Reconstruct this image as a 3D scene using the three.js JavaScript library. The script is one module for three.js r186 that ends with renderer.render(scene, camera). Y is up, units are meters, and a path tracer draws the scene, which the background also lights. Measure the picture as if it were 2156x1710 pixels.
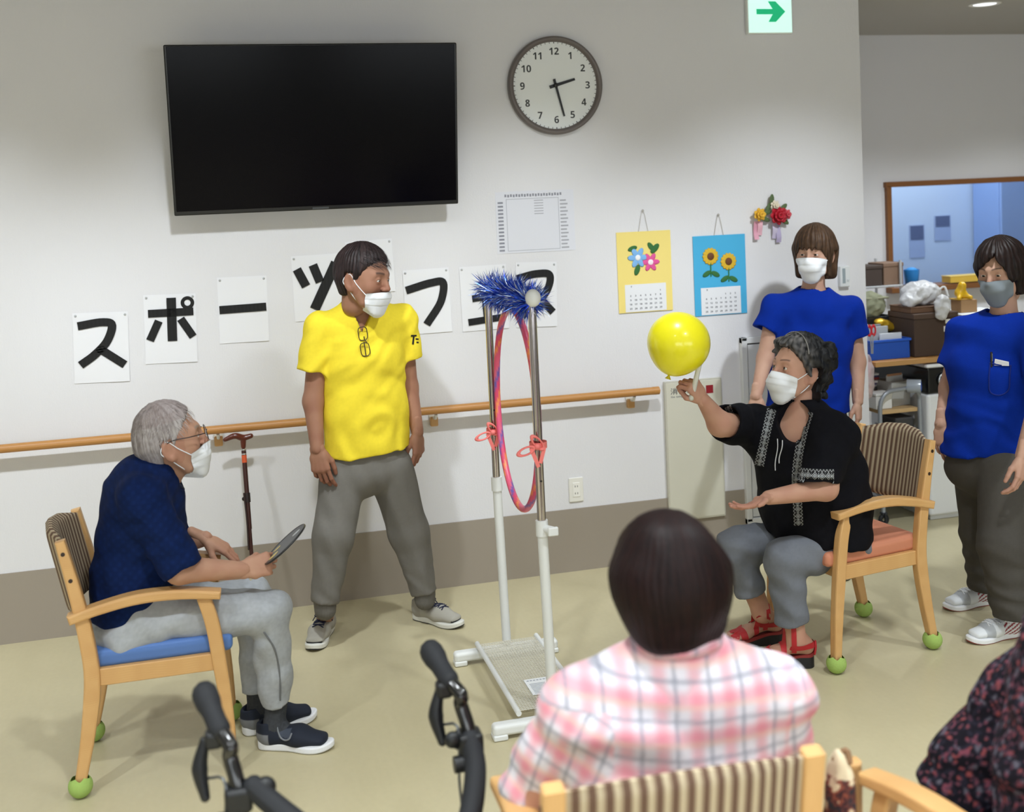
import * as THREE from 'three';
import { RoundedBoxGeometry } from 'three/addons/geometries/RoundedBoxGeometry.js';
import { mergeGeometries, toCreasedNormals } from 'three/addons/utils/BufferGeometryUtils.js';
import { ImprovedNoise } from 'three/addons/math/ImprovedNoise.js';
import { RectAreaLightUniformsLib } from 'three/addons/lights/RectAreaLightUniformsLib.js';

// ---------------------------------------------------------------- camera, light, exposure
const scene = new THREE.Scene();
const W = 2156, H = 1710, FOCAL = 2391.83, CY = 552.94;
const camera = new THREE.PerspectiveCamera(2 * Math.atan(H / 2 / FOCAL) * 180 / Math.PI, W / H, 0.05, 60);
const CAM = new THREE.Vector3(0, 1.8, 5.1746);
{
  const yaw = 0.249273, pitch = 0.054661, roll = -0.043518;
  const fw = new THREE.Vector3(Math.sin(yaw) * Math.cos(pitch), -Math.sin(pitch), -Math.cos(yaw) * Math.cos(pitch));
  const r0 = new THREE.Vector3(Math.cos(yaw), 0, Math.sin(yaw)), u0 = new THREE.Vector3().crossVectors(r0, fw);
  const rt = r0.clone().multiplyScalar(Math.cos(roll)).addScaledVector(u0, Math.sin(roll));
  const up = u0.clone().multiplyScalar(Math.cos(roll)).addScaledVector(r0, -Math.sin(roll));
  camera.matrixAutoUpdate = true;
  camera.position.copy(CAM);
  camera.quaternion.setFromRotationMatrix(new THREE.Matrix4().makeBasis(rt, up, fw.clone().negate()));
  camera.userData.axes = undefined;
  camera.setViewOffset(W, H, 0, H / 2 - CY, W, H);      // the lens is shifted down
  camera.userData.fStop = 2.3; camera.focus = 4.35;
  var AX = { rt, up, fw };
}
scene.background = new THREE.Color(0xbfd0e0);
RectAreaLightUniformsLib.init();
const EXPOSURE = 1.03;
const CEIL = 2.75;
// round ceiling downlights: rows of [z, [x ...], intensity]
const DOWNLIGHTS = [[1.7, [-2.5, -1.2, 0.1, 1.4, 2.7], 10.5], [3.1, [-2.9, -1.3, 0.3, 1.9, 3.5], 9.5], [4.7, [-2.9, -1.3, 0.3, 1.9, 3.5], 9], [6.2, [-1.3, 1.9], 9]];   // the first row is turned to the wall
const WASH_ANGLE = 0.66, WASH_AIM = 0.62;
const LAMP_COLOR = new THREE.Color(0.9, 0.965, 1.0), LAMP_ANGLE = 1.05, LAMP_PENUMBRA = 0.5;
const WINDOW_POWER = 2.7;
const DAY_COLOR = new THREE.Color(0.86, 0.93, 1.0);

// ---------------------------------------------------------------- helpers
const V = (x, y, z) => new THREE.Vector3(x, y, z);
// a point of the scene: on the ray through a pixel of the photograph, at a given depth plane z, or on a given height
function rayOf(px, py) { return AX.rt.clone().multiplyScalar((px - 1078) / FOCAL).addScaledVector(AX.up, -(py - CY) / FOCAL).add(AX.fw); }
function A(px, py, z) { const d = rayOf(px, py); return CAM.clone().addScaledVector(d, (z - CAM.z) / d.z); }
function FL(px, py, y = 0) { const d = rayOf(px, py); return CAM.clone().addScaledVector(d, (y - CAM.y) / d.y); }
let seed = 12345;
const rnd = () => { seed = (seed * 1664525 + 1013904223) % 4294967296; return seed / 4294967296; };
const rr = (a, b) => a + (b - a) * rnd();
const noiser = new ImprovedNoise();
const NZ = (x, y, z) => noiser.noise(x, y, z);
const clamp = (x, a, b) => Math.min(b, Math.max(a, x));
const sstep = (a, b, x) => { const t = clamp((x - a) / (b - a), 0, 1); return t * t * (3 - 2 * t); };
const mixc = (a, b, t) => [a[0] + (b[0] - a[0]) * t, a[1] + (b[1] - a[1]) * t, a[2] + (b[2] - a[2]) * t];
const lin = (hex) => { const c = new THREE.Color(hex); return [c.r, c.g, c.b]; };

const taken = new Map();
function numbered(n) { const k = taken.get(n) || 0; taken.set(n, k + 1); return k ? n + '_' + String(k).padStart(3, '0') : n; }
function shadows(o) { o.castShadow = true; o.receiveShadow = true; return o; }
function thing(name, label, category, pos = [0, 0, 0], turn = 0, group) {
  const o = new THREE.Group(); o.name = numbered(name); o.position.set(...pos); o.rotation.y = turn;
  o.userData = { label, category }; if (group) o.userData.group = group; scene.add(o); return o;
}
function part(name, geo, mat, parent, label) {
  const m = shadows(new THREE.Mesh(Array.isArray(geo) ? merge(geo) : geo, mat)); m.name = name;
  const used = parent.children.filter((c) => c.name.replace(/_\d{3}$/, '') === name).length; if (used) m.name = name + '_' + String(used).padStart(3, '0');
  if (label) m.userData.label = label; parent.add(m); return m;
}
function single(name, geo, mat, label, category, group) {
  const m = shadows(new THREE.Mesh(Array.isArray(geo) ? merge(geo) : geo, mat)); m.name = numbered(name); m.userData = { label, category }; if (group) m.userData.group = group; scene.add(m); return m;
}
function struct(name, geo, mat, parent) { const m = shadows(new THREE.Mesh(Array.isArray(geo) ? merge(geo) : geo, mat)); m.name = name; m.userData.kind = 'structure'; (parent || scene).add(m); return m; }
function flat(g) { const n = g.index ? g.toNonIndexed() : g; return n; }
function merge(list) {
  const need = list.some((g) => g.attributes.color);
  return mergeGeometries(list.map((g) => {
    g = flat(g); const o = new THREE.BufferGeometry();
    o.setAttribute('position', g.attributes.position); o.setAttribute('normal', g.attributes.normal);
    o.setAttribute('uv', g.attributes.uv || new THREE.BufferAttribute(new Float32Array(g.attributes.position.count * 2), 2));
    if (need) o.setAttribute('color', g.attributes.color || new THREE.BufferAttribute(new Float32Array(g.attributes.position.count * 3).fill(1), 3));
    return o;
  }));
}
function moved(g, x, y, z, rx = 0, ry = 0, rz = 0) { if (rx) g.rotateX(rx); if (rz) g.rotateZ(rz); if (ry) g.rotateY(ry); g.translate(x, y, z); return g; }
function rbox(w, h, d, r = 0.004, x = 0, y = 0, z = 0, seg = 2) { const g = new RoundedBoxGeometry(w, h, d, seg, Math.min(r, w / 2.01, h / 2.01, d / 2.01)); g.translate(x, y, z); return g; }
function box(w, h, d, x = 0, y = 0, z = 0) {   // uv in metres
  const g = new THREE.BoxGeometry(w, h, d), p = g.attributes.position, n = g.attributes.normal, uv = g.attributes.uv;
  for (let i = 0; i < p.count; i++) { const a = Math.abs(n.getX(i)) > 0.5 ? [p.getZ(i), p.getY(i)] : Math.abs(n.getY(i)) > 0.5 ? [p.getX(i), p.getZ(i)] : [p.getX(i), p.getY(i)]; uv.setXY(i, a[0], a[1]); }
  g.translate(x, y, z); return g;
}
const P3 = (p) => (p.isVector3 ? p : V(...p));
function tube(pts, r, seg = 40, rad = 10, closed = false) {
  const c = new THREE.CatmullRomCurve3(pts.map(P3), closed, 'centripetal'); const g = new THREE.TubeGeometry(c, seg, r, rad, closed);
  if (closed) return g;
  const caps = [g];
  for (const t of [0, 1]) { const s = new THREE.SphereGeometry(r, rad, 6); const p = c.getPointAt(t); s.translate(p.x, p.y, p.z); caps.push(s); }
  return merge(caps);
}
function taper(pts, rs, seg = 30, rad = 10) {   // tube with a radius that varies along it, closed ends
  const c = new THREE.CatmullRomCurve3(pts.map(P3), false, 'centripetal'), g = new THREE.TubeGeometry(c, seg, 1, rad, false), p = g.attributes.position;
  const rAt = (t) => { const f = t * (rs.length - 1), i = Math.min(rs.length - 2, Math.floor(f)); return rs[i] + (rs[i + 1] - rs[i]) * (f - i); };
  for (let i = 0; i <= seg; i++) { const o = c.getPointAt(i / seg), r = rAt(i / seg); for (let j = 0; j <= rad; j++) { const k = i * (rad + 1) + j; const v = V(p.getX(k), p.getY(k), p.getZ(k)).sub(o).multiplyScalar(r).add(o); p.setXYZ(k, v.x, v.y, v.z); } }
  g.computeVertexNormals();
  const caps = [g];
  for (const t of [0, 1]) { const r = rAt(t), s = new THREE.SphereGeometry(r, rad, 6), q = c.getPointAt(t); s.translate(q.x, q.y, q.z); caps.push(s); }
  return merge(caps);
}
function rod(a, b, r, r2 = r, rad = 14) {
  a = P3(a); b = P3(b); const d = b.clone().sub(a), g = new THREE.CylinderGeometry(r2, r, d.length(), rad, 1);
  g.applyQuaternion(new THREE.Quaternion().setFromUnitVectors(V(0, 1, 0), d.clone().normalize())); const m = a.clone().add(b).multiplyScalar(0.5); g.translate(m.x, m.y, m.z); return g;
}
function sphere(r, x = 0, y = 0, z = 0, sx = 1, sy = 1, sz = 1, a = 18, b = 12) { const g = new THREE.SphereGeometry(r, a, b); g.scale(sx, sy, sz); g.translate(x, y, z); return g; }
function lathe(pts, seg = 32) { return new THREE.LatheGeometry(pts.map((p) => new THREE.Vector2(p[0], p[1])), seg); }
function shape(pts) { const s = new THREE.Shape(); pts.forEach((p, i) => (i ? s.lineTo(p[0], p[1]) : s.moveTo(p[0], p[1]))); s.closePath(); return s; }
function extrude(s, depth, bevel = 0.003, seg = 2) { const g = new THREE.ExtrudeGeometry(s, { depth: Math.max(0.0002, depth - 2 * bevel), bevelEnabled: bevel > 0, bevelThickness: bevel, bevelSize: bevel, bevelOffset: -bevel, bevelSegments: seg, curveSegments: 16 }); g.translate(0, 0, bevel - depth / 2); return g; }   // centred on z = 0
function curvePts(pts, n = 24) { return new THREE.CatmullRomCurve3(pts.map((p) => V(p[0], p[1], 0)), false, 'centripetal').getPoints(n).map((p) => [p.x, p.y]); }
function band(center, widths, n = 24) {   // a closed outline of a bar with the given centre line and width
  const c = new THREE.CatmullRomCurve3(center.map((p) => V(p[0], p[1], 0)), false, 'centripetal'), L = [], R = [];
  for (let i = 0; i <= n; i++) { const t = i / n, p = c.getPoint(t), d = c.getTangent(t), f = t * (widths.length - 1), k = Math.min(widths.length - 2, Math.floor(f)), w = (widths[k] + (widths[k + 1] - widths[k]) * (f - k)) / 2; L.push([p.x - d.y * w, p.y + d.x * w]); R.unshift([p.x + d.y * w, p.y - d.x * w]); }
  return shape([...L, ...R]);
}
// materials
const mat = (c, rough = 0.6, o = {}) => new THREE.MeshStandardMaterial({ color: c, roughness: rough, metalness: 0, ...o });
const phys = (c, rough = 0.6, o = {}) => new THREE.MeshPhysicalMaterial({ color: c, roughness: rough, ...o });
function canvasTex(w, h, draw, o = {}) {
  const cv = document.createElement('canvas'); cv.width = w; cv.height = h; const g = cv.getContext('2d'); draw(g, w, h);
  const t = new THREE.CanvasTexture(cv); t.colorSpace = o.data ? THREE.NoColorSpace : THREE.SRGBColorSpace; if (o.repeat) { t.wrapS = t.wrapT = THREE.RepeatWrapping; t.repeat.set(...o.repeat); } t.anisotropy = 8; return t;
}
function dataTex(n, fn, o = {}) {   // grey or colour, tiled: fn(u, v) -> [r, g, b] in 0..1
  const d = new Uint8Array(n * n * 4); for (let y = 0; y < n; y++) for (let x = 0; x < n; x++) { const c = fn(x / n, y / n), i = (y * n + x) * 4; for (let k = 0; k < 3; k++) d[i + k] = clamp(c[k], 0, 1) * 255; d[i + 3] = 255; }
  const t = new THREE.DataTexture(d, n, n); t.magFilter = THREE.LinearFilter; t.minFilter = THREE.LinearFilter; t.wrapS = t.wrapT = THREE.RepeatWrapping; t.colorSpace = o.color ? THREE.SRGBColorSpace : THREE.NoColorSpace; if (o.repeat) t.repeat.set(...o.repeat); t.needsUpdate = true; return t;
}
const tn = (u, v, f, s = 0) => { const a = 2 * Math.PI; return NZ(Math.cos(a * u) * f / a + s, Math.sin(a * u) * f / a + 3.1 + s, Math.cos(a * v) * f / a + 7.7) * 0.5 + NZ(Math.sin(a * v) * f / a + s * 2, Math.cos(a * u) * f / a, Math.sin(a * u) * f / a + 1.3) * 0.5; };   // tileable noise
const weave = dataTex(128, (u, v) => { const a = Math.sin(u * Math.PI * 64), b = Math.sin(v * Math.PI * 64); const h = 0.5 + 0.25 * a * (b > 0 ? 1 : -0.4) + 0.2 * b + 0.3 * tn(u, v, 12); return [h, h, h]; }, { repeat: [9, 9] });
const grain = dataTex(256, (u, v) => { const g = 0.5 + 0.6 * tn(u, v * 1, 5) + 0.22 * Math.sin((v * 26 + 2.2 * tn(u, v, 4)) * 2 * Math.PI) * 0.5; const c = clamp(g, 0, 1); return mixc([0.78, 0.595, 0.375], [0.85, 0.68, 0.455], c); }, { color: true, repeat: [2, 7] });
const woodM = mat(0xffffff, 0.42, { map: grain, bumpMap: grain, bumpScale: 0.0003 });
const plasterBump = dataTex(256, (u, v) => { const h = 0.5 + 0.5 * tn(u, v, 60) + 0.35 * tn(u, v, 120, 5); return [h, h, h]; }, { repeat: [3, 3] });
const floorTex = dataTex(256, (u, v) => { const h = 0.5 + 0.5 * tn(u, v, 8) + 0.35 * tn(u, v, 90, 3); return mixc([0.745, 0.705, 0.575], [0.785, 0.745, 0.615], h); }, { color: true, repeat: [0.7, 0.7] });
const vc = (rough = 0.7, o = {}) => new THREE.MeshPhysicalMaterial({ color: 0xffffff, vertexColors: true, roughness: rough, ...o });

// ---------------------------------------------------------------- solid fields and their surfaces (people, clothes, soft things)
class Field {
  constructor() { this.p = []; this.noise = null; }
  cone(a, b, ra, rb = ra, k = 0.02, op = 0) { return this.ec(a, b, null, [ra, ra], [rb, rb], k, op); }
  ball(c, r, k = 0.02, op = 0) { return this.ec(c, c, null, [r, r], [r, r], k, op); }
  ec(a, b, side, A0, B0, k = 0.02, op = 0) {          // elliptic cone: half width along side, half depth across it
    a = P3(a); b = P3(b); const ax = b.clone().sub(a), L = ax.length(); if (L > 1e-6) ax.multiplyScalar(1 / L); else ax.set(0, 1, 0);
    const q = { t: 0, op, k, ax: a.x, ay: a.y, az: a.z, dx: ax.x, dy: ax.y, dz: ax.z, L, wa: A0[0], da: A0[1], wb: B0[0], db: B0[1], round: A0[0] === A0[1] && B0[0] === B0[1] };
    let s = side ? P3(side).clone() : (Math.abs(ax.y) < 0.9 ? V(0, 1, 0) : V(1, 0, 0)); s.addScaledVector(ax, -s.dot(ax)).normalize(); const f = ax.clone().cross(s);
    Object.assign(q, { sx: s.x, sy: s.y, sz: s.z, fx: f.x, fy: f.y, fz: f.z }); this.p.push(q); return this;
  }
  ell(c, r, k = 0.02, op = 0, ay = V(0, 1, 0), sx = V(1, 0, 0)) {    // ellipsoid: radii along sx, ay and across
    c = P3(c); const y = P3(ay).clone().normalize(), s = P3(sx).clone(); s.addScaledVector(y, -s.dot(y)).normalize(); const f = y.clone().cross(s);
    this.p.push({ t: 1, op, k, ax: c.x, ay: c.y, az: c.z, dx: y.x, dy: y.y, dz: y.z, sx: s.x, sy: s.y, sz: s.z, fx: f.x, fy: f.y, fz: f.z, rx: r[0], ry: r[1], rz: r[2] }); return this;
  }
  plane(pt, n, k = 0.003) { pt = P3(pt); n = P3(n).clone().normalize(); this.p.push({ t: 2, op: 2, k, nx: n.x, ny: n.y, nz: n.z, w: pt.dot(n) }); return this; }   // keeps the side that n points away from
  join(f, k = 0.02, op = 0) { this.p.push({ t: 3, op, k, f }); return this; }
  fn(g, k = 0.003, op = 2) { this.p.push({ t: 4, op, k, g }); return this; }
  at(x, y, z) {
    let d = 1e3; const P = this.p;
    for (let i = 0; i < P.length; i++) {
      const q = P[i]; let e;
      if (q.t === 0) {
        const vx = x - q.ax, vy = y - q.ay, vz = z - q.az; let h = vx * q.dx + vy * q.dy + vz * q.dz; const hc = h < 0 ? 0 : h > q.L ? q.L : h, t = q.L > 0 ? hc / q.L : 0;
        const w = q.wa + (q.wb - q.wa) * t, px = vx - q.dx * hc, py = vy - q.dy * hc, pz = vz - q.dz * hc;
        if (q.round) e = Math.sqrt(px * px + py * py + pz * pz) - w;
        else {
          const dd = q.da + (q.db - q.da) * t, a = px * q.sx + py * q.sy + pz * q.sz, b = px * q.fx + py * q.fy + pz * q.fz, c = h - hc, m = w < dd ? w : dd;
          const a1 = a / w, b1 = b / dd, c1 = c / m, k0 = Math.sqrt(a1 * a1 + b1 * b1 + c1 * c1), a2 = a1 / w, b2 = b1 / dd, c2 = c1 / m, k1 = Math.sqrt(a2 * a2 + b2 * b2 + c2 * c2);
          e = k1 > 1e-9 ? k0 * (k0 - 1) / k1 : -m;
        }
      } else if (q.t === 1) {
        const vx = x - q.ax, vy = y - q.ay, vz = z - q.az, a = (vx * q.sx + vy * q.sy + vz * q.sz) / q.rx, b = (vx * q.dx + vy * q.dy + vz * q.dz) / q.ry, c = (vx * q.fx + vy * q.fy + vz * q.fz) / q.rz;
        const k0 = Math.sqrt(a * a + b * b + c * c), a2 = a / q.rx, b2 = b / q.ry, c2 = c / q.rz, k1 = Math.sqrt(a2 * a2 + b2 * b2 + c2 * c2); e = k1 > 1e-9 ? k0 * (k0 - 1) / k1 : -Math.min(q.rx, q.ry, q.rz);
      } else if (q.t === 2) e = x * q.nx + y * q.ny + z * q.nz - q.w;
      else if (q.t === 3) e = q.f.at(x, y, z);
      else e = q.g(x, y, z);
      const k = q.k;
      if (q.op === 0) { const h = k - Math.abs(d - e); d = (d < e ? d : e) - (h > 0 ? h * h / (4 * k) : 0); }
      else { if (q.op === 1) e = -e; const h = k - Math.abs(d - e); d = (d > e ? d : e) + (h > 0 ? h * h / (4 * k) : 0); }
    }
    if (this.noise && d < 0.05 && d > -0.05) d += this.noise(x, y, z);
    return d;
  }
  box(b = new THREE.Box3()) {
    for (const q of this.p) {
      if (q.op !== 0) continue;
      if (q.t === 0) { const r = Math.max(q.wa, q.da, q.wb, q.db); for (const s of [0, q.L]) { const c = V(q.ax + q.dx * s, q.ay + q.dy * s, q.az + q.dz * s); b.expandByPoint(c.clone().addScalar(r)); b.expandByPoint(c.addScalar(-r)); } }
      else if (q.t === 1) { const r = Math.max(q.rx, q.ry, q.rz), c = V(q.ax, q.ay, q.az); b.expandByPoint(c.clone().addScalar(r)); b.expandByPoint(c.addScalar(-r)); }
      else if (q.t === 3) q.f.box(b);
    }
    return b;
  }
  hit(o, d, far = 0.6) {     // first point of the surface along a ray
    o = P3(o); d = P3(d).clone().normalize(); let t = 0;
    for (let i = 0; i < 160 && t < far; i++) { const e = this.at(o.x + d.x * t, o.y + d.y * t, o.z + d.z * t); if (e < 0.0004) return o.clone().addScaledVector(d, t); t += Math.max(e * 0.6, 0.0004); }
    return null;
  }
  normal(p, h = 0.002) { return V(this.at(p.x + h, p.y, p.z) - this.at(p.x - h, p.y, p.z), this.at(p.x, p.y + h, p.z) - this.at(p.x, p.y - h, p.z), this.at(p.x, p.y, p.z + h) - this.at(p.x, p.y, p.z - h)).normalize(); }
}
function surface(field, h, color, pad = 0.03, clip) {          // surface nets over the field's box
  const b = clip || field.box().expandByScalar(pad), nx = Math.ceil((b.max.x - b.min.x) / h) + 2, ny = Math.ceil((b.max.y - b.min.y) / h) + 2, nz = Math.ceil((b.max.z - b.min.z) / h) + 2;
  const g = new Float32Array(nx * ny * nz), B = 6, sx = 1, sy = nx, sz = nx * ny, ox = b.min.x, oy = b.min.y, oz = b.min.z, reach = B * h * 0.87 * 1.6 + 0.012;
  for (let k0 = 0; k0 < nz; k0 += B) for (let j0 = 0; j0 < ny; j0 += B) for (let i0 = 0; i0 < nx; i0 += B) {
    const c = field.at(ox + (i0 + B / 2) * h, oy + (j0 + B / 2) * h, oz + (k0 + B / 2) * h), skip = Math.abs(c) > reach, i1 = Math.min(nx, i0 + B), j1 = Math.min(ny, j0 + B), k1 = Math.min(nz, k0 + B);
    for (let k = k0; k < k1; k++) for (let j = j0; j < j1; j++) for (let i = i0; i < i1; i++) g[i + j * sy + k * sz] = skip ? c : field.at(ox + i * h, oy + j * h, oz + k * h);
  }
  const id = new Int32Array(nx * ny * nz).fill(-1), pos = [], idx = [];
  const E = [[0, 1], [0, 2], [0, 4], [1, 3], [1, 5], [2, 3], [2, 6], [3, 7], [4, 5], [4, 6], [5, 7], [6, 7]];
  for (let k = 0; k < nz - 1; k++) for (let j = 0; j < ny - 1; j++) for (let i = 0; i < nx - 1; i++) {
    const o = i + j * sy + k * sz, v = [g[o], g[o + 1], g[o + sy], g[o + sy + 1], g[o + sz], g[o + sz + 1], g[o + sz + sy], g[o + sz + sy + 1]];
    let m = 0; for (let c = 0; c < 8; c++) if (v[c] < 0) m |= 1 << c; if (m === 0 || m === 255) continue;
    let x = 0, y = 0, z = 0, n = 0;
    for (const [p, q] of E) { if ((v[p] < 0) === (v[q] < 0)) continue; const t = v[p] / (v[p] - v[q]); x += (p & 1) + t * ((q & 1) - (p & 1)); y += (p >> 1 & 1) + t * ((q >> 1 & 1) - (p >> 1 & 1)); z += (p >> 2) + t * ((q >> 2) - (p >> 2)); n++; }
    id[o] = pos.length / 3; pos.push(ox + (i + x / n) * h, oy + (j + y / n) * h, oz + (k + z / n) * h);
  }
  for (let k = 1; k < nz - 1; k++) for (let j = 1; j < ny - 1; j++) for (let i = 1; i < nx - 1; i++) {
    const o = i + j * sy + k * sz, s = g[o] < 0;
    if (s !== g[o + 1] < 0) { const a = id[o], c = id[o - sy], d = id[o - sy - sz], e = id[o - sz]; if (a >= 0 && c >= 0 && d >= 0 && e >= 0) s ? idx.push(a, c, d, a, d, e) : idx.push(a, d, c, a, e, d); }
    if (s !== g[o + sy] < 0) { const a = id[o], c = id[o - sz], d = id[o - sz - 1], e = id[o - 1]; if (a >= 0 && c >= 0 && d >= 0 && e >= 0) s ? idx.push(a, c, d, a, d, e) : idx.push(a, d, c, a, e, d); }
    if (s !== g[o + sz] < 0) { const a = id[o], c = id[o - 1], d = id[o - 1 - sy], e = id[o - sy]; if (a >= 0 && c >= 0 && d >= 0 && e >= 0) s ? idx.push(a, c, d, a, d, e) : idx.push(a, d, c, a, e, d); }
  }
  const geo = new THREE.BufferGeometry(), n = pos.length / 3; geo.setAttribute('position', new THREE.BufferAttribute(new Float32Array(pos), 3)); geo.setIndex(idx); geo.computeVertexNormals();
  const uv = new Float32Array(n * 2); for (let i = 0; i < n; i++) { uv[i * 2] = pos[i * 3] + pos[i * 3 + 2] * 0.8; uv[i * 2 + 1] = pos[i * 3 + 1] + pos[i * 3 + 2] * 0.2; } geo.setAttribute('uv', new THREE.BufferAttribute(uv, 2));
  if (color) { const c = new Float32Array(n * 3), N = geo.attributes.normal; for (let i = 0; i < n; i++) { const q = color(pos[i * 3], pos[i * 3 + 1], pos[i * 3 + 2], N.getX(i), N.getY(i), N.getZ(i)); c[i * 3] = q[0]; c[i * 3 + 1] = q[1]; c[i * 3 + 2] = q[2]; } geo.setAttribute('color', new THREE.BufferAttribute(c, 3)); }
  return geo;
}

// ---------------------------------------------------------------- the room
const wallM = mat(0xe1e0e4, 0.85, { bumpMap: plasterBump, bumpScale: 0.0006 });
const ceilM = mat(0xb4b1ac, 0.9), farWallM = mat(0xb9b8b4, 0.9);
const floorM = new THREE.MeshPhysicalMaterial({ map: floorTex, roughness: 0.34, specularIntensity: 0.55 });
const skirtM = mat(0x9b9185, 0.55);
struct('floor', box(10.4, 0.12, 9.2, 1, -0.06, 3.1), floorM);
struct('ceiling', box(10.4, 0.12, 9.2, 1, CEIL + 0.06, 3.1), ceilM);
struct('wall_back', box(7.18, CEIL, 0.12, -0.41, CEIL / 2, -0.06), wallM);
struct('wall_return', box(0.12, CEIL, 1.2, 3.12, CEIL / 2, -0.72), wallM);
const WX0 = 4.166, WX1 = 5.75, WY0 = 1.12, WY1 = 1.79, BZ = -1.32;
struct('wall_recess', [box(WX0 - 3.06, CEIL, 0.12, (WX0 + 3.06) / 2, CEIL / 2, BZ - 0.06), box(6.12 - WX1, CEIL, 0.12, (WX1 + 6.12) / 2, CEIL / 2, BZ - 0.06),
  box(WX1 - WX0, WY0, 0.12, (WX0 + WX1) / 2, WY0 / 2, BZ - 0.06), box(WX1 - WX0, CEIL - WY1, 0.12, (WX0 + WX1) / 2, (CEIL + WY1) / 2, BZ - 0.06)], wallM);
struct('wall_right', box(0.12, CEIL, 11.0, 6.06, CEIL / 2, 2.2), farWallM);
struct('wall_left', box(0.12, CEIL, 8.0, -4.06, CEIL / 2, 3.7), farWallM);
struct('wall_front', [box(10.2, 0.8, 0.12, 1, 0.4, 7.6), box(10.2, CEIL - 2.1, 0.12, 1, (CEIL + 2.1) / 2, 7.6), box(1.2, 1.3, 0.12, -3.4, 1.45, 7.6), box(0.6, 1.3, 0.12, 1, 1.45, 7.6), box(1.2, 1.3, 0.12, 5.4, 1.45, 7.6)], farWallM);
// bright windows of the wall behind the photographer
for (const [i, x] of [[2, -1.05], [3, 3.05]]) {
  const w = new THREE.Group(); w.name = 'window_' + i; w.userData.kind = 'structure'; w.position.set(x, 1.45, 7.6); scene.add(w);
  part('window_frame', [box(3.5, 0.05, 0.1, 0, 0.625, 0), box(3.5, 0.05, 0.1, 0, -0.625, 0), box(0.05, 1.3, 0.1, -1.725, 0, 0), box(0.05, 1.3, 0.1, 1.725, 0, 0), box(0.05, 1.3, 0.1, 0, 0, 0)], mat(0xb8bab8, 0.4), w);
  part('pane', box(3.4, 1.2, 0.01, 0, 0, 0.02), mat(0xffffff, 0.5, { emissive: DAY_COLOR, emissiveIntensity: 1.6 }), w);
  const l = new THREE.RectAreaLight(DAY_COLOR, WINDOW_POWER, 3.3, 1.15); l.name = 'window_light'; l.position.set(x, 1.45, 7.5); l.rotation.y = 0; scene.add(l);
}
// baseboard of the main wall: taupe sheet up to 30 cm
struct('baseboard_back', [box(7.18, 0.305, 0.006, -0.41, 0.1525, 0.003)], skirtM);
struct('baseboard_recess', [box(3.0, 0.1, 0.008, 4.6, 0.05, BZ + 0.004)], skirtM);
// the kitchen behind the serving window
struct('wall_kitchen', [box(3.2, CEIL, 0.1, 4.5, CEIL / 2, -2.4), box(0.1, CEIL, 1, 3.01, CEIL / 2, -1.88), box(2.92, 0.1, 1, 4.52, -0.05, -1.88), box(2.92, 0.1, 1, 4.52, CEIL + 0.05, -1.88)], mat(0xdde6f0, 0.7));
{
  const w = new THREE.Group(); w.name = 'window_1'; w.userData.kind = 'structure'; w.position.set((WX0 + WX1) / 2, (WY0 + WY1) / 2, BZ); scene.add(w);
  const ww = WX1 - WX0, wh = WY1 - WY0, fm = mat(0xa08570, 0.5, { map: grain });
  part('window_frame', [rbox(ww + 0.06, 0.035, 0.16, 0.004, 0, wh / 2 + 0.005, -0.05), rbox(ww + 0.06, 0.035, 0.2, 0.004, 0, -wh / 2 - 0.005, -0.03), rbox(0.035, wh, 0.16, 0.004, -ww / 2 - 0.005, 0, -0.05), rbox(0.035, wh, 0.16, 0.004, ww / 2 + 0.005, 0, -0.05)], fm, w);
  part('pane', box(ww, wh, 0.004, 0, 0, -0.06), phys(0xf0f6ff, 0.12, { transmission: 1, thickness: 0, ior: 1.3 }), w);
  const lamp = thing('kitchen_lamp', 'cool white ceiling lamp inside the kitchen behind the serving window', 'lamp', [4.7, CEIL - 0.03, -1.85]);
  part('housing', rbox(1.3, 0.05, 0.24, 0.01, 0, 0, 0), mat(0xf0f0f0, 0.5), lamp);
  part('diffuser', rbox(1.24, 0.02, 0.2, 0.008, 0, -0.03, 0), mat(0xffffff, 0.4, { emissive: new THREE.Color(0.7, 0.85, 1), emissiveIntensity: 2 }), lamp);
  const l = new THREE.RectAreaLight(new THREE.Color(0.82, 0.92, 1), 19, 1.2, 0.2); l.position.set(4.7, CEIL - 0.085, -1.85); l.rotation.x = -Math.PI / 2; l.name = 'kitchen_light'; scene.add(l);
  // what shows through the glass: a hood over the range, notices and a tall cupboard
  for (const [px, py, w, h, side] of [[1931, 490, 0.13, 0.13, 'left'], [1985, 466, 0.14, 0.1, 'right']]) { const c = A(px, py, -2.34), t = thing('kitchen_notice', 'grey notice on the kitchen wall seen through the serving window, ' + side + ' of the two', 'notice', [c.x, c.y, -2.345]); part('sheet', rbox(w, h * 1.9, 0.004, 0.001, 0, -h * 0.5, 0), mat(0xb4c0da, 0.7), t); part('picture', rbox(w * 0.86, h * 0.8, 0.003, 0.001, 0, 0, 0.004), mat(0x5a6484, 0.7), t); }
  const cup = thing('kitchen_cupboard', 'tall pale blue cupboard at the right of the kitchen behind the serving window', 'cupboard', [5.76, 0, -2.18]);
  part('carcass', rbox(0.44, 2.0, 0.3, 0.01, 0, 1.0, 0), mat(0x9db4dc, 0.5), cup); part('door', rbox(0.21, 1.9, 0.02, 0.006, -0.108, 1.0, 0.16), mat(0xa6bce2, 0.5), cup); part('door', rbox(0.21, 1.9, 0.02, 0.006, 0.108, 1.0, 0.16), mat(0xa6bce2, 0.5), cup);
}
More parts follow.
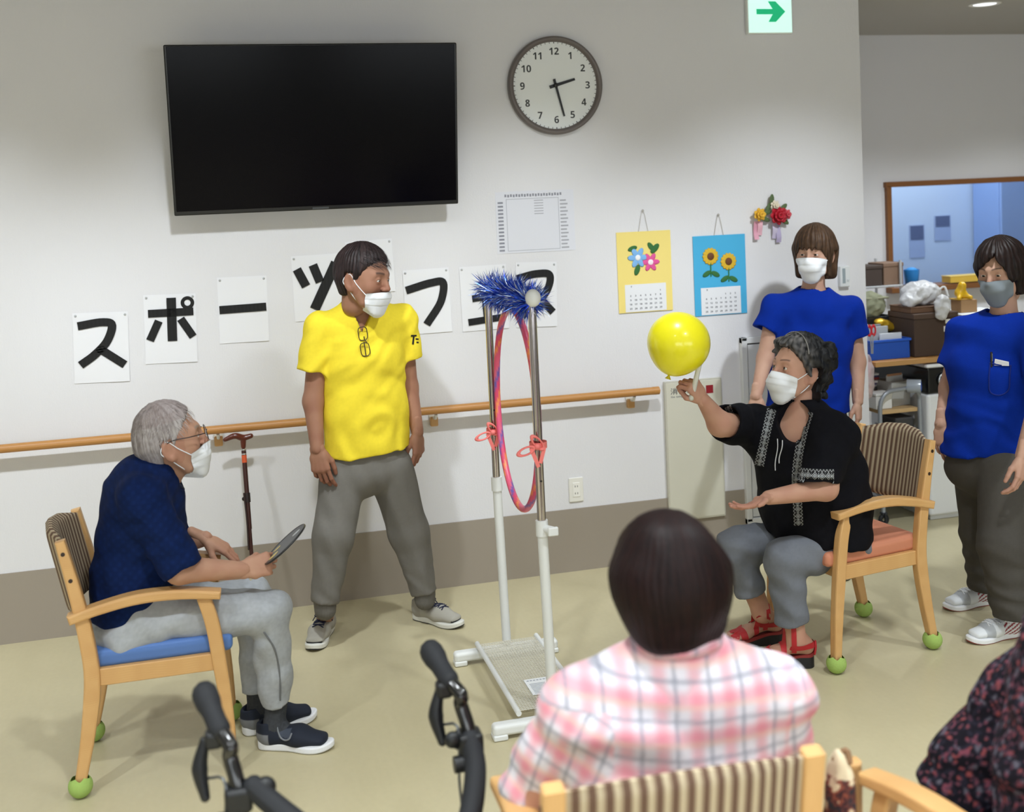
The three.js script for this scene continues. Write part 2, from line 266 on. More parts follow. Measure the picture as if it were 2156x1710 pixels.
// downlights: trim ring, glowing lens and a spot of the same size under it
const ringGeo = lathe([[0.06, -0.002], [0.075, -0.006], [0.085, -0.002], [0.085, 0], [0.06, 0]], 32), lensGeo = lathe([[0, -0.003], [0.06, -0.003], [0.06, 0]], 32), trimM = mat(0xf0eeea, 0.4), lensM = mat(0xffffff, 0.4, { emissive: LAMP_COLOR, emissiveIntensity: 1.2 });
function downlight(x, z, I, label, group, wash = false) {
  const t = thing('downlight', label, 'downlight', [x, CEIL, z], 0, group); part('trim_ring', ringGeo, trimM, t); part('lens', lensGeo, lensM, t);
  const l = new THREE.SpotLight(LAMP_COLOR, I, 0, wash ? WASH_ANGLE : LAMP_ANGLE, wash ? 0.9 : LAMP_PENUMBRA); l.position.set(x, CEIL - 0.03, z); l.target.position.set(x, wash ? WASH_AIM : 0, wash ? 0 : z); l.shadow.radius = 3; l.name = 'downlight_lamp'; l.target.name = 'downlight_aim'; scene.add(l, l.target);
}
DOWNLIGHTS.forEach(([z, xs, I], row) => xs.forEach((x) => downlight(x, z, I, 'round downlight in the ceiling of the main room', 'downlights of the main room', row === 0)));
downlight(4.07, -0.2, 6, 'round glowing downlight in the recess ceiling at top right');
downlight(5.0, -0.3, 5, 'round downlight in the recess ceiling by the serving window');
// ---------------------------------------------------------------- on the wall
{ // television, tilted forward
  const t = thing('television', 'large black flat television tilted forward on the white wall', 'television', [0.428, 2.15, 0.0]);
  const tilt = 0.17, g = (o) => { o.rotateX(tilt); o.translate(0, 0, 0.185); return o; };
  part('housing', [g(rbox(1.232, 0.715, 0.035, 0.006, 0, 0, 0)), g(rbox(0.8, 0.45, 0.05, 0.01, 0, -0.04, -0.03))], mat(0x08080a, 0.35), t);
  part('screen', g(rbox(1.212, 0.69, 0.004, 0.0015, 0, 0.006, 0.018)), phys(0x050409, 0.2, { specularIntensity: 0.18 }), t);
  part('bracket', [g(rbox(0.3, 0.3, 0.02, 0.004, 0, 0, -0.06)), rod([-0.1, 0.05, 0.008], [-0.1, 0.06, 0.12], 0.012), rod([0.1, 0.05, 0.008], [0.1, 0.06, 0.12], 0.012), rbox(0.4, 0.3, 0.012, 0.003, 0, 0, 0.006)], mat(0x1a1a1a, 0.5), t);
  part('standby_strip', g(rbox(0.07, 0.008, 0.002, 0.0008, 0, -0.349, 0.019)), mat(0x55585c, 0.3, { metalness: 0.6 }), t);
}
{ // clock
  const c = A(1169, 180, 0.02), t = thing('wall_clock', 'round white wall clock with grey brown rim above the paper notice', 'clock', [c.x, c.y, 0]);
  const turn = (g) => { g.rotateX(Math.PI / 2); return g; }, R = 0.225;
  part('rim', turn(lathe([[R - 0.022, 0.02], [R - 0.018, 0.036], [R - 0.004, 0.042], [R + 0.004, 0.034], [R + 0.006, 0.012], [R, 0.0], [R - 0.04, 0.0], [R - 0.04, 0.02]], 72)), mat(0x6a6260, 0.4), t);
  const face = canvasTex(512, 512, (g) => { g.fillStyle = '#eceff0'; g.fillRect(0, 0, 512, 512); g.fillStyle = '#26282c'; g.font = 'bold 56px sans-serif'; g.textAlign = 'center'; g.textBaseline = 'middle'; for (let i = 1; i <= 12; i++) { const a = i * Math.PI / 6; g.fillText(String(i), 256 + Math.sin(a) * 196, 256 - Math.cos(a) * 196); } for (let i = 0; i < 60; i++) { const a = i * Math.PI / 30; g.save(); g.translate(256, 256); g.rotate(a); g.fillRect(-1.5, -252, i % 5 ? 3 : 5, 12); g.restore(); } });
  const disc = new THREE.CircleGeometry(R - 0.016, 64); disc.translate(0, 0, 0.021); part('dial', [disc], mat(0xffffff, 0.5, { map: face }), t);
  const hand = (ang, L, w, z) => { const g = extrude(shape([[-w / 2, -0.03], [w / 2, -0.03], [w * 0.35, L], [-w * 0.35, L]]), 0.003, 0.0006, 1); g.rotateZ(-ang); g.translate(0, 0, z); return g; };
  part('hour_hand', hand(74 * Math.PI / 180, 0.1, 0.016, 0.026), mat(0x17181c, 0.4), t);
  part('minute_hand', hand(166 * Math.PI / 180, 0.15, 0.012, 0.03), mat(0x17181c, 0.4), t);
  part('hub', sphere(0.011, 0, 0, 0.03, 1, 1, 0.6), mat(0x17181c, 0.4), t);
}
{ // exit sign with arrow
  const t = thing('exit_sign', 'lit white exit sign with a green arrow at the top of the wall', 'exit sign', [2.672, 2.658, 0]);
  part('housing', rbox(0.244, 0.19, 0.03, 0.006, 0, 0, 0.018), mat(0xe8ecea, 0.4), t);
  part('panel', rbox(0.232, 0.178, 0.006, 0.002, 0, 0, 0.034), mat(0xdffaf2, 0.4, { emissive: new THREE.Color(0.62, 1, 0.92), emissiveIntensity: 0.62 }), t);
  const ar = extrude(shape([[-0.075, 0.013], [0.012, 0.013], [-0.012, 0.05], [0.028, 0.05], [0.08, 0.0], [0.028, -0.05], [-0.012, -0.05], [0.012, -0.013], [-0.075, -0.013]]), 0.002, 0, 1); ar.translate(0.0, 0.012, 0.0375);
  part('arrow', ar, mat(0x12c07a, 0.5, { emissive: new THREE.Color(0.02, 0.6, 0.3), emissiveIntensity: 0.35 }), t);
  const l = new THREE.RectAreaLight(new THREE.Color(0.7, 1, 0.94), 0.5, 0.22, 0.17); l.position.set(2.672, 2.658, 0.05); l.rotation.y = Math.PI; l.name = 'exit_sign_light'; scene.add(l);
}
// paper sheets with letters cut from black paper
const paperM = mat(0xe9e9ee, 0.8), inkTex = dataTex(64, (u, v) => { const s = 0.05 + 0.02 * Math.sin(u * Math.PI * 2 * 6) + 0.01 * tn(u, v, 8); return [s, s, s * 1.2]; }, { color: true, repeat: [10, 10] }), inkM = mat(0xffffff, 0.75, { map: inkTex });
function sheetSign(px, label, strokes, ring) {      // px: corners TL TR BL (pixels); strokes: [[u, v] ...], width in px
  const c = px.map((p) => A(p[0], p[1], 0.004)), w = c[1].distanceTo(c[0]), h = c[2].distanceTo(c[0]), mid = c[1].clone().add(c[2]).multiplyScalar(0.5), tilt = Math.atan2(c[1].y - c[0].y, c[1].x - c[0].x);
  const t = thing('paper_sign', label, 'paper sign', [mid.x, mid.y, 0.001]); t.rotation.z = tilt;
  const sheet = new THREE.BoxGeometry(w, h, 0.0006, 12, 14, 1), p = sheet.attributes.position; for (let i = 0; i < p.count; i++) p.setZ(i, p.getZ(i) + 0.002 + 0.004 * Math.pow(Math.max(0, -p.getY(i) / h), 2) * (1 + Math.sin(p.getX(i) * 20))); sheet.computeVertexNormals();
  part('sheet', sheet, paperM, t);
  for (const s of strokes) {
    const o = s.pts.map(([u, v]) => [(u - 0.5) * w, (0.5 - v) * h]); let g;
    if (s.curve) g = extrude(band(o, [s.w, s.w], 30), 0.002, 0, 1);
    else { const [a, b] = o, d = Math.hypot(b[0] - a[0], b[1] - a[1]), nx = -(b[1] - a[1]) / d * s.w / 2, ny = (b[0] - a[0]) / d * s.w / 2; g = extrude(shape([[a[0] + nx, a[1] + ny], [b[0] + nx, b[1] + ny], [b[0] - nx, b[1] - ny], [a[0] - nx, a[1] - ny]]), 0.002, 0, 1); }
    g.translate(0, 0, 0.0055); part('letter_stroke', g, inkM, t);
  }
  if (ring) { const g = new THREE.TorusGeometry(ring[2], 0.0075, 6, 36); g.scale(1, 1, 0.15); g.translate((ring[0] - 0.5) * w, (0.5 - ring[1]) * h, 0.0055); part('letter_ring', g, inkM, t); }
  for (const s of [-1, 1]) part('pin', sphere(0.005, s * (w / 2 - 0.012), h / 2 - 0.012, 0.005, 1, 1, 0.7, 10, 8), mat(0xb4b6b8, 0.4), t);
}
const st = (pts, w = 0.034, curve = pts.length > 2) => ({ pts, w, curve });
sheetSign([[151, 660], [268, 656], [158, 808]], 'white sheet reading ス at the left end of the lettered row', [st([[0.09, 0.185], [0.55, 0.14], [0.7, 0.17], [0.62, 0.4], [0.38, 0.6], [0.12, 0.74]], 0.035), st([[0.44, 0.5], [0.92, 0.76]], 0.035)]);
sheetSign([[300, 622], [410, 618], [308, 767]], 'white sheet reading ポ, second from the left in the lettered row', [st([[0.08, 0.27], [0.95, 0.26]], 0.034), st([[0.53, 0.05], [0.53, 0.68]], 0.04), st([[0.28, 0.38], [0.1, 0.66]], 0.034), st([[0.7, 0.36], [0.93, 0.63]], 0.034)], [0.84, 0.13, 0.021]);
sheetSign([[458, 585], [562, 580], [462, 724]], 'white sheet with one long black dash, third in the lettered row', [st([[0.02, 0.49], [0.97, 0.475]], 0.036)]);
sheetSign([[614, 540], [720, 533], [620, 678]], 'white sheet reading ツ beside the head of the man in yellow', [st([[0.1, 0.2], [0.26, 0.47]], 0.04), st([[0.42, 0.15], [0.54, 0.42]], 0.04), st([[0.88, 0.14], [0.4, 0.83]], 0.045)]);
sheetSign([[728, 510], [826, 502], [734, 622]], 'blank white sheet behind the head of the man in yellow', []);
sheetSign([[848, 570], [945, 563], [855, 706]], 'white sheet reading フ right of the man in yellow', [st([[0.05, 0.31], [0.6, 0.22], [0.85, 0.22], [0.8, 0.5], [0.45, 0.86]], 0.036)]);
sheetSign([[966, 563], [1064, 556], [975, 699]], 'white sheet reading small ェ behind the left chrome post', [st([[0.24, 0.5], [0.78, 0.47]], 0.032), st([[0.52, 0.5], [0.54, 0.84]], 0.034), st([[0.13, 0.86], [0.9, 0.82]], 0.032)]);
sheetSign([[1085, 553], [1171, 551], [1088, 690]], 'white sheet reading ス half hidden behind the blue tinsel', [st([[0.02, 0.25], [0.5, 0.18], [0.82, 0.2], [0.75, 0.45], [0.1, 0.85]], 0.036), st([[0.5, 0.5], [0.9, 0.78]], 0.036)]);
{ // typed notice under the clock
  const a = A(1042, 405, 0.002), b = A(1212, 526, 0.002), w = b.x - a.x, h = a.y - b.y;
  const tex = canvasTex(512, 370, (g) => { g.fillStyle = '#dedfe8'; g.fillRect(0, 0, 512, 370); g.fillStyle = '#8b8c98'; for (let x = 60; x < 430; x += 18) g.fillRect(x, 16 + (x % 4), 12, 16); for (let y = 60; y < 350; y += 22) { g.fillRect(14, y, 34 + (y * 7) % 14, 11); g.fillStyle = '#a6a7b0'; g.fillRect(420, y, 40 + (y * 5) % 20, 9); g.fillStyle = '#8b8c98'; } g.fillStyle = '#a9aab4'; for (let y = 56; y < 150; y += 16) g.fillRect(250, y, 60, 5); g.strokeStyle = '#a9abb6'; g.lineWidth = 3; g.strokeRect(70, 46, 340, 310); });
  const t = thing('notice_sheet', 'landscape printed white notice sheet pinned under the clock', 'notice', [(a.x + b.x) / 2, (a.y + b.y) / 2, 0.0005]);
  const sheet = new THREE.PlaneGeometry(w, h, 8, 6); sheet.translate(0, 0, 0.0015); part('sheet', [box(w, h, 0.001, 0, 0, 0.0005)], paperM, t); part('print', sheet, mat(0xffffff, 0.8, { map: tex }), t);
}
function petalFlower(n, r, cr, z0 = 0, seedAng = 0) {   // a paper flower in the plane z = 0: petals and heart
  const out = []; for (let i = 0; i < n; i++) { const a = seedAng + i * 2 * Math.PI / n; const g = sphere(r * 0.5, 0, 0, 0, 1, 0.55, 0.12, 10, 6); g.translate(r * 0.55, 0, 0); g.rotateX(0.0); g.rotateZ(a); g.translate(0, 0, z0); out.push(g); }
  return [out, sphere(cr, 0, 0, z0 + 0.002, 1, 1, 0.3, 14, 8)];
}
function calendar(px, color, label, art) {
  const c = px.map((p) => A(p[0], p[1], 0.004)), w = c[1].x - c[0].x, h = c[0].y - c[2].y, t = thing('wall_calendar', label, 'calendar', [(c[0].x + c[1].x) / 2, (c[0].y + c[2].y) / 2, 0.001]);
  part('backing', rbox(w, h, 0.003, 0.001, 0, 0, 0.003), mat(color, 0.75), t);
  const tex = canvasTex(256, 160, (g) => { g.fillStyle = '#e8e9ee'; g.fillRect(0, 0, 256, 160); g.fillStyle = '#3a3c46'; g.font = 'bold 15px sans-serif'; g.textAlign = 'center'; g.fillText(art === 'sun' ? '9' : '7', 40, 18); let d = 1; const s = art === 'sun' ? 4 : 6; for (let r = 0; r < 5; r++) for (let k = 0; k < 7; k++) { if (r === 0 && k < s) continue; if (d > 31) break; g.fillText(String(d++), 34 + k * 31, 46 + r * 25); } });
  const pg = new THREE.PlaneGeometry(w * 0.76, h * 0.34, 1, 1); pg.translate(0.0, -h * 0.32, 0.0062); part('date_sheet', [box(w * 0.76, h * 0.34, 0.0008, 0, -h * 0.32, 0.0055)], paperM, t); part('date_grid', pg, mat(0xffffff, 0.8, { map: tex }), t);
  part('cord', tube([[-0.025, h / 2, 0.004], [0, h / 2 + 0.1, 0.006], [0.025, h / 2, 0.004]], 0.0012, 16, 6), mat(0xb9b4ae, 0.8), t);
  part('pin', sphere(0.006, 0, h / 2 + 0.1, 0.008), mat(0xb4b0aa, 0.4), t);
  const add = (x, y, n, r, cr, pc, cc) => { const [pet, heart] = petalFlower(n, r, cr); pet.forEach((g) => { g.translate(x, y, 0.008); part('petal', g, mat(pc, 0.7), t); }); heart.translate(x, y, 0.008); part('flower_heart', heart, mat(cc, 0.7), t); };
  const leaf = (x, y, a, L) => { const g = sphere(L / 2, 0, 0, 0, 1, 0.5, 0.08, 10, 6); g.rotateZ(a); g.translate(x, y, 0.0075); part('leaf', g, mat(0x2f6b34, 0.7), t); };
  if (art === 'sun') { for (const [x, y] of [[-0.05, 0.095], [0.045, 0.065]]) { part('stem', rod([x, y - 0.03, 0.007], [x, y - 0.1, 0.007], 0.003), mat(0x2f7a3a, 0.7), t); add(x, y, 14, 0.042, 0.019, 0xd9b02a, 0x6b3f1c); leaf(x - 0.022, y - 0.085, 0.5, 0.05); leaf(x + 0.024, y - 0.088, -0.5, 0.05); } }
  else { add(-0.035, 0.07, 6, 0.05, 0.014, 0x7fb4e8, 0xf0f0f4); add(0.03, 0.045, 6, 0.045, 0.014, 0xe0559a, 0xf6e8f0); leaf(0.055, 0.11, 0.8, 0.06); leaf(0.035, 0.12, 2.2, 0.05); leaf(-0.04, 0.01, 1.2, 0.055); leaf(-0.06, 0.115, 0.3, 0.05); }
}
calendar([[1297, 490], [1411, 487], [1300, 661]], 0xf2dc82, 'yellow handmade wall calendar with blue and pink paper flowers', 'glory');
calendar([[1458, 498], [1568, 495], [1462, 667]], 0x46aede, 'sky blue handmade wall calendar with two sunflowers', 'sun');
{ // flower ornament
  const c = A(1627, 452, 0.03), t = thing('flower_ornament', 'artificial red and yellow flowers with hanging ribbons on the wall', 'flower ornament', [c.x, c.y, 0]);
  const fl = (x, y, n, r, col, heart, nm) => { const geos = []; for (let L = 0; L < 3; L++) for (let i = 0; i < n; i++) { const g = sphere(r * 0.42, 0, 0, 0, 1, 0.7, 0.3, 8, 6); g.translate(r * (0.6 - L * 0.2), 0, 0); g.rotateY(-0.35 - L * 0.35); g.rotateZ(i * 2 * Math.PI / n + L * 0.4); g.translate(x, y, 0.03 + L * 0.01); geos.push(g); } part(nm, geos, mat(col, 0.6), t); part('flower_heart', sphere(r * 0.2, x, y, 0.058), mat(heart, 0.6), t); };
  fl(0.025, -0.005, 8, 0.05, 0xb3122a, 0x7a0a18, 'red_flower'); fl(-0.075, 0.004, 7, 0.036, 0xe8b638, 0xb9801c, 'yellow_flower'); fl(0.01, 0.045, 7, 0.028, 0xe6dcc8, 0xd8c8a0, 'white_flower'); fl(0.07, -0.002, 7, 0.03, 0xcf4a58, 0x9a2030, 'pink_flower');
  for (const [x, y, a] of [[-0.03, 0.012, 0.3], [-0.02, 0.035, 1.1], [0.06, 0.032, 0.7], [0.065, -0.035, -0.6], [-0.04, -0.02, -0.4], [0.0, 0.075, 1.5]]) { const g = sphere(0.028, 0, 0, 0, 1, 0.45, 0.15, 10, 6); g.rotateZ(a); g.translate(x, y, 0.026); part('leaf', g, mat(0x53663f, 0.7), t); }
  const rib = (x, c, L) => { const g = new THREE.BoxGeometry(0.026, L, 0.001, 2, 10, 1), p = g.attributes.position; for (let i = 0; i < p.count; i++) p.setZ(i, p.getZ(i) + 0.006 * Math.sin(p.getY(i) * 60 + x * 90)); g.computeVertexNormals(); g.translate(x, -0.03 - L / 2, 0.016); part('ribbon', g, mat(c, 0.5), t); };
  rib(-0.085, 0xe0a0b6, 0.09); rib(-0.065, 0xeab6c6, 0.07); rib(0.035, 0xb9aed0, 0.11); rib(0.015, 0xcfc6e0, 0.09);
}
{ // wall outlet, controller, fire extinguisher cabinet, equipment cabinet
  const o = A(1213, 1031, 0.005), t = thing('wall_outlet', 'white double wall outlet low on the wall under the handrail', 'outlet', [o.x, o.y, 0]);
  part('plate', rbox(0.072, 0.118, 0.008, 0.004, 0, 0, 0.004), mat(0xe9e7e0, 0.35), t); part('socket_insert', rbox(0.036, 0.07, 0.004, 0.002, 0, 0, 0.0085), mat(0xf1efe9, 0.35), t);
  for (const y of [0.017, -0.017]) for (const x of [-0.006, 0.006]) part('slot', rbox(0.003, 0.009, 0.002, 0.0005, x, y, 0.0102), mat(0x2a2a2a, 0.6), t);
  const c = A(1777, 582, 0.015), s = thing('wall_controller', 'white wall controller box beside the column edge', 'controller', [c.x, c.y, 0]);
  part('housing', rbox(0.055, 0.105, 0.028, 0.005, 0, 0, 0.014), mat(0xdfe2e4, 0.4), s); part('display', rbox(0.016, 0.075, 0.003, 0.001, -0.008, 0.004, 0.029), mat(0x9aa6ac, 0.3), s); part('button', rbox(0.012, 0.012, 0.004, 0.001, 0.014, -0.02, 0.029), mat(0xc8cccf, 0.4), s);
  const e = thing('extinguisher_cabinet', 'beige flush fire extinguisher cabinet door with a dark red square', 'cabinet door', [2.203, 0.535, 0]);
  part('frame', [rbox(0.3, 0.008, 0.02, 0.002, 0, 0.343, 0.01), rbox(0.3, 0.008, 0.02, 0.002, 0, -0.343, 0.01), rbox(0.008, 0.69, 0.02, 0.002, 0.147, 0, 0.01), rbox(0.008, 0.69, 0.02, 0.002, -0.147, 0, 0.01)], mat(0xc6c3b6, 0.4, { metalness: 0.1 }), e);
  part('door', rbox(0.288, 0.68, 0.012, 0.002, 0, 0, 0.016), mat(0xd2cfc0, 0.45), e);
  part('red_square', box(0.038, 0.04, 0.001, 0.085, 0.294, 0.0225), mat(0x8e1622, 0.5), e);
  const tex = canvasTex(256, 96, (g) => {   // 消火器 drawn stroke by stroke, and its English line
    g.fillStyle = '#d2cfc0'; g.fillRect(0, 0, 256, 96); g.strokeStyle = '#2b2c30'; g.lineWidth = 5; g.lineCap = 'round';
    const L = (...p) => { g.beginPath(); g.moveTo(p[0], p[1]); for (let i = 2; i < p.length; i += 2) g.lineTo(p[i], p[i + 1]); g.stroke(); };
    L(10, 8, 17, 14); L(6, 23, 14, 28); L(8, 54, 18, 36); L(42, 5, 42, 20); L(28, 9, 33, 17); L(57, 7, 51, 17); L(29, 23, 29, 56); L(29, 23, 56, 23, 56, 54, 50, 54); L(29, 33, 55, 33); L(29, 43, 55, 43);
    L(98, 6, 98, 26, 80, 56); L(98, 26, 118, 56); L(82, 18, 88, 30); L(116, 16, 108, 28);
    for (const [x, y] of [[150, 6], [174, 6], [150, 40], [174, 40]]) g.strokeRect(x, y, 15, 12); L(145, 29, 195, 29); L(170, 20, 150, 38); L(170, 29, 193, 40);
    g.fillStyle = '#4a4b50'; g.font = 'bold 19px sans-serif'; g.fillText('Fire  Extinguisher', 4, 84); });
  const pl = new THREE.PlaneGeometry(0.155, 0.058); pl.translate(-0.045, 0.288, 0.0226); part('lettering', pl, mat(0xffffff, 0.5, { map: tex }), e);
  const k = thing('equipment_cabinet', 'white flush equipment cabinet with dark door gaps behind the staff member', 'cabinet', [2.775, 0.6, 0]);
  part('frame', [rbox(0.62, 0.03, 0.03, 0.003, 0, 0.455, 0.015), rbox(0.62, 0.03, 0.03, 0.003, 0, -0.455, 0.015), rbox(0.03, 0.94, 0.03, 0.003, -0.295, 0, 0.015), rbox(0.03, 0.94, 0.03, 0.003, 0.295, 0, 0.015)], mat(0xdedfe0, 0.4), k);
  part('gap_back', box(0.56, 0.88, 0.004, 0, 0, 0.004), mat(0x303236, 0.7), k);
  part('door', rbox(0.548, 0.31, 0.016, 0.002, 0, 0.278, 0.014), mat(0xd8d9da, 0.45), k); part('door', rbox(0.548, 0.55, 0.016, 0.002, 0, -0.16, 0.014), mat(0xd8d9da, 0.45), k);
  part('green_label', box(0.03, 0.1, 0.001, 0.24, 0.02, 0.0226), mat(0x14764e, 0.5), k);
  part('red_lamp', [lathe([[0, 0.02], [0.012, 0.016], [0.016, 0.006], [0.016, 0], [0, 0]], 20).rotateX(Math.PI / 2).translate(-0.14, 0.33, 0.022)], mat(0xd22a3a, 0.3), k);
}
{ // handrail
  const t = thing('handrail', 'round wooden handrail on brackets along the white wall', 'handrail', [0, 0.855, 0]);
  part('rail', [taper([[-3.95, 0, 0.075], [-2, 0, 0.075], [0, 0, 0.075], [1.99, 0, 0.075]], [0.0185, 0.0185], 60, 20), rod([1.97, 0, 0.075], [2.0, 0, 0.075], 0.0195, 0.0195, 20)], mat(0xe6d2b4, 0.45, { map: grain }), t);
  for (const x of [-3.0, -1.03, -0.062, 0.907, 1.875]) { const b = part('bracket', [rod([x, -0.02, 0.075], [x, -0.04, 0.06], 0.007), rod([x, -0.04, 0.06], [x, -0.045, 0.02], 0.007), lathe([[0, 0], [0.022, 0], [0.022, 0.01], [0, 0.012]], 20).rotateX(Math.PI / 2).translate(x, -0.035, 0.0)], mat(0xd6d4cc, 0.4), t); part('wood_block', rbox(0.036, 0.044, 0.03, 0.006, x, -0.062, 0.016), woodM, b); }
}
{ // walking cane leaning on the rail
  const t = thing('walking_cane', 'dark brown walking cane leaning against the handrail bracket', 'cane', [0.05, 0, 0.3]);
  const top = A(512, 935, 0.115).sub(t.position), mid = V(0.005, 0.0, 0.0), up = (f) => mid.clone().lerp(top, f);
  part('shaft', [rod(up(0.0), up(0.62), 0.0085, 0.0085), rod(up(0.55), up(0.97), 0.0105, 0.0105)], mat(0x3d1d18, 0.35), t);
  part('rubber_tip', rod(up(0), up(0.035), 0.014, 0.012), mat(0x1a1a1a, 0.7), t);
  const hl = A(474, 926, 0.12).sub(t.position), hm = A(495, 918, 0.12).sub(t.position), hr = A(528, 918, 0.115).sub(t.position), hc = A(512, 922, 0.115).sub(t.position);
  part('handle', [taper([hl, hm, hc, hr], [0.009, 0.013, 0.0145, 0.011], 20, 12), taper([hc, up(0.985)], [0.013, 0.0105], 6, 12)], mat(0x5b2414, 0.3), t);
  part('orange_band', rod(up(0.9), up(0.94), 0.0112, 0.0112), mat(0xd2572b, 0.5), t); part('silver_ring', rod(up(0.965), up(0.972), 0.0116, 0.0116), mat(0xd8d8d8, 0.25, { metalness: 0.9 }), t); part('silver_ring', rod(up(0.942), up(0.949), 0.0116, 0.0116), mat(0xd8d8d8, 0.25, { metalness: 0.9 }), t);
  part('adjuster_clamp', [rod(up(0.69), up(0.74), 0.014, 0.014), sphere(0.009, up(0.71).x - 0.014, up(0.71).y, up(0.71).z)], mat(0x20110f, 0.5), t);
  part('strap', tube([up(0.74).add(V(-0.012, 0, 0.008)), up(0.6).add(V(-0.008, 0, 0.012)), up(0.45).add(V(-0.01, 0, 0.012))], 0.004, 16, 6), mat(0x2a1614, 0.7), t);
}
// ---------------------------------------------------------------- chairs
const stripeTex = canvasTex(256, 64, (g) => { g.fillStyle = '#a8967c'; g.fillRect(0, 0, 256, 64); for (let i = 0; i < 8; i++) { g.fillStyle = '#664c3c'; g.fillRect(i * 32, 0, 14, 64); g.fillStyle = '#c4b498'; g.fillRect(i * 32 + 18, 0, 8, 64); } for (let y = 0; y < 64; y += 2) { g.fillStyle = 'rgba(60,45,30,0.16)'; g.fillRect(0, y, 256, 1); } }, { repeat: [1 / 0.176, 1 / 0.05] });
const stripeM = mat(0xffffff, 0.85, { map: stripeTex, bumpMap: weave, bumpScale: 0.0005 });
const ballM = mat(0x9dba62, 0.95, { bumpMap: weave, bumpScale: 0.001 }), screwM = mat(0x2c1a12, 0.5);
function ballGeo() {
  const nu = 48, nv = 16, r = 0.037, pos = [], idx = [];
  for (let j = 0; j <= nv; j++) for (let i = 0; i <= nu; i++) { const a = i / nu * 2 * Math.PI, cut = 0.62 + 0.3 * Math.abs(((i / nu * 5) % 1) * 2 - 1) - 0.0, th = Math.PI - (Math.PI - cut) * (j / nv), rad = r * Math.sin(th); pos.push(rad * Math.cos(a), Math.max(r + r * Math.cos(th), 0.0005), rad * Math.sin(a)); }
  for (let j = 0; j < nv; j++) for (let i = 0; i < nu; i++) { const a = j * (nu + 1) + i, b = a + nu + 1; idx.push(a, b, a + 1, b, b + 1, a + 1); }
  const g = new THREE.BufferGeometry(); g.setAttribute('position', new THREE.BufferAttribute(new Float32Array(pos), 3)); g.setIndex(idx); g.computeVertexNormals(); const uv = new Float32Array(pos.length / 3 * 2); for (let i = 0; i < uv.length / 2; i++) { uv[i * 2] = pos[i * 3] + pos[i * 3 + 2]; uv[i * 2 + 1] = pos[i * 3 + 1]; } g.setAttribute('uv', new THREE.BufferAttribute(uv, 2)); return g;
}
const ballShape = ballGeo();
function makeChair(label, pos, turn, cushionColor, seatLift = 0, bare = false) {
  const t = thing('armchair', label, 'chair', pos, turn); const zw = 0.195, th = 0.034;
  for (const s of [-1, 1]) {
    const rear = extrude(band([[-0.232, 0.045], [-0.2, 0.2], [-0.178, 0.37], [-0.188, 0.5], [-0.212, 0.65], [-0.246, 0.815]], [0.034, 0.042, 0.05, 0.046, 0.044, 0.038, 0.03], 32), th, 0.006); rear.translate(0, 0, s * zw);
    const r = part('rear_leg', rear, woodM, t);
    for (const y of [0.775, 0.69]) part('screw_cap', rod([-0.213 - (y - 0.65) * 0.2, y, s * zw], [-0.213 - (y - 0.65) * 0.2, y, s * (zw + th / 2 + 0.0012)], 0.0065, 0.0065), screwM, r);
    const front = extrude(band([[0.231, bare && s > 0 ? 0.002 : 0.045], [0.222, 0.2], [0.207, 0.36], [0.19, 0.5], [0.168, 0.588]], [0.03, 0.038, 0.044, 0.044, 0.042], 28), th, 0.006); front.translate(0, 0, s * zw); part('front_leg', front, woodM, t);
    const arm = extrude(band([[-0.235, 0.568], [-0.14, 0.592], [-0.03, 0.61], [0.09, 0.609], [0.222, 0.59]], [0.03, 0.032, 0.034, 0.032, 0.026], 32), 0.054, 0.008, 3); arm.translate(0, 0, s * (zw + 0.004)); part('armrest', arm, woodM, t);
    part('side_rail', rbox(0.39, 0.055, 0.022, 0.004, 0.012, 0.372, s * (zw - 0.004)), woodM, t);
    for (const [x, n] of [[-0.233, 0], [0.23, 1]]) { if (bare && s > 0 && n) continue; const b = part('tennis_ball', ballShape, ballM, t); b.position.set(x, 0, s * zw); b.rotation.y = s + n * 2; }
  }
  part('front_rail', rbox(0.022, 0.05, 0.36, 0.004, 0.195, 0.372, 0), woodM, t); part('rear_rail', rbox(0.022, 0.05, 0.36, 0.004, -0.178, 0.372, 0), woodM, t);
  const cu = new RoundedBoxGeometry(0.44, 0.055, 0.37, 6, 0.02), p = cu.attributes.position; for (let i = 0; i < p.count; i++) { const x = p.getX(i) / 0.22, z = p.getZ(i) / 0.185; if (p.getY(i) > 0) p.setY(i, p.getY(i) + 0.014 * (1 - x * x) * (1 - z * z) + seatLift * (x > 0 ? 0 : 0.5)); } cu.computeVertexNormals(); cu.translate(0.03, 0.42, 0);
  part('seat_cushion', cu, mat(cushionColor, 0.55, { bumpMap: weave, bumpScale: 0.0004 }), t);
  const n = [44, 20, 4], pad = new THREE.BoxGeometry(1, 1, 1, ...n), q = pad.attributes.position, uv = pad.attributes.uv, hw = 0.182;
  for (let i = 0; i < q.count; i++) {
    const u = q.getZ(i) * 2, v = q.getY(i) + 0.5, s = q.getX(i) * 2, top = 0.805 + 0.035 * (1 - u * u), bot = 0.545 + 0.012 * u * u, y = bot + (top - bot) * v, e = Math.pow(Math.max(0, 1 - Math.pow(Math.abs(u), 10)), 0.5) * Math.pow(Math.max(0, 1 - Math.pow(Math.abs(2 * v - 1), 12)), 0.5);
    const xb = -0.192 - (y - 0.55) * 0.2 - 0.05 * (1 - u * u); q.setXYZ(i, xb + s * 0.02 * (0.25 + 0.75 * e), y, u * hw); uv.setXY(i, u * hw + 0.5, y);
  }
  pad.computeVertexNormals(); part('back_pad', pad, stripeM, t);
  return t;
}
const chairL = makeChair('wooden armchair with blue seat holding the man in navy', [-0.287, 0, 1.284], 0, 0x5c82c4, 0, true);
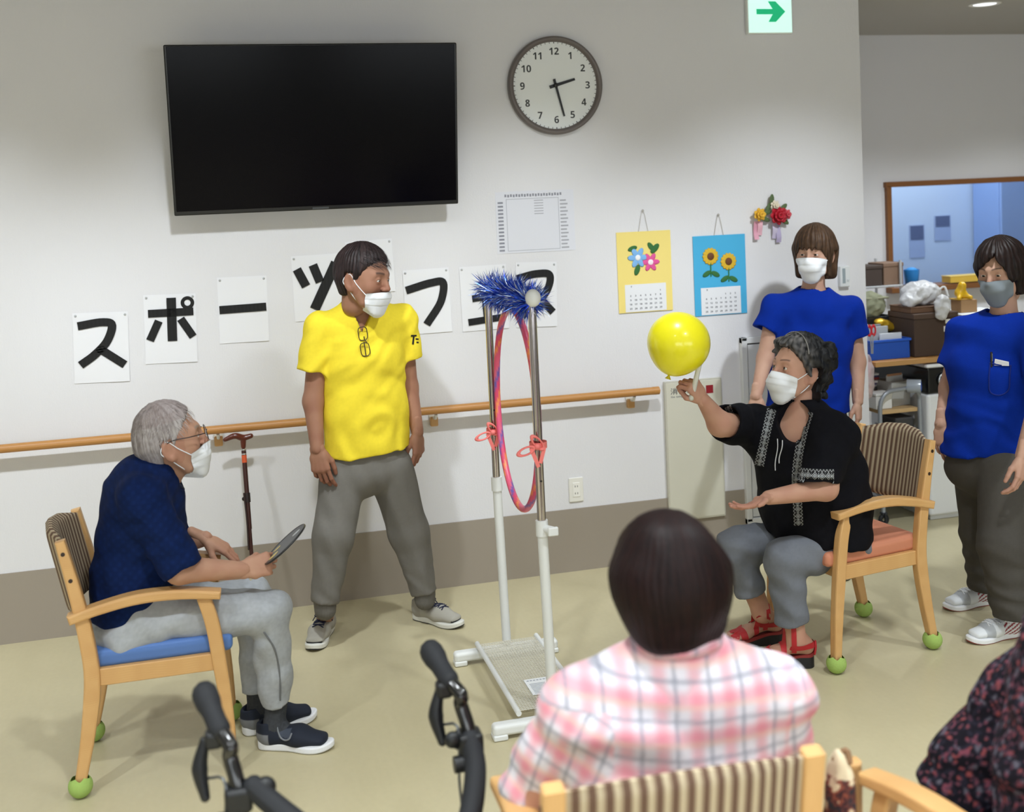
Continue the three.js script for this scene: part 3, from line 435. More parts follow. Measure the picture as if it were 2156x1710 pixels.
const chairR = makeChair('wooden armchair with salmon pink seat holding the woman in black', [2.312, 0, 1.236], Math.PI + 0.16, 0xd48a6c, 0.02);

// ---------------------------------------------------------------- hoop stand
{
  const t = thing('garment_rack', 'white garment rack with two chrome posts holding the hoop', 'rack', [1.0, 0, 1.21]); const white = mat(0xe4e6e6, 0.4), chrome = mat(0xb9b2b4, 0.16, { metalness: 1 }), zf = -0.31, zn = 0.335;
  for (const z of [zf, zn]) {
    part('foot_bar', [rbox(0.42, 0.04, 0.046, 0.014, -0.005, 0.034, z, 3), rbox(0.05, 0.02, 0.05, 0.006, -0.19, 0.011, z), rbox(0.05, 0.02, 0.05, 0.006, 0.18, 0.011, z)], white, t);
    part('lower_post', rod([0, 0.05, z], [-0.012, 0.7, z], 0.0175), white, t);
    part('collar', [rod([-0.0115, 0.672, z], [-0.0125, 0.725, z], 0.022, 0.021)], white, t);
    part('chrome_post', rod([-0.012, 0.7, z], [-0.015, 1.46, z], 0.0145, 0.0145, 24), chrome, t);
    part('post_cap', sphere(0.026, -0.015, 1.475, z + (z > 0 ? 0.02 : -0.01), 1, 1.15, 1), white, t);
    for (const y of [0.86, 0.99]) part('adjuster_hole', rod([-0.012, y, z], [-0.012, y, z + 0.0152], 0.0035, 0.0035), mat(0x151515, 0.8), t);
  }
  part('clamp_knob', [rod([-0.012, 0.7, zn], [0.012, 0.695, zn + 0.04], 0.012, 0.016), rbox(0.036, 0.03, 0.014, 0.005, 0.014, 0.694, zn + 0.042)], white, t);
  part('top_bar', rod([-0.015, 1.462, zf], [-0.015, 1.462, zn], 0.0125), white, t);
  for (const x of [-0.12, 0.12]) part('shelf_rail', rod([x, 0.075, zf], [x, 0.075, zn], 0.0095), white, t);
  // wire mesh shelf: fine rods in two directions
  const w = []; for (let i = 0; i <= 52; i++) { const z = zf + 0.02 + (zn - zf - 0.04) * i / 52; w.push(new THREE.BoxGeometry(0.24, 0.0022, 0.0022).translate(0, 0.077, z)); } for (let i = 0; i <= 24; i++) w.push(new THREE.BoxGeometry(0.0022, 0.0022, zn - zf - 0.04).translate(-0.12 + 0.24 * i / 24, 0.0745, (zf + zn) / 2));
  const ms = part('mesh_shelf', w, mat(0xdcd8cc, 0.5), t); ms.userData.kind = 'stuff';
  const tag = canvasTex(128, 96, (g) => { g.fillStyle = '#e8eaee'; g.fillRect(0, 0, 128, 96); g.fillStyle = '#8c93a0'; for (let x = 6; x < 120; x += 9) g.fillRect(x, 8, 6, 5); g.fillStyle = '#27418c'; g.fillRect(60, 34, 32, 34); g.fillStyle = '#7f8796'; for (let y = 30; y < 90; y += 8) { g.fillRect(8, y, 44, 3); g.fillRect(98, y, 22, 3); } });
  const lb = box(0.17, 0.001, 0.13, 0, 0, 0); const lu = new THREE.PlaneGeometry(0.17, 0.13).rotateX(-Math.PI / 2).translate(0.045, 0.0812, 0.16); part('label_card', [lb.translate(0.045, 0.0802, 0.16)], white, t); part('label_print', lu, mat(0xffffff, 0.6, { map: tag }), t);
}
{ // tinsel round the top bar
  const t = thing('tinsel_garland', 'shiny blue and silver tinsel garland wound round the top bar of the rack', 'tinsel', [0.985, 1.462, 1.22]);
  part('cord', tube([[0, 0.005, -0.29], [0.02, 0.012, -0.1], [-0.01, 0.0, 0.1], [0.02, 0.01, 0.3]], 0.016, 30, 8), mat(0x1c3fae, 0.4, { metalness: 0.6 }), t);
  const pos = [], col = [], cs = [lin('#1d46d8'), lin('#3f6fe6'), lin('#c9d4ea'), lin('#0f2a8c'), lin('#6f93e8')];
  for (let i = 0; i < 2600; i++) {
    const z = rr(-0.33, 0.345), a = rr(0, 6.283), d = V(Math.cos(a), Math.sin(a), rr(-0.5, 0.5)).normalize(), L = rr(0.045, 0.085) * (0.85 + 0.25 * Math.sin(z * 30)), o = V(0.012 * Math.cos(a), 0.012 * Math.sin(a) + 0.005 * Math.sin(z * 14), z), e = o.clone().addScaledVector(d, L), m = o.clone().lerp(e, 0.55).add(V(rr(-1, 1), rr(-1, 1), rr(-1, 1)).multiplyScalar(0.006)), s = V(rr(-1, 1), rr(-1, 1), rr(-1, 1)).cross(d).normalize().multiplyScalar(0.0016), c = cs[Math.floor(rnd() * 5)];
    const tri = (p, q, r) => { for (const v of [p, q, r]) { pos.push(v.x, v.y, v.z); col.push(...c); } };
    tri(o.clone().sub(s), o.clone().add(s), m.clone().add(s)); tri(o.clone().sub(s), m.clone().add(s), m.clone().sub(s)); tri(m.clone().sub(s), m.clone().add(s), e);
  }
  const g = new THREE.BufferGeometry(); g.setAttribute('position', new THREE.BufferAttribute(new Float32Array(pos), 3)); g.setAttribute('color', new THREE.BufferAttribute(new Float32Array(col), 3)); g.computeVertexNormals();
  const strips = part('tinsel_strips', g, new THREE.MeshStandardMaterial({ vertexColors: true, roughness: 0.25, metalness: 0.75, side: THREE.DoubleSide }), t); strips.userData.kind = 'stuff';
}
{ // hoop
  const R = 0.3625, g = new THREE.TorusGeometry(R, 0.0125, 12, 160), p = g.attributes.position, c = new Float32Array(p.count * 3), P = [lin('#e0587c'), lin('#d96a86'), lin('#f0904a'), lin('#6d5aa8'), lin('#d8466e')];
  for (let i = 0; i < p.count; i++) { const a = Math.atan2(p.getY(i), p.getX(i)), rho = Math.hypot(p.getX(i), p.getY(i)) - R, b = Math.atan2(p.getZ(i), rho), s = (((a * 9 + b) / (2 * Math.PI) * 2) % 2 + 2) % 2; const k = s < 0.7 ? P[0] : s < 0.95 ? P[2] : s < 1.5 ? P[4] : s < 1.8 ? P[3] : P[1]; c.set(k, i * 3); }
  g.setAttribute('color', new THREE.BufferAttribute(c, 3)); g.scale(0.8, 1, 1); g.rotateY(Math.PI / 2); 
  const h = thing('hoop', 'striped pink and orange hoop hanging upright between the chrome posts', 'hoop', [1.0, 1.046, 1.215]); part('ring', g, vc(0.35), h); part('joint_sleeve', rod([0, -0.06, 0.2885], [0, 0.06, 0.2885], 0.0138, 0.0138), mat(0x9a3a68, 0.4), h);
  const bow = (x, y, z, label) => { const t = thing('ribbon_bow', label, 'ribbon', [x, y, z]), m = mat(0xef7d78, 0.6, { side: THREE.DoubleSide }); part('wrap', new THREE.CylinderGeometry(0.027, 0.027, 0.022, 20, 1, true).scale(1.1, 1, 1.1), m, t);
    const loop = (a, b) => { const q = new THREE.TorusGeometry(0.022, 0.006, 6, 20); q.scale(1.3, 0.55, 1.2); q.rotateZ(a); q.translate(-0.03 + b * 0.02, 0.012 * b, 0.03); return q; }; part('loop', loop(0.3, -1), m, t); part('loop', loop(-0.9, 1), m, t); part('knot', sphere(0.011, -0.012, 0, 0.032), m, t);
    part('tail', new THREE.BoxGeometry(0.013, 0.07, 0.0012).rotateZ(0.35).translate(-0.022, -0.036, 0.033), m, t); part('tail', new THREE.BoxGeometry(0.013, 0.055, 0.0012).rotateZ(-0.3).translate(0.004, -0.03, 0.034), m, t); };
  const b1 = A(1040, 907, 0.9), b2 = A(1133, 936, 1.545); bow(b1.x, b1.y, 0.9, 'coral ribbon tying the hoop to the far chrome post'); bow(b2.x, b2.y, 1.545, 'coral ribbon bow tying the hoop to the near chrome post');
}
{ // balloon
  const c = A(1429, 722, 1.3), t = thing('balloon', 'glossy yellow balloon in the air above the raised hand', 'balloon', [c.x, c.y, c.z]);
  const g = new THREE.SphereGeometry(0.116, 48, 32), p = g.attributes.position; for (let i = 0; i < p.count; i++) { const y = p.getY(i) / 0.116; const k = y < 0 ? 1 - 0.14 * y * y : 1; p.setXYZ(i, p.getX(i) * k, p.getY(i) * (y < 0 ? 1.08 : 0.98), p.getZ(i) * k); } g.computeVertexNormals(); g.rotateZ(-0.35);
  part('envelope', g, phys(0xfaf01c, 0.3, { clearcoat: 0.4, clearcoatRoughness: 0.1 }), t);
  part('neck', [lathe([[0.0, 0.012], [0.006, 0.006], [0.004, 0.0], [0.012, -0.012], [0.0, -0.008]], 16).rotateZ(-0.35).translate(-0.0435, -0.119, 0)], phys(0xd8c800, 0.3), t);
}

// ---------------------------------------------------------------- the recess: washing machine, cart and clutter
{
  const t = thing('washing_machine', 'white front loading washing machine with black control panel and dark door', 'washing machine', [3.86, 0, -0.33]); const wh = mat(0xe9ebee, 0.3), bl = mat(0x0c0d10, 0.25), ch = mat(0xc9cdd2, 0.2, { metalness: 0.9 });
  part('body', [rbox(0.6, 0.66, 0.56, 0.02, 0, 0.355, 0, 4), rbox(0.56, 0.03, 0.5, 0.004, 0, 0.015, 0)], wh, t); part('top_cover', rbox(0.6, 0.02, 0.56, 0.008, 0, 0.83, 0), wh, t);
  part('control_panel', rbox(0.6, 0.14, 0.56, 0.012, 0, 0.752, 0.002), bl, t);
  const dial = part('dial', lathe([[0, 0.03], [0.03, 0.03], [0.036, 0.022], [0.036, 0], [0, 0]], 32).rotateX(Math.PI / 2).translate(-0.2, 0.752, 0.282), bl, t); part('dial_ring', new THREE.TorusGeometry(0.038, 0.006, 10, 40).translate(-0.2, 0.752, 0.292), ch, dial);
  part('display', rbox(0.1, 0.04, 0.003, 0.001, -0.04, 0.752, 0.284), mat(0x1a2230, 0.1), t); for (let i = 0; i < 4; i++) part('button', rbox(0.018, 0.012, 0.004, 0.002, 0.06 + i * 0.035, 0.752, 0.284), mat(0x3a3d44, 0.3), t);
  const d = part('door', lathe([[0.2, 0], [0.225, 0.01], [0.232, 0.03], [0.22, 0.046], [0.195, 0.05], [0.18, 0.04], [0.178, 0]], 56).rotateX(Math.PI / 2).translate(0.0, 0.455, 0.275), wh, t);
  part('door_glass', lathe([[0, 0.05], [0.08, 0.046], [0.15, 0.034], [0.182, 0.02], [0.182, 0]], 48).rotateX(Math.PI / 2).translate(0, 0.455, 0.275), phys(0x0b0c10, 0.08, { clearcoat: 1 }), d); part('door_handle', rbox(0.02, 0.12, 0.02, 0.008, 0.2, 0.455, 0.325), bl, d);
  part('filter_cover', rbox(0.12, 0.1, 0.006, 0.003, 0.2, 0.11, 0.281), wh, t);
}
{ // counter table over cart and washing machine
  const t = thing('counter_table', 'long wooden counter behind the cart carrying boxes and a blue basket', 'counter', [3.86, 0, -0.44]);
  part('top', rbox(1.2, 0.026, 0.44, 0.004, 0, 0.862, 0.16), mat(0xe8d4b8, 0.5, { map: grain }), t); part('edge_strip', rbox(1.2, 0.026, 0.004, 0.001, 0, 0.862, 0.382), mat(0xb98c56, 0.5), t);
  for (const x of [-0.58, 0.58]) part('side_panel', rbox(0.02, 0.845, 0.1, 0.003, x, 0.4225, -0.02), mat(0xd9d4c8, 0.6), t);
}
{ // grey cart with tubular ends
  const t = thing('utility_cart', 'grey tubular utility cart with two loaded shelves in front of the counter', 'cart', [3.42, 0, -0.26]); const gr = mat(0x9aa0a8, 0.35, { metalness: 0.35 });
  for (const z of [0.17, -0.17]) part('tube_frame', tube([[-0.115, 0.07, z], [-0.118, 0.4, z], [-0.12, 0.6, z], [-0.112, 0.665, z], [-0.075, 0.705, z], [0.0, 0.715, z], [0.075, 0.715, z], [0.108, 0.69, z], [0.115, 0.62, z], [0.117, 0.4, z], [0.118, 0.07, z]], 0.0115, 60, 10), gr, t);
  for (const [y, c] of [[0.6, 0xc9a878], [0.34, 0xbfc3c6], [0.13, 0x8a8d92]]) part('shelf', rbox(0.22, 0.022, 0.33, 0.004, 0, y, 0), mat(c, 0.5), t);
  for (const [x, z] of [[-0.115, 0.17], [0.118, 0.17], [-0.115, -0.17], [0.118, -0.17]]) { const c = part('caster', new THREE.TorusGeometry(0.02, 0.011, 8, 20).translate(x, 0.032, z), mat(0x14151a, 0.6), t); part('caster_fork', [rbox(0.03, 0.012, 0.03, 0.003, x, 0.065, z), rbox(0.006, 0.04, 0.012, 0.002, x + 0.0, 0.05, z + 0.016)], mat(0x2c2e34, 0.5), c); }
}
const lowBox = (name, label, cat, w, h, d, x, y, z, color, turn = 0, extra) => { const t = thing(name, label, cat, [x, y, z], turn); if (extra) extra(t); else { part('body', rbox(w, h * 0.84, d, 0.004, 0, h * 0.42, 0), mat(color, 0.7), t); part('lid', rbox(w + 0.006, h * 0.17, d + 0.006, 0.004, 0, h * 0.915, 0), mat(color, 0.65), t); } return t; };
const crateGeo = (w, h, d, wall = 0.006) => [rbox(w * 0.94, wall, d * 0.94, 0.002, 0, wall / 2, 0), ...[-1, 1].map((s) => rbox(w, h, wall, 0.002, 0, h / 2, s * d / 2)), ...[-1, 1].map((s) => rbox(wall, h, d, 0.002, s * w / 2, h / 2, 0))];
lowBox('white_carton', 'small white carton with faint print on the upper cart shelf', 'carton', 0.095, 0.085, 0.1, 3.345, 0.612, -0.17, 0xe4e4e2);
lowBox('grey_basket', 'grey box folder leaning among papers on the cart', 'file box', 0.12, 0.15, 0.12, 3.47, 0.612, -0.24, 0xb8b8b4, 0.15, (t) => { part('bin', crateGeo(0.12, 0.13, 0.14), mat(0xb4b4b0, 0.5), t); part('divider', rbox(0.11, 0.15, 0.004, 0.001, 0, 0.085, 0.02), mat(0xd0d0cc, 0.6), t); part('tab_strip', rbox(0.1, 0.012, 0.006, 0.002, 0, 0.16, 0.02), mat(0xc9946a, 0.5), t); });
lowBox('document_tray', 'grey tray under loose leaflets on the upper cart shelf', 'tray', 0.13, 0.09, 0.11, 3.35, 0.612, -0.33, 0x55565e);
[['white', 0xd8d6d8], ['purple', 0x6a5a86], ['cream', 0xe8e4e0], ['red', 0xb0443e], ['dark violet', 0x4e4a70], ['pale grey', 0xdadad6]].forEach(([w, c], i) => { const g = rbox(0.13, 0.011, 0.11, 0.001); g.rotateY(rr(-0.3, 0.3)); g.translate(3.35, 0.709 + i * 0.0125, -0.33); single('leaflet', g, mat(c, 0.6), w + ' leaflet in the loose pile on the grey tray', 'leaflet', 'leaflets on the cart'); });
lowBox('tape_roll', 'roll of clear tape with blue core on the cart handle', 'tape', 0, 0, 0, 3.5, 0.728, -0.08, 0, 0, (t) => { part('roll', lathe([[0.026, -0.035], [0.036, -0.035], [0.036, 0.035], [0.026, 0.035], [0.026, -0.035]], 36).rotateX(Math.PI / 2).rotateY(0.9).translate(0, 0, 0), phys(0xc8d2dc, 0.15, { transmission: 0.4, thickness: 0.01 }), t); part('core', lathe([[0.0235, -0.036], [0.0262, -0.036], [0.0262, 0.036], [0.0235, 0.036], [0.0235, -0.036]], 32).rotateX(Math.PI / 2).rotateY(0.9), mat(0x2c55b0, 0.4), t); });
lowBox('parts_box', 'open box of small white packets on the middle cart shelf', 'box', 0, 0, 0, 3.35, 0.351, -0.16, 0, 0, (t) => { part('bin', crateGeo(0.1, 0.09, 0.12), mat(0x4a4c52, 0.6), t); });
for (let i = 0; i < 9; i++) { const g = rbox(0.03, 0.045, 0.02, 0.002, 0, 0, 0); g.rotateZ(rr(-0.6, 0.6)); g.rotateY(rr(0, 3)); g.translate(3.35 + rr(-0.03, 0.03), 0.46 + rr(0, 0.045), -0.16 + rr(-0.04, 0.04)); single('packet', g, mat(i % 3 ? 0xd9d9d6 : 0x9aa2b4, 0.6), 'small pale packet heaped in the open box on the cart', 'packet', 'packets in the open box'); }
lowBox('dark_crate', 'dark grey crate on the middle cart shelf', 'crate', 0, 0, 0, 3.462, 0.351, -0.2, 0, 0, (t) => { part('bin', crateGeo(0.1, 0.2, 0.16), mat(0x3c3c3e, 0.55), t); part('rim', [rbox(0.108, 0.012, 0.168, 0.003, 0, 0.2, 0)], mat(0x46464a, 0.5), t); });
lowBox('blue_basket', 'bright blue plastic basket holding folders on the counter', 'basket', 0, 0, 0, 3.385, 0.876, -0.22, 0, 0.02, (t) => {
  part('bin', [...crateGeo(0.235, 0.095, 0.2)], mat(0x1a50b4, 0.4), t); part('rim', [rbox(0.255, 0.014, 0.012, 0.003, 0, 0.098, 0.103), rbox(0.255, 0.014, 0.012, 0.003, 0, 0.098, -0.103), rbox(0.012, 0.014, 0.21, 0.003, 0.122, 0.098, 0), rbox(0.012, 0.014, 0.21, 0.003, -0.122, 0.098, 0)], mat(0x1f58c4, 0.4), t); });
for (const [i, c, h, x, z] of [[0, 0xb9bdc2, 0.16, 3.36, -0.2], [1, 0xdfe3ea, 0.125, 3.42, -0.165], [2, 0x9a9ea4, 0.165, 3.35, -0.25], [3, 0xe8e8e8, 0.12, 3.4, -0.28]]) single('folder', rbox(0.13, h, 0.012, 0.002, x, 0.883 + h / 2, z).rotateZ(0), mat(c, 0.6), ['grey folder standing in the front of the blue basket', 'white folder in front at the right of the blue basket', 'dark grey folder behind in the blue basket', 'white folder at the back of the blue basket'][i], 'folder', 'folders in the blue basket');
lowBox('storage_box', 'dark brown fabric storage box with white labels on the counter', 'storage box', 0, 0, 0, 3.655, 0.876, -0.22, 0, 0, (t) => { part('body', rbox(0.265, 0.2, 0.24, 0.006, 0, 0.1, 0), mat(0x4b3a30, 0.85, { bumpMap: weave, bumpScale: 0.0006 }), t); part('lid', rbox(0.272, 0.03, 0.247, 0.006, 0, 0.215, 0), mat(0x524036, 0.85), t); part('label', rbox(0.05, 0.03, 0.002, 0.0005, 0.07, 0.14, 0.121), mat(0xe8e6e2, 0.6), t); part('label', rbox(0.03, 0.022, 0.002, 0.0005, 0.07, 0.18, 0.121), mat(0xe8e6e2, 0.6), t); });
lowBox('white_storage_box', 'white lidded storage box behind the staff member at right', 'storage box', 0.3, 0.21, 0.25, 3.96, 0.876, -0.22, 0xe6e8ea);
lowBox('small_carton', 'small brown cardboard carton on top of the white storage box', 'carton', 0.1, 0.07, 0.09, 3.9, 1.086, -0.2, 0xb08a62, 0, (t) => { part('body', rbox(0.1, 0.066, 0.09, 0.002, 0, 0.033, 0), mat(0xb08a62, 0.8), t); for (const s of [-1, 1]) part('flap', rbox(0.098, 0.002, 0.044, 0.0008, 0, 0.067, s * 0.0225), mat(0xb9946c, 0.8), t); });
lowBox('yellow_ornament', 'small yellow plastic ornament beside the brown carton', 'ornament', 0, 0, 0, 3.88, 1.156, -0.2, 0, 0, (t) => { const f = new Field(); f.ball([0, 0.035, 0], 0.032).ball([0.004, 0.075, 0.01], 0.022).cone([-0.02, 0.02, 0.02], [-0.04, 0.01, 0.04], 0.011).cone([0.02, 0.02, 0.02], [0.035, 0.012, 0.04], 0.011); part('body', surface(f, 0.005), mat(0xe8b81e, 0.3), t); part('base', rbox(0.1, 0.006, 0.08, 0.002, 0, 0.003, 0), mat(0xc9a040, 0.5), t); });
lowBox('flat_box', 'flat brown box lying on the dark storage box', 'box', 0.2, 0.034, 0.2, 3.62, 1.107, -0.22, 0x6b4e3a);
lowBox('black_organizer', 'black desk organizer behind the blue basket', 'organizer', 0, 0, 0, 3.44, 0.876, -0.4, 0, 0, (t) => { part('bin', crateGeo(0.24, 0.2, 0.1), mat(0x1c1d22, 0.5), t); for (const x of [-0.05, 0.02]) part('divider', rbox(0.004, 0.17, 0.09, 0.001, x, 0.09, 0), mat(0x24252a, 0.5), t); });
lowBox('gold_packet', 'crinkled gold foil packet lying over the organizer', 'packet', 0, 0, 0, A(1860, 684, -0.31).x, A(1860, 684, -0.31).y - 0.03, -0.31, 0, 0.2, (t) => { const f = new Field(); f.ell([0, 0.03, 0], [0.075, 0.03, 0.035]); f.noise = (x, y, z) => 0.006 * NZ(x * 40, y * 50, z * 40); const g = surface(f, 0.005); g.rotateZ(-0.35); part('bag', g, mat(0xd8ac30, 0.3, { metalness: 0.5 }), t); part('seal', rbox(0.03, 0.05, 0.003, 0.001, 0.082, -0.005, 0).rotateZ(0), mat(0xe0b840, 0.35, { metalness: 0.5 }), t); part('rest', rbox(0.12, 0.16, 0.05, 0.004, 0.0, -0.095, -0.02), mat(0x2c2d33, 0.6), t); });
lowBox('white_bag', 'crumpled white plastic bag heaped on the boxes under the serving window', 'plastic bag', 0, 0, 0, 3.62, 1.145, -0.21, 0, 0, (t) => { const f = new Field(); f.ell([0.02, 0.06, 0.0], [0.115, 0.065, 0.08], 0.03).ell([0.06, -0.01, 0.13], [0.045, 0.07, 0.03], 0.03).ell([-0.07, 0.03, 0.04], [0.05, 0.04, 0.05]); f.noise = (x, y, z) => 0.012 * NZ(x * 28, y * 28, z * 28) + 0.005 * NZ(x * 70, y * 70, z * 70); part('bag', surface(f, 0.006), phys(0xd9d9dc, 0.4, { transmission: 0.1 }), t); part('handle', tube([[0.09, 0.06, 0.04], [0.13, 0.09, 0.05], [0.14, 0.04, 0.07]], 0.006, 14, 8), mat(0xdededf, 0.5), t); });
lowBox('green_cloth', 'folded grey green cloth heaped beside the white bag', 'cloth', 0, 0, 0, 3.45, 1.076, -0.4, 0, 0, (t) => { const f = new Field(); f.ell([0, 0.06, 0], [0.09, 0.075, 0.06]); f.noise = (x, y, z) => 0.01 * NZ(x * 30, y * 40, z * 30); part('cloth', surface(f, 0.007), mat(0x8b8d74, 0.9), t); part('fold', rbox(0.14, 0.012, 0.1, 0.005, 0.02, 0.1, 0), mat(0x9a9a80, 0.9), t); });
// tall rack at the column with dark boxes, scissors and a bag on hooks
{
  const t = thing('wire_rack', 'narrow white wire rack against the column at the left of the recess', 'rack', [3.7, 0, -0.86]); const m = mat(0xc9ccd0, 0.4, { metalness: 0.3 });
  for (const [x, z] of [[-0.16, 0.13], [0.16, 0.13], [-0.16, -0.13], [0.16, -0.13]]) part('upright', rod([x, 0, z], [x, 1.35, z], 0.008), m, t);
  for (const y of [0.3, 0.62, 0.95, 1.2]) part('wire_shelf', [rbox(0.34, 0.012, 0.28, 0.003, 0, y, 0)], m, t);
}
lowBox('brown_box', 'dark brown box at the top of the wire rack by the column', 'box', 0.17, 0.12, 0.16, 3.66, 1.206, -0.82, 0x4a3e38);
lowBox('black_binder', 'black binder box with a white stripe on the wire rack', 'binder', 0.14, 0.19, 0.16, 3.65, 0.956, -0.8, 0x1e1f24, 0, (t) => { part('body', rbox(0.14, 0.19, 0.16, 0.004, 0, 0.095, 0), mat(0x1e1f24, 0.6), t); part('label', rbox(0.14, 0.02, 0.002, 0.0005, 0, 0.16, 0.081), mat(0xd8dadd, 0.5), t); part('label', rbox(0.05, 0.05, 0.002, 0.0005, -0.03, 0.05, 0.081), mat(0xb8bcc0, 0.5), t); });
lowBox('wall_shelf_box', 'brown cardboard box on the wire rack beside the serving window', 'box', 0.13, 0.13, 0.16, 3.82, 1.206, -0.82, 0x8a6f5c);
{
  const t = thing('hook_rail', 'small hook rail on the recess side of the column edge', 'hook rail', [3.18, 0.94, -0.06]); part('rail', rbox(0.012, 0.03, 0.11, 0.003, 0.006, 0.13, 0), mat(0xd2d2d0, 0.4), t); for (const z of [-0.02, 0.045]) part('hook', tube([[0.012, 0.13, z], [0.03, 0.12, z], [0.034, 0.135, z]], 0.0025, 10, 6), mat(0xb0b0b0, 0.3, { metalness: 0.8 }), t);
  const s = thing('scissors', 'red handled scissors hanging from the hook at the column edge', 'scissors', [3.215, 0.95, -0.015]); for (const k of [-1, 1]) part('handle', new THREE.TorusGeometry(0.014, 0.005, 8, 20).scale(0.8, 1.7, 1).translate(k * 0.012, 0.1, 0), mat(0xc8202e, 0.4), s); part('blades', [rbox(0.006, 0.1, 0.003, 0.001, -0.003, 0.03, 0).rotateZ(0.04), rbox(0.006, 0.1, 0.003, 0.001, 0.003, 0.03, 0.003).rotateZ(-0.04)], mat(0xc9ccd0, 0.25, { metalness: 0.9 }), s);
  const b = thing('hanging_bag', 'clear plastic bag with pink and orange contents hanging at the column edge', 'plastic bag', [3.225, 0.70, -0.08]); const f = new Field(); f.ell([0, 0.1, 0], [0.036, 0.12, 0.03], 0.03); f.noise = (x, y, z) => 0.006 * NZ(x * 50, y * 30, z * 50); part('bag', surface(f, 0.005), phys(0xe4d4d6, 0.25, { transmission: 0.5, thickness: 0 }), b); single('packet', rbox(0.035, 0.09, 0.02, 0.004, 3.225, 0.84, -0.08), mat(0xe09aa8, 0.6), 'pink packet inside the hanging clear bag', 'packet'); single('packet', rbox(0.04, 0.05, 0.02, 0.004, 3.225, 0.74, -0.08), mat(0xcf8a4a, 0.6), 'orange packet inside the hanging clear bag', 'packet'); part('handle', tube([[-0.01, 0.2, 0], [-0.016, 0.39, 0.01], [0.0, 0.2, 0.0]], 0.003, 14, 6), mat(0xe4dcdc, 0.5), b);
}
lowBox('blue_pot', 'blue cup standing on the serving window sill', 'cup', 0, 0, 0, 4.32, 1.14, -1.31, 0, 0, (t) => { part('cup', lathe([[0, 0], [0.04, 0], [0.05, 0.1], [0.046, 0.1], [0.038, 0.008], [0, 0.008]], 28), mat(0x2a86d4, 0.3), t); part('contents', sphere(0.04, 0, 0.09, 0, 1, 0.6, 1), mat(0x3a9ae0, 0.6), t); });
lowBox('yellow_basket', 'low yellow basket on the serving window sill', 'basket', 0, 0, 0, 4.72, 1.14, -1.3, 0, 0, (t) => { part('bin', crateGeo(0.3, 0.04, 0.09), mat(0xe0b84a, 0.5), t); part('rim', rbox(0.31, 0.006, 0.1, 0.002, 0, 0.041, 0), mat(0xe8c460, 0.5), t); });
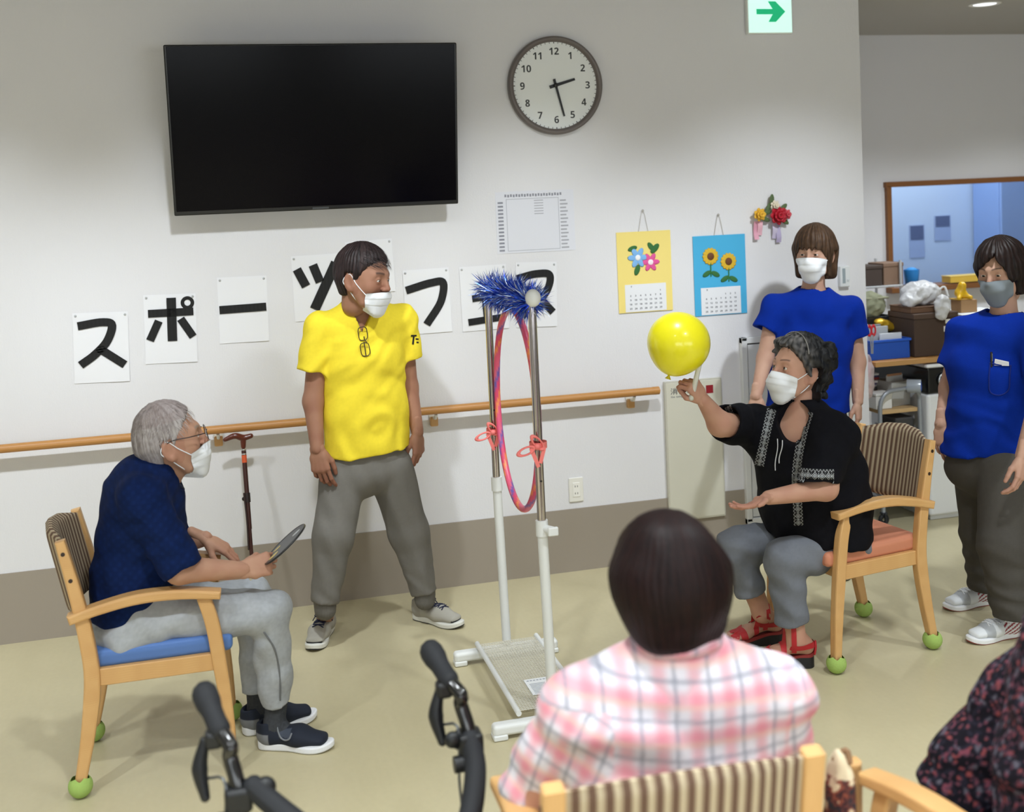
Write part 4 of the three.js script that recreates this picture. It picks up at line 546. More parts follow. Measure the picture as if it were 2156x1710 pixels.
// ---------------------------------------------------------------- rollator in the foreground
{
  const gL = A(462, 1535, 2.86), gR = A(945, 1432, 2.78), t = thing('rollator', 'black rollator walker with foam handles in the foreground', 'walker', [(gL.x + gR.x) / 2, 0, 2.85]); const black = phys(0x0b0b0d, 0.22, { clearcoat: 0.6, clearcoatRoughness: 0.12 }), foam = mat(0x16181d, 0.75), plast = mat(0x0e1014, 0.45), steel = mat(0x6f7378, 0.3, { metalness: 0.8 });
  const o = t.position;
  const dir = V(-0.5, 0.0, -0.62).normalize();
  for (const [g, end, name] of [[gL, A(431, 1462, 2.79), 0], [gR, A(908, 1372, 2.70), 1]]) {
    const e = end.clone().sub(o), s = g.clone().sub(o), ax = s.clone().sub(e).normalize();
    const bend = s.clone().addScaledVector(ax, 0.03).add(V(0.012, -0.012, 0.01)), low = V(s.x + 0.03, s.y - 0.1, s.z + 0.05), foot = V(s.x + 0.04, 0.1, s.z + 0.1);
    part('grip', [taper([e, e.clone().lerp(s, 0.15), e.clone().lerp(s, 0.4), e.clone().lerp(s, 0.75), s], [0.0265, 0.026, 0.0215, 0.021, 0.0225], 24, 16)], foam, t);
    const tb = part('handle_tube', tube([s.clone().lerp(e, 0.2), s, bend, low.clone().add(V(-0.012, 0.06, -0.02)), low, low.clone().lerp(foot, 0.3)], 0.016, 50, 14), black, t);
    part('clamp_block', [rbox(0.054, 0.05, 0.056, 0.01, low.x, low.y - 0.02, low.z), rod([low.x - 0.02, low.y - 0.02, low.z], [low.x + (name ? -0.035 : 0.05), low.y - 0.01, low.z + 0.01], 0.015, 0.013)], plast, tb);
    const mx = name ? -1 : 1; part('knob', sphere(name ? 0.018 : 0.022, low.x + 0.052 * mx * (name ? 0.75 : 1), low.y - 0.004, low.z + 0.012, 1, 1, 0.8), plast, tb); part('knob', [rod([low.x - 0.02, low.y - 0.055, low.z + 0.02], [low.x - 0.04, low.y - 0.055, low.z + 0.02], 0.018, 0.018)], plast, tb);
    const side = name ? V(-0.022, -0.02, 0.0) : V(-0.03, -0.02, 0.0);
    part('brake_lever', [taper([s.clone().add(side), s.clone().add(side).add(V(-0.012, -0.05, 0.01)), s.clone().add(side).add(V(-0.004, -0.1, 0.03))], [0.010, 0.017, 0.01], 16, 10), rbox(0.036, 0.036, 0.036, 0.01, s.x - 0.012, s.y - 0.018, s.z)], plast, t);
    part('brake_cable', tube([s.clone().add(side).add(V(0.004, -0.07, 0.015)), V(low.x - 0.026, low.y + 0.02, low.z), V(low.x - 0.03, low.y - 0.1, low.z + 0.02), V(low.x - 0.015, low.y - 0.3, low.z + 0.05)], 0.003, 24, 6), steel, t);
    part('side_tube', [rod(low.clone().lerp(foot, 0.25), foot, 0.0145), rod(V(low.x + 0.045, 0.1, low.z + 0.14), V(low.x - 0.25, 0.1, low.z - 0.3), 0.0125), rod(low.clone().lerp(foot, 0.5), V(low.x - 0.24, 0.12, low.z - 0.29), 0.0125)], black, t);
    for (const w of [V(low.x + 0.045, 0, low.z + 0.14), V(low.x - 0.25, 0, low.z - 0.3)]) { const wh = part('wheel', new THREE.TorusGeometry(0.075, 0.02, 12, 36).rotateY(-0.85 + Math.PI / 2 - 0.06).translate(w.x, 0.095, w.z), mat(0x22242a, 0.7), t); part('wheel_hub', sphere(0.03, w.x, 0.095, w.z), mat(0x55595f, 0.5), wh); }
    (t.userData.lows ||= []).push(low);
  }
  const [l, r] = t.userData.lows; delete t.userData.lows;
  part('seat_bar', rod(V(l.x, 0.5, l.z + 0.05), V(r.x, 0.5, r.z + 0.05), 0.012), black, t);
  part('backrest', taper([V(l.x + 0.03, l.y - 0.0, l.z + 0.01), V(l.x + 0.06, l.y - 0.025, l.z + 0.03), V(l.x + 0.13, l.y - 0.07, l.z + 0.09), V((l.x + r.x) / 2, l.y - 0.12, (l.z + r.z) / 2 + 0.24), V(r.x - 0.06, r.y - 0.15, r.z + 0.15), V(r.x + 0.0, r.y - 0.06, r.z + 0.05), V(r.x, r.y - 0.01, r.z + 0.01)], [0.022, 0.024, 0.024, 0.024, 0.024, 0.024, 0.022], 60, 14), foam, t);
}

// ---------------------------------------------------------------- people
const UP = V(0, 1, 0);
function headMatrix(c, fwd, up = UP, s = 1) { const z = P3(fwd).clone().normalize(), y = P3(up).clone(); y.addScaledVector(z, -y.dot(z)).normalize(); const x = y.clone().cross(z); const m = new THREE.Matrix4().makeBasis(x, y, z); m.scale(V(s, s, s)); m.setPosition(c); return m; }
function apply(g, m) { g.applyMatrix4(m); return g; }
const SK = { base: lin('#c79a80'), red: lin('#bd7f6a'), lip: lin('#a5605a') };
function headField(o = {}) {
  const w = o.w || 1, f = new Field();
  f.ell([0, 0.028, -0.01 + (0.094 - (o.deep ?? 0.094))], [0.076 * w, 0.09, o.deep ?? 0.094], 0.02);
  f.ec([0, 0.0, 0.03], [0, -0.078, 0.042], [1, 0, 0], [0.066 * w, 0.056], [0.044 * w, 0.036], 0.03);
  f.ball([0, -0.098, 0.06], 0.02, 0.03);
  for (const s of [-1, 1]) {
    f.ball([s * 0.043 * w, -0.028, 0.052], 0.024, 0.03);
    f.cone([s * 0.012, 0.021, 0.083], [s * 0.04, 0.019, 0.07], 0.0105, 0.009, 0.02);
    f.cone([s * 0.06 * w, -0.03, 0.0], [s * 0.048 * w, -0.082, 0.03], 0.02, 0.016, 0.03);
  }
  f.cone([0, 0.014, 0.085], [0, -0.03, 0.104], 0.008, 0.0105, 0.014); for (const s of [-1, 1]) f.ball([s * 0.0115, -0.034, 0.094], 0.0075, 0.008);
  for (const s of [-1, 1]) { f.ball([s * 0.032, 0.001, 0.1], 0.0175, 0.016, 1); f.ball([s * 0.031, 0.0, 0.0735], 0.0155, 0.006); f.ell([s * 0.031, -0.0012, 0.089], [0.0145, o.eye || 0.0046, 0.012], 0.002, 1); f.ball([s * 0.006, -0.043, 0.101], 0.0035, 0.003, 1); }
  f.cone([-0.016, -0.064, 0.081], [0.016, -0.064, 0.081], 0.007, 0.007, 0.01); f.cone([-0.012, -0.074, 0.08], [0.012, -0.074, 0.08], 0.0075, 0.0075, 0.01); f.ell([0, -0.0692, 0.092], [0.026, 0.0016, 0.012], 0.003, 1);
  for (const s of [-1, 1]) { const e = V(s * 0.079 * w, -0.012, -0.012); f.ell(e, [0.0085, 0.032, 0.0195], 0.01, 0, V(0, 1, -0.18), V(1, 0, s * 0.35)); f.ell(e.clone().add(V(s * 0.0085, 0.003, 0.003)), [0.0055, 0.02, 0.0105], 0.005, 1, V(0, 1, -0.18), V(1, 0, s * 0.35)); f.ball(e.clone().add(V(-s * 0.001, -0.026, 0.006)), 0.0085, 0.008); }
  f.cone([0, -0.03, -0.03], [0, -0.1, -0.036], 0.052 * w, 0.046 * w, 0.03);
  return f;
}
function skinTone(o, x, y, z) {      // head, own axes
  let c = mixc(o.skin, o.skinRed, 0.5 * Math.exp(-((Math.abs(x) - 0.04) ** 2 + (y + 0.03) ** 2 + (z - 0.07) ** 2) / 0.0012) + 0.5 * Math.exp(-(x * x + (y + 0.03) ** 2) / 0.0004) * (z > 0.08 ? 1 : 0) + (Math.abs(x) > 0.074 ? 0.45 : 0));
  c = mixc(c, mixc(o.skin, [0.25, 0.12, 0.08], 0.5), clamp(NZ(x * 60, y * 60, z * 60) * 0.35 * (o.spots || 0.4), 0, 0.4));
  const ax = Math.abs(x), by = (o.browY || 0.0225) + 0.006 * Math.sin(clamp((ax - 0.012) / 0.04, 0, 1) * 2.4) - (ax - 0.012) * 0.05;
  if (z > 0.05 && ax > 0.011 && ax < 0.05) { const t = Math.exp(-(((y - by) / (o.browT || 0.0042)) ** 2)); c = mixc(c, o.brow, 0.85 * t * sstep(0.011, 0.016, ax) * (1 - sstep(0.044, 0.05, ax))); }
  if (z > 0.07 && ax < 0.024 && y > -0.08 && y < -0.058) c = mixc(c, SK.lip, 0.6);
  return c;
}
function eyeGeo(s, gaze) {          // eyeball with iris and pupil by vertex colour
  const g = new THREE.SphereGeometry(0.0138, 28, 20), p = g.attributes.position, c = new Float32Array(p.count * 3), d = P3(gaze).clone().normalize();
  for (let i = 0; i < p.count; i++) { const a = V(p.getX(i), p.getY(i), p.getZ(i)).normalize().dot(d); c.set(a > 0.965 ? [0.005, 0.004, 0.004] : a > 0.87 ? [0.02, 0.011, 0.007] : [0.62, 0.56, 0.52], i * 3); }
  g.setAttribute('color', new THREE.BufferAttribute(c, 3)); g.translate(s * 0.031, -0.001, 0.0735); return g;
}
function maskGeo(f, o = {}) {       // pleated mask over the nose and chin: a sheet that follows the face, with thickness
  const tent = new Field(); tent.join(f, 0.001); { const nz = o.nose ?? 0.104; tent.ec([0, Math.min(-0.02, (o.top ?? -0.012) - 0.006), nz - 0.03], [0, -0.06, nz - 0.022], [1, 0, 0], [0.026, 0.02], [0.04, 0.02], 0.03).ec([0, -0.06, nz - 0.022], [0, o.low ?? -0.098, 0.062], [1, 0, 0], [0.04, 0.02], [0.034, 0.02], 0.03); }
  const top = o.top ?? -0.012, low = o.low ?? -0.112, nu = 40, nv = 30, P = [], N = [], mid = o.rows ?? 0;
  for (let L = 0; L < 2; L++) for (let j = 0; j <= nv; j++) for (let i = 0; i <= nu; i++) {
    const u = i / nu * 2 - 1, v = j / nv, ww = (o.wide ?? 1.02) - 0.1 * Math.abs(v - 0.35), th = u * ww, y = top + (low - top) * v + (o.droop ?? 0.012) * u * u * (0.5 - v) * -1 - 0.008 * u * u * (1 - v) * (o.arch ?? 1);
    const d = V(Math.sin(th), v > 0.75 ? -(v - 0.75) * 1.3 : 0, Math.cos(th)).normalize(), from = V(0, y + (v > 0.75 ? 0 : 0), 0.0); let lo = 0, hi = 0.2; for (let k = 0; k < 22; k++) { const m = (lo + hi) / 2; tent.at(from.x + d.x * m, from.y + d.y * m, from.z + d.z * m) < 0 ? lo = m : hi = m; }
    const pleat = o.pleats === 0 ? 0 : 0.0016 * ((v * (o.pleats || 4) * 1.0) % 1) * (v > 0.1 && v < 0.92 ? 1 : 0.3), r = lo + 0.003 + pleat - L * 0.0014; P.push(from.x + d.x * r, from.y + d.y * r, from.z + d.z * r);
  }
  const idx = [], row = nu + 1, layer = row * (nv + 1); for (let L = 0; L < 2; L++) for (let j = 0; j < nv; j++) for (let i = 0; i < nu; i++) { const a = L * layer + j * row + i, b = a + row; L ? idx.push(a, a + 1, b, b, a + 1, b + 1) : idx.push(a, b, a + 1, b, b + 1, a + 1); }
  const edge = (a, b) => idx.push(a, b, a + layer, b, b + layer, a + layer); for (let i = 0; i < nu; i++) { edge(i + 1, i); edge(nv * row + i, nv * row + i + 1); } for (let j = 0; j < nv; j++) { edge(j * row, (j + 1) * row); edge((j + 1) * row + nu, j * row + nu); }
  const g = new THREE.BufferGeometry(); g.setAttribute('position', new THREE.BufferAttribute(new Float32Array(P), 3)); g.setIndex(idx); g.computeVertexNormals();
  const q = (i) => V(P[i * 3], P[i * 3 + 1], P[i * 3 + 2]); return { geo: g, corners: [[q(2 * row), q((nv - 5) * row)], [q(2 * row + nu), q((nv - 5) * row + nu)]] };
}
function hairGeo(o) {                // cap of hair: over the skull by thick, above the hairline, with combed ridges and streaks
  const f = new Field(), t = o.thick, w = o.w || 1;
  f.ell([0, 0.03 + (o.lift || 0), -0.012 + (0.095 - (o.deep ?? 0.095))], [0.077 * w + t, 0.089 + t, (o.deep ?? 0.095) + t], 0.02);
  if (o.nape !== 0) f.ec([0, 0.0, -0.05], [0, o.nape ?? -0.075, -0.05], [1, 0, 0], [0.07 * w + t * 0.6, 0.05 + t * 0.6], [(o.napeW ?? 0.055) * w + t * 0.4, 0.03 + t * 0.6], 0.03);
  if (o.extra) o.extra(f);
  if (o.face) f.fn(o.face, o.soft ?? 0.008, 2);
  if (o.after) o.after(f);
  f.noise = (x, y, z) => { const a = Math.atan2(x, z + 0.02), r = o.ridge ?? 40; return (o.amp ?? 0.0012) * Math.sin(a * r + 3 * NZ(x * 30, y * 18, z * 30) * (o.wild ?? 1)) + (o.lump ?? 0.002) * NZ(x * (o.lf ?? 45), y * (o.lf ?? 45) * 0.6, z * (o.lf ?? 45)); };
  return surface(f, o.h || 0.003, (x, y, z) => { const a = Math.atan2(x, z + 0.02), n = NZ(a * 14, y * 6, 1.7) * 0.5 + NZ(a * 45, y * 12, 4.2) * 0.35 + NZ(x * 90, y * 60, z * 90) * 0.3; let c = mixc(o.dark, o.light, clamp(0.5 + n, 0, 1)); if (o.tint) c = o.tint(c, x, y, z); return c; }, 0.03);
}
function hairStrands(field, n, L, w, col, where, flow) {   // thin tapered locks that lift off the cap
  const pos = [], cs = []; let made = 0, tries = 0;
  while (made < n && tries++ < n * 20) {
    const d = V(rr(-1, 1), rr(-1, 1), rr(-1, 1)); if (d.length() > 1 || d.length() < 0.1) continue; d.normalize(); const s = field.hit(V(0, 0.02, -0.01).addScaledVector(d, 0.3), d.clone().negate(), 0.4); if (!s || !where(s)) continue; made++;
    const nrm = field.normal(s), f = flow(s, nrm).addScaledVector(V(rr(-1, 1), rr(-1, 1), rr(-1, 1)), 0.25); f.addScaledVector(nrm, -f.dot(nrm) * 0.9).normalize(); const side = nrm.clone().cross(f).multiplyScalar(w), l = L * rr(0.6, 1.2);
    const a = s.clone().addScaledVector(nrm, -0.001), b = a.clone().addScaledVector(f, l * 0.5).addScaledVector(nrm, 0.003), e = a.clone().addScaledVector(f, l).addScaledVector(nrm, rr(-0.003, 0.003)), c = col(s);
    const tri = (...q) => q.forEach((v) => { pos.push(v.x, v.y, v.z); cs.push(...c); }); tri(a.clone().sub(side), a.clone().add(side), b.clone().add(side)); tri(a.clone().sub(side), b.clone().add(side), b.clone().sub(side)); tri(b.clone().sub(side), b.clone().add(side), e);
  }
  const g = new THREE.BufferGeometry(); g.setAttribute('position', new THREE.BufferAttribute(new Float32Array(pos), 3)); g.setAttribute('color', new THREE.BufferAttribute(new Float32Array(cs), 3)); g.computeVertexNormals(); return g;
}
// a hand: wrist at 0, fingers along +y, back of the hand +z, thumb on the side sgn
function handGeo(o) {
  const s = o.left ? 1 : -1, f = new Field(), c = o.curl || [0.3, 0.35, 0.4, 0.45], sp = o.spread ?? 0.06;
  f.ec([0, -0.055, 0], [0, 0.0, 0], [1, 0, 0], [0.02, 0.016], [0.0275, 0.0185], 0.012).ec([0, 0.0, 0], [0, 0.08, 0], [1, 0, 0], [0.027, 0.0165], [0.0385, 0.0125], 0.012).ball([s * 0.02, 0.032, -0.008], 0.0165, 0.014).ball([-s * 0.024, 0.035, -0.006], 0.014, 0.014);
  const base = [[0.0285, 0.086], [0.0095, 0.091], [-0.0095, 0.087], [-0.0275, 0.077]], len = [[0.042, 0.025, 0.019], [0.046, 0.028, 0.02], [0.042, 0.026, 0.019], [0.032, 0.019, 0.017]], rad = [0.0088, 0.009, 0.0085, 0.0075];
  for (let i = 0; i < 4; i++) {
    let p = V(s * base[i][0], base[i][1] - 0.004, 0), ang = 0; const out = s * sp * (1.5 - i) * 1.0;
    f.cone([s * base[i][0] * 0.7, 0.03, 0.002], p, 0.01, rad[i] * 1.08, 0.008);
    for (let j = 0; j < 3; j++) { ang += (Array.isArray(c[i]) ? c[i][j] : c[i] * [0.8, 1.15, 0.75][j]); const d = V(Math.sin(out) * Math.cos(ang), Math.cos(out) * Math.cos(ang), -Math.sin(ang)), q = p.clone().addScaledVector(d, len[i][j]); f.cone(p, q, rad[i] * (1 - j * 0.09), rad[i] * (0.93 - j * 0.09), 0.0025); p = q; }
  }
  const t = o.thumb || [0.8, 0.75, -0.35], d0 = V(s * t[0], t[1], t[2]).normalize(); let p = V(s * 0.022, 0.022, -0.006), q = p.clone().addScaledVector(d0, 0.042); f.cone(p, q, 0.0125, 0.0108, 0.01); const t2 = o.thumb2 || [0.35, 0.9, -0.35], d1 = V(s * t2[0], t2[1], t2[2]).normalize(); p = q; q = p.clone().addScaledVector(d1, 0.03); f.cone(p, q, 0.0106, 0.0095, 0.004); p = q; q = p.clone().addScaledVector(d1.clone().add(V(-s * 0.15, 0, -0.1)).normalize(), 0.022); f.cone(p, q, 0.0095, 0.008, 0.003);
  const k = o.skin, kr = o.skinRed; const g = surface(f, 0.003, (x, y, z) => mixc(mixc(k, kr, clamp((y - 0.03) / 0.14, 0, 0.55) + 0.25 * Math.max(0, NZ(x * 70, y * 70, z * 70))), kr, z < -0.004 ? 0.25 : 0), 0.012);
  g.scale(o.s || 1, o.s || 1, o.s || 1); const m = new THREE.Matrix4(), Y = P3(o.dir).clone().normalize(), Z = P3(o.back).clone(); Z.addScaledVector(Y, -Z.dot(Y)).normalize(); m.makeBasis(Y.clone().cross(Z), Y, Z); m.setPosition(P3(o.at)); return apply(g, m);
}
const stitchN = (x, y, z, a, f1, f2) => a * NZ(x * f1, y * f2, z * f1);
function torsoField(S, grow = 0, k = 0.03) { const f = new Field(); for (let i = 0; i + 1 < S.length; i++) f.ec(S[i].c, S[i + 1].c, S[i].side, [S[i].w + grow, S[i].d + grow], [S[i + 1].w + grow, S[i + 1].d + grow], k); return f; }
// shoe: sole and upper along the foot from heel to toe
function makeShoe(parent, heel, toe, o) {
  heel = P3(heel); toe = P3(toe); const L = o.L || 0.27, dir = toe.clone().sub(heel).setY(0).normalize(), k = L / 0.27, m = new THREE.Matrix4().makeBasis(dir, UP, dir.clone().cross(UP)); m.setPosition(heel.clone().setY(0));
  const base = parent.position, put = (g) => { g.scale(k, k, k); apply(g, m); g.translate(-base.x, -base.y, -base.z); return g; }, outline = (g) => { const c = new THREE.CatmullRomCurve3([[0.004, 0], [0.015, 0.028], [0.06, 0.034], [0.12, 0.034], [0.19, 0.048], [0.245, 0.036], [0.27, 0.006], [0.262, -0.022], [0.22, -0.042], [0.17, -0.042], [0.11, -0.03], [0.05, -0.031], [0.013, -0.025]].map((p) => V(p[0], p[1] * g, 0)), true, 'centripetal'); return c.getPoints(60).map((p) => [p.x, p.y]); };
  const up = new Field(); up.ec([0.045, 0.045, 0], [0.045, 0.075, 0], [0, 0, 1], [0.034, 0.04], [0.03, 0.035], 0.02).ec([0.05, 0.045, 0], [0.15, 0.045, 0.002], [0, 0, 1], [0.034, 0.034], [0.041, 0.032], 0.03).ec([0.15, 0.042, 0.002], [0.23, 0.036, 0.001], [0, 0, 1], [0.043, 0.03], [0.037, 0.018], 0.03);
  if (o.high !== 0) up.ec([0.052, 0.06, 0], [0.05, 0.09, 0], [1, 0, 0], [0.048, 0.034], [0.046, 0.034], 0.02);
  up.plane([0, 0.02, 0], [0, -1, 0], 0.004).plane([0.05, 0.098, 0], [-0.25, 1, 0], 0.004); up.ec([0.056, 0.075, 0], [0.05, 0.14, 0], [1, 0, 0], [0.04, 0.028], [0.046, 0.032], 0.006, 1);
  const col = o.color; const shoe = part('shoe', put(surface(up, 0.0035, (x, y, z) => col(x, y, z), 0.02)), vc(0.8), parent, o.label);
  const sole = extrude(shape(outline(1)), 0.034, 0.009, 3); sole.rotateX(Math.PI / 2); { const p = sole.attributes.position; for (let i = 0; i < p.count; i++) { const x = p.getX(i), y = p.getY(i) + 0.017; p.setY(i, y * (0.7 + 0.35 * Math.max(0, 1 - x / 0.16)) + (x > 0.2 ? (x - 0.2) ** 2 * 2.2 : 0) + 0.0005); } sole.computeVertexNormals(); }
  part('sole', put(sole), mat(o.sole, 0.6), shoe); if (o.outsole) { const s2 = extrude(shape(outline(0.96)), 0.008, 0.002, 1); s2.rotateX(Math.PI / 2); { const p = s2.attributes.position; for (let i = 0; i < p.count; i++) { const x = p.getX(i); p.setY(i, p.getY(i) + 0.0042 + (x > 0.2 ? (x - 0.2) ** 2 * 2.2 : 0)); } } part('outsole', put(s2), mat(o.outsole, 0.6), shoe); }
  if (o.lace) { const z = []; for (let i = 0; i < 5; i++) { const x = 0.085 + i * 0.02, f = (zz, xx) => { const h = up.hit(V(xx, 0.2, zz), V(0, -1, 0), 0.3); return h ? h.add(V(0, 0.002, 0)) : V(xx, 0.06, zz); }; z.push(tube([f(-0.022, x), f(0, x + 0.006), f(0.022, x + 0.012)], 0.0026, 14, 6), tube([f(0.022, x), f(0, x + 0.006), f(-0.022, x + 0.012)], 0.0026, 14, 6)); } for (const q of [-1, 1]) z.push(tube([[0.083, 0.083, 0], [0.09, 0.1, q * 0.022], [0.1, 0.088, q * 0.034], [0.086, 0.084, q * 0.004]], 0.0022, 18, 6), tube([[0.083, 0.083, 0], [0.09, 0.086, q * 0.03], [0.1, 0.07, q * 0.042]], 0.0022, 12, 6)); part('laces', put(merge(z)), mat(o.lace, 0.7), shoe); }
  if (o.extra) o.extra(shoe, put, up);
  return shoe;
}
// puts a person together: body field parts are in scene coordinates
function makePerson(label, base, o) {
  const g = thing('person', label, 'person', base), rel = (geo) => { geo.translate(-base[0], -base[1], -base[2]); return geo; }, M = o.head.m, hf = headField(o.head);
  if (o.neck) o.body.cone(o.neck[0], V(0, -0.055, -0.03).applyMatrix4(M), o.neck[1], 0.054, 0.03);
  const geos = []; if (o.body) geos.push(surface(o.body, o.bodyH || 0.009, (x, y, z) => mixc(o.skin, o.skinRed, clamp(0.15 + 0.5 * NZ(x * 22, y * 22, z * 22), 0, 0.6)), 0.03));
  geos.push(apply(surface(hf, 0.0027, (x, y, z) => skinTone(o, x, y, z), 0.012), M)); for (const h of o.hands || []) geos.push(handGeo({ skin: o.skin, skinRed: o.skinRed, ...h }));
  const body = part('body', rel(merge(geos)), vc(0.6, { specularIntensity: 0.6 }), g);
  if (o.eyes !== 0) for (const s of [-1, 1]) part('eye', rel(apply(eyeGeo(s, o.gaze || [0, 0, 1]), M)), vc(0.15), g);
  const hairs = []; if (o.hair) { hairs.push(apply(hairGeo(o.hair), M)); if (o.strands) hairs.push(apply(o.strands(), M)); part('hair', rel(merge(hairs)), vc(o.hairRough ?? 0.5, { side: THREE.DoubleSide, specularIntensity: o.hairShine ?? 0.45 }), g); }
  if (o.mask) { const mk = maskGeo(hf, o.mask), m = part('face_mask', rel(apply(mk.geo, M)), mat(o.mask.color || 0xe9ecf2, 0.75), g); for (const [i, s] of [[0, -1], [1, 1]]) { const w = (o.head.w || 1), e0 = V(s * 0.08 * w, 0.018, -0.012), e1 = V(s * 0.086 * w, -0.01, -0.034), e2 = V(s * 0.078 * w, -0.04, -0.012), [a, b] = mk.corners[i], bow = (p, q) => p.clone().lerp(q, 0.5).add(V(s * 0.006, 0, 0)); part('ear_loop', rel(apply(tube([a, bow(a, e0), e0, e1, e2, bow(b, e2), b], 0.0017, 40, 6), M)), mat(o.mask.color || 0xe9ecf2, 0.7), m); } }
  const clothe = (name, field, h, material, color, lab) => part(name, rel(surface(field, h, color, 0.025)), material, g, lab);
  return { g, rel, M, hf, clothe, body };
}
function eyeglasses(frameColor, M, rel, parent, o = {}) {     // worn on the face
  const fr = []; for (const s of [-1, 1]) { const c = []; for (let i = 0; i < 24; i++) { const a = i / 24 * 2 * Math.PI; c.push(V(s * 0.034 + 0.024 * Math.sign(Math.cos(a)) * Math.pow(Math.abs(Math.cos(a)), 0.6), -0.004 + 0.016 * Math.sign(Math.sin(a)) * Math.pow(Math.abs(Math.sin(a)), 0.6), 0.112 - 0.1 * Math.max(0, Math.abs(s * 0.034 + 0.024 * Math.cos(a)) - 0.02) ** 1.2)); } fr.push(tube(c, 0.0014, 60, 6, true)); }
  fr.push(tube([[-0.011, 0.0, 0.112], [0, 0.003, 0.115], [0.011, 0.0, 0.112]], 0.0013, 10, 6)); const g = part('eyeglasses', rel(apply(merge(fr), M)), mat(frameColor, 0.35, { metalness: 0.5 }), parent);
  for (const s of [-1, 1]) { part('temple_arm', rel(apply(tube([[s * 0.058, 0.004, 0.104], [s * 0.078, 0.01, 0.06], [s * 0.083, 0.014, -0.005], [s * 0.081, -0.01, -0.03]], 0.0016, 24, 6), M)), mat(frameColor, 0.35, { metalness: 0.5 }), g); const L = new THREE.CircleGeometry(0.021, 24); L.scale(1.1, 0.75, 1); L.translate(s * 0.034, -0.004, 0.11); part('lens', rel(apply(L, M)), phys(0xffffff, 0.05, { transmission: 1, thickness: 0, ior: 1.3 }), g); }
}
const skinSet = (hex, red, brow, o = {}) => ({ skin: lin(hex), skinRed: lin(red), brow: lin(brow), ...o });
function limb(f, a, b, c, r, k = 0.02) { f.cone(a, b, r[0], r[1], k).cone(b, c, r[2] ?? r[1], r[3], k); return f; }
function sleeve(a, b, r0, r1, o = {}) {      // open sleeve from a to b: cone, cut at b, hollow at the opening
  const s = new Field(), d = P3(b).clone().sub(P3(a)).normalize(), e = P3(b).clone().addScaledVector(d, 0.05);
  if (o.side) s.ec(a, e, o.side, [r0, r0], [r1[0], r1[1]], 0.02); else s.cone(a, e, r0, r1, 0.02);
  s.plane(b, o.cut || d, 0.004); const i0 = P3(b).clone().addScaledVector(d, -0.03), i1 = P3(b).clone().addScaledVector(d, 0.04);
  if (o.side) s.ec(i0, i1, o.side, [r1[0] - 0.02, r1[1] - 0.02], [r1[0] - 0.011, r1[1] - 0.011], 0.004, 1); else s.cone(i0, i1, r1 - 0.02, r1 - 0.011, 0.004, 1);
  return s;
}
function trouserLeg(h, k, a, r, hemDir) { const f = new Field(), d = hemDir ? P3(hemDir) : P3(a).clone().sub(P3(k)).normalize(), e = P3(a).clone().addScaledVector(d, 0.05); f.cone(h, k, r[0], r[1], 0.03).cone(k, e, r[1], r[2], 0.03).plane(a, d, 0.004); f.cone(P3(a).clone().addScaledVector(d, -0.02), P3(a).clone().addScaledVector(d, 0.06), r[2] - 0.018, r[2] - 0.01, 0.004, 1); return f; }
const folds = (amp, dirs) => (x, y, z) => { let d = 0; for (const [nx, ny, nz, fr, ph, w] of dirs) d += amp * (w || 1) * Math.sin((x * nx + y * ny + z * nz) * fr + ph + 2.2 * NZ(x * 9, y * 9, z * 9)); return d + amp * 0.9 * NZ(x * 16, y * 11, z * 16); };
const cottonM = (rough = 0.9) => vc(rough, { bumpMap: weave, bumpScale: 0.0003, specularIntensity: 0.3 });
const speck = (c, a = 0.08, f = 120) => (x, y, z) => { const n = 1 + a * NZ(x * f, y * f, z * f) + a * 0.8 * NZ(x * 14, y * 14, z * 14); return [c[0] * n, c[1] * n, c[2] * n]; };

